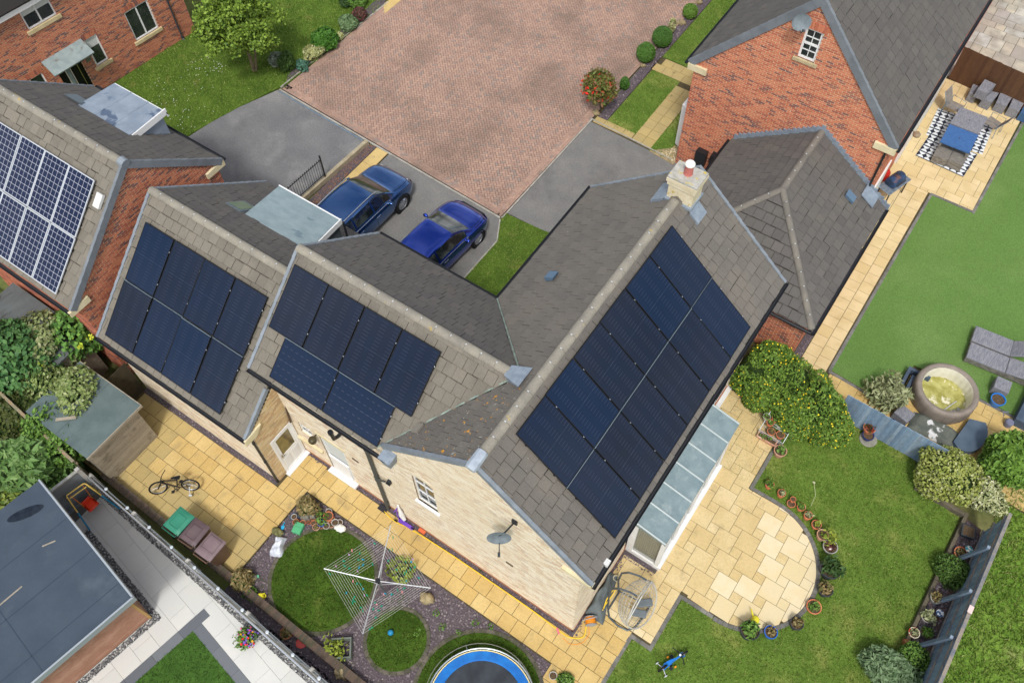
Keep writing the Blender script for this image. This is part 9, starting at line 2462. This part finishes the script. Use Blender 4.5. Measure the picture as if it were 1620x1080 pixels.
# plank fence of the left garden and the end fence of the terrace
pf1 = board_fence('fence', 'weathered plank fence with moss-edged top in the left garden', (-24.5, 1.70), (-16.95, 1.14), 1.75, GREYW, 0.13, cap=mat('cap_mossy', S(156, 128, 100), c2=S(128, 128, 104), s=5, fine=(20, 0.2)))
EF = thing('fence', 'grey horizontal board fence closing the end of the pale terrace', 'fence', (-16.95, -0.5, 0))
e0, e1 = Vector((-16.78, 1.05, 0)), Vector((-17.6, -4.2, 0)); ed = (e1 - e0).normalized(); en = Vector((-ed.y, ed.x, 0))
for k in range(9):
 z = 0.05 + k * 0.165; a = en * 0.012
 obj('board', MB().hull8([e0 - a + Vector((0, 0, z)), e1 - a + Vector((0, 0, z)), e1 + a + Vector((0, 0, z)), e0 + a + Vector((0, 0, z))], [e0 - a + Vector((0, 0, z + 0.16)), e1 - a + Vector((0, 0, z + 0.16)), e1 + a + Vector((0, 0, z + 0.16)), e0 + a + Vector((0, 0, z + 0.16))]), CMP, EF)
a = en * 0.045
obj('capping', MB().hull8([e0 - a + Vector((0, 0, 1.55)), e1 - a + Vector((0, 0, 1.55)), e1 + a + Vector((0, 0, 1.55)), e0 + a + Vector((0, 0, 1.55))], [e0 - a + Vector((0, 0, 1.60)), e1 - a + Vector((0, 0, 1.60)), e1 + a + Vector((0, 0, 1.60)), e0 + a + Vector((0, 0, 1.60))]), mat('cap_grey', S(168, 168, 162), c2=S(140, 140, 132), s=5), EF)
for f in (0.0, 0.5, 0.95):
 p = e0.lerp(e1, f)
 obj('post', MB().box(p.x - 0.06, p.x + 0.06, p.y - 0.06, p.y + 0.06, 0, 1.66), CONC, EF)

# garden room
GR = thing('garden_room', 'flat-roofed garden room with dark membrane roof and cedar wall', 'garden room', T(-3.5, -3.5))
gcn = Vector((-12.13, -0.63, 0)); gU, gV = TU, TV
def gp_(u, v, z): 
 p = gcn + gU * u + gV * v
 return Vector((p.x, p.y, z))
def gbox(mb, u0, u1, v0, v1, z0, z1):
 return mb.hull8([gp_(u0, v0, z0), gp_(u1, v0, z0), gp_(u1, v1, z0), gp_(u0, v1, z0)], [gp_(u0, v0, z1), gp_(u1, v0, z1), gp_(u1, v1, z1), gp_(u0, v1, z1)])
obj('core_box', gbox(MB(), -4.6, -0.40, -7.2, -0.22, 0, 2.3), mat('room_inside', S(60, 48, 42)), GR)
CED = mat('cedar_board', S(176, 132, 108), ramp=[(0, S(166, 122, 100)), (0.5, S(184, 142, 118)), (1, S(172, 128, 106))], c2=S(160, 116, 92), s=3, fine=(20, 0.08), rough=0.75)
for k in range(16):
 z = 0.10 + k * 0.138
 obj('cladding_board', gbox(MB(), -0.40, -0.375 + 0.003 * (k % 2), -7.2, -0.20, z, z + 0.132), CED, GR)
 obj('cladding_board', gbox(MB(), -4.6, -0.375, -0.22, -0.195 + 0.003 * (k % 2), z, z + 0.132), CED, GR)
obj('corner_trim', gbox(MB(), -0.42, -0.36, -0.26, -0.185, 0.05, 2.3), mat('trim_ochre', S(176, 142, 86)), GR)
rfm = mat('rubber_membrane', S(66, 77, 89), c2=S(72, 83, 95), s=1.2, c3=S(84, 94, 104), s3=0.8, lo3=0.55, hi3=0.75, fine=(30, 0.05), rough=0.85, spec=0.15)
rr_ = obj('roof', gbox(MB(), -4.75, 0.0, -7.4, 0.0, 2.34, 2.48), rfm, GR)
obj('roof_trim', gbox(gbox(MB(), -4.75, 0.02, 0.0, 0.05, 2.30, 2.53), 0.0, 0.05, -7.4, 0.05, 2.30, 2.53), mat('trim_silver', S(176, 184, 190), metal=0.4, rough=0.4), rr_)
for u in (-3.2, -1.9, -0.6):
 obj('membrane_seam', gbox(MB(), u, u + 0.02, -7.3, -0.05, 2.48, 2.486), mat('seam_dark', S(56, 69, 84)), rr_)
obj('membrane_seam', gbox(MB(), -4.7, -0.05, -2.6, -2.58, 2.48, 2.486), mat('seam_dark', S(56, 69, 84)), rr_)
pd_ = MB(); pd_.lathe([(0.01, 0.004), (0.5, 0.001)], (0, 0, 0), 28, 1.0, 0.32, False)
po = obj('rain_puddle', pd_, mat('puddle', S(26, 32, 42), c2=S(40, 48, 58), s=4, rough=0.04, spec=0.6), rr_)
po.matrix_parent_inverse = Matrix.Identity(4); po.matrix_basis = Matrix.Translation(gp_(-4.15, -0.75, 2.4825)) @ Matrix.Rotation(rad(60), 4, 'Z')
scuff = mat('scuff_tan', S(150, 142, 128), fine=(30, 0.2))
for u, v, ln, a in ((-2.35, -2.6, 1.5, 92), (-2.9, -0.75, 0.35, 70)):
 so_ = obj('roof_scuff', MB().box(-ln / 2, ln / 2, -0.022, 0.022, 0, 0.003), scuff, rr_); so_.matrix_parent_inverse = Matrix.Identity(4)
 so_.matrix_basis = Matrix.Translation(gp_(u, v, 2.487)) @ Matrix.Rotation(TA + rad(a), 4, 'Z')
dp_ = [T(-1.4, -8)[:2], T(-1.1, -8)[:2], T(-1.1, -0.62)[:2], T(-1.4, -0.62)[:2]]
gs1 = [gp_(-0.36, -7, 0)[:2], gp_(-0.18, -7, 0)[:2], gp_(-0.18, -0.02, 0)[:2], gp_(-0.36, -0.02, 0)[:2]]
gs2 = [gp_(-4.0, -0.19, 0)[:2], gp_(-0.18, -0.19, 0)[:2], gp_(-0.18, -0.02, 0)[:2], gp_(-4.0, -0.02, 0)[:2]]
for gsx, nm in ((gs1, 'black and white pebbles along the cedar wall'), (gs2, 'dark pebbles along the shaded side of the garden room')):
 sheet('pebble_strip', gsx, mat('pebble_base', S(120, 120, 118)), 0.034)
 tag(chips('pebbles', scatter([list(gsx)], [], 900), 0.036, PEBBLE, 0.035, None, 0.6), nm, 'pebbles')

# toddler swing
SWG = thing('toddler_swing', 'toddler swing with red bucket seat on yellow and blue frame', 'swing', (-16.3, 0.5, 0.03))
YF = mat('swing_yellow', S(222, 190, 96), rough=0.4); BF = mat('swing_blue', S(30, 130, 170), rough=0.4)
t1, t2 = Vector((-16.62, 0.30, 1.2)), Vector((-16.50, 0.90, 1.2))
for tq, f1, f2 in ((t1, Vector((-16.05, 0.0, 0.03)), Vector((-17.05, 0.22, 0.03))), (t2, Vector((-15.80, 0.98, 0.03)), Vector((-16.75, 1.02, 0.03)))):
 m1 = tq.lerp(f1, 0.45)
 obj('frame_leg', MB().tube([tq, m1], 0.022, 8), YF, SWG, True); obj('frame_leg', MB().tube([m1, f1], 0.026, 8), BF, SWG, True)
 obj('frame_leg', MB().tube([tq, f2], 0.022, 8), YF, SWG, True)
obj('top_bar', MB().tube([t1 + Vector((0.02, -0.02, 0)), t1 + Vector((-0.05, 0.04, 0.03)), t2 + Vector((-0.05, -0.04, 0.03)), t2], 0.022, 8).tube([t1 + Vector((0.06, 0.03, -0.03)), t2 + Vector((0.06, -0.05, -0.03))], 0.018, 8), YF, SWG, True)
sc = Vector((-16.36, 0.56, 0.42))
obj('seat', MB().rbox(sc.x - 0.15, sc.x + 0.15, sc.y - 0.15, sc.y + 0.15, sc.z - 0.05, sc.z + 0.03, 0.03).rbox(sc.x - 0.18, sc.x - 0.12, sc.y - 0.15, sc.y + 0.15, sc.z, sc.z + 0.26, 0.025).rbox(sc.x - 0.15, sc.x + 0.17, sc.y - 0.18, sc.y - 0.13, sc.z, sc.z + 0.14, 0.02).rbox(sc.x - 0.15, sc.x + 0.17, sc.y + 0.13, sc.y + 0.18, sc.z, sc.z + 0.14, 0.02), mat('seat_red', S(220, 66, 36), rough=0.4), SWG)
for s, tq in ((-1, t1), (1, t2)):
 obj('rope', MB().tube([tq.lerp(t2 if s < 0 else t1, 0.15), sc + Vector((-0.05, s * 0.16, 0.12))], 0.012, 6), mat('rope_orange', S(214, 120, 40)), SWG)
# hanging basket of flowers on the terrace
fb = G(388, 1008, 0.3)
FB = thing('flower_planter', 'bowl of red, purple and orange flowers on the pale terrace', 'flower pot', (fb.x, fb.y, 0.03))
obj('pot', MB().lathe([(0.14, 0.03), (0.20, 0.2), (0.21, 0.22)], (fb.x, fb.y, 0), 18), BLKPOT, FB, True)
P, D = ball_points((fb.x, fb.y, 0.28), (0.30, 0.30, 0.16), 420, 3, 0.15, (0.4, 1.0), 0.1); npmesh('leaves', leaf_quads(P, D, 0.06, 1.8, .6), 4, GRN, FB)
for nm, cc_, n in (('purple_flowers', S(120, 86, 180), 50), ('red_flowers', S(226, 40, 34), 24), ('orange_flowers', S(240, 170, 40), 14), ('pink_flowers', S(214, 70, 130), 24)):
 P, D = ball_points((fb.x + random.uniform(-.1, .1), fb.y + random.uniform(-.1, .1), 0.30), (0.24, 0.24, 0.17), n, 5, 0.1, (0.9, 1.05), 0.25)
 npmesh(nm, leaf_quads(P, np.tile([0, 0, 1.0], (len(P), 1)), 0.06, 1.0, 0.3), 4, mat(nm, cc_), FB, kind='stuff')
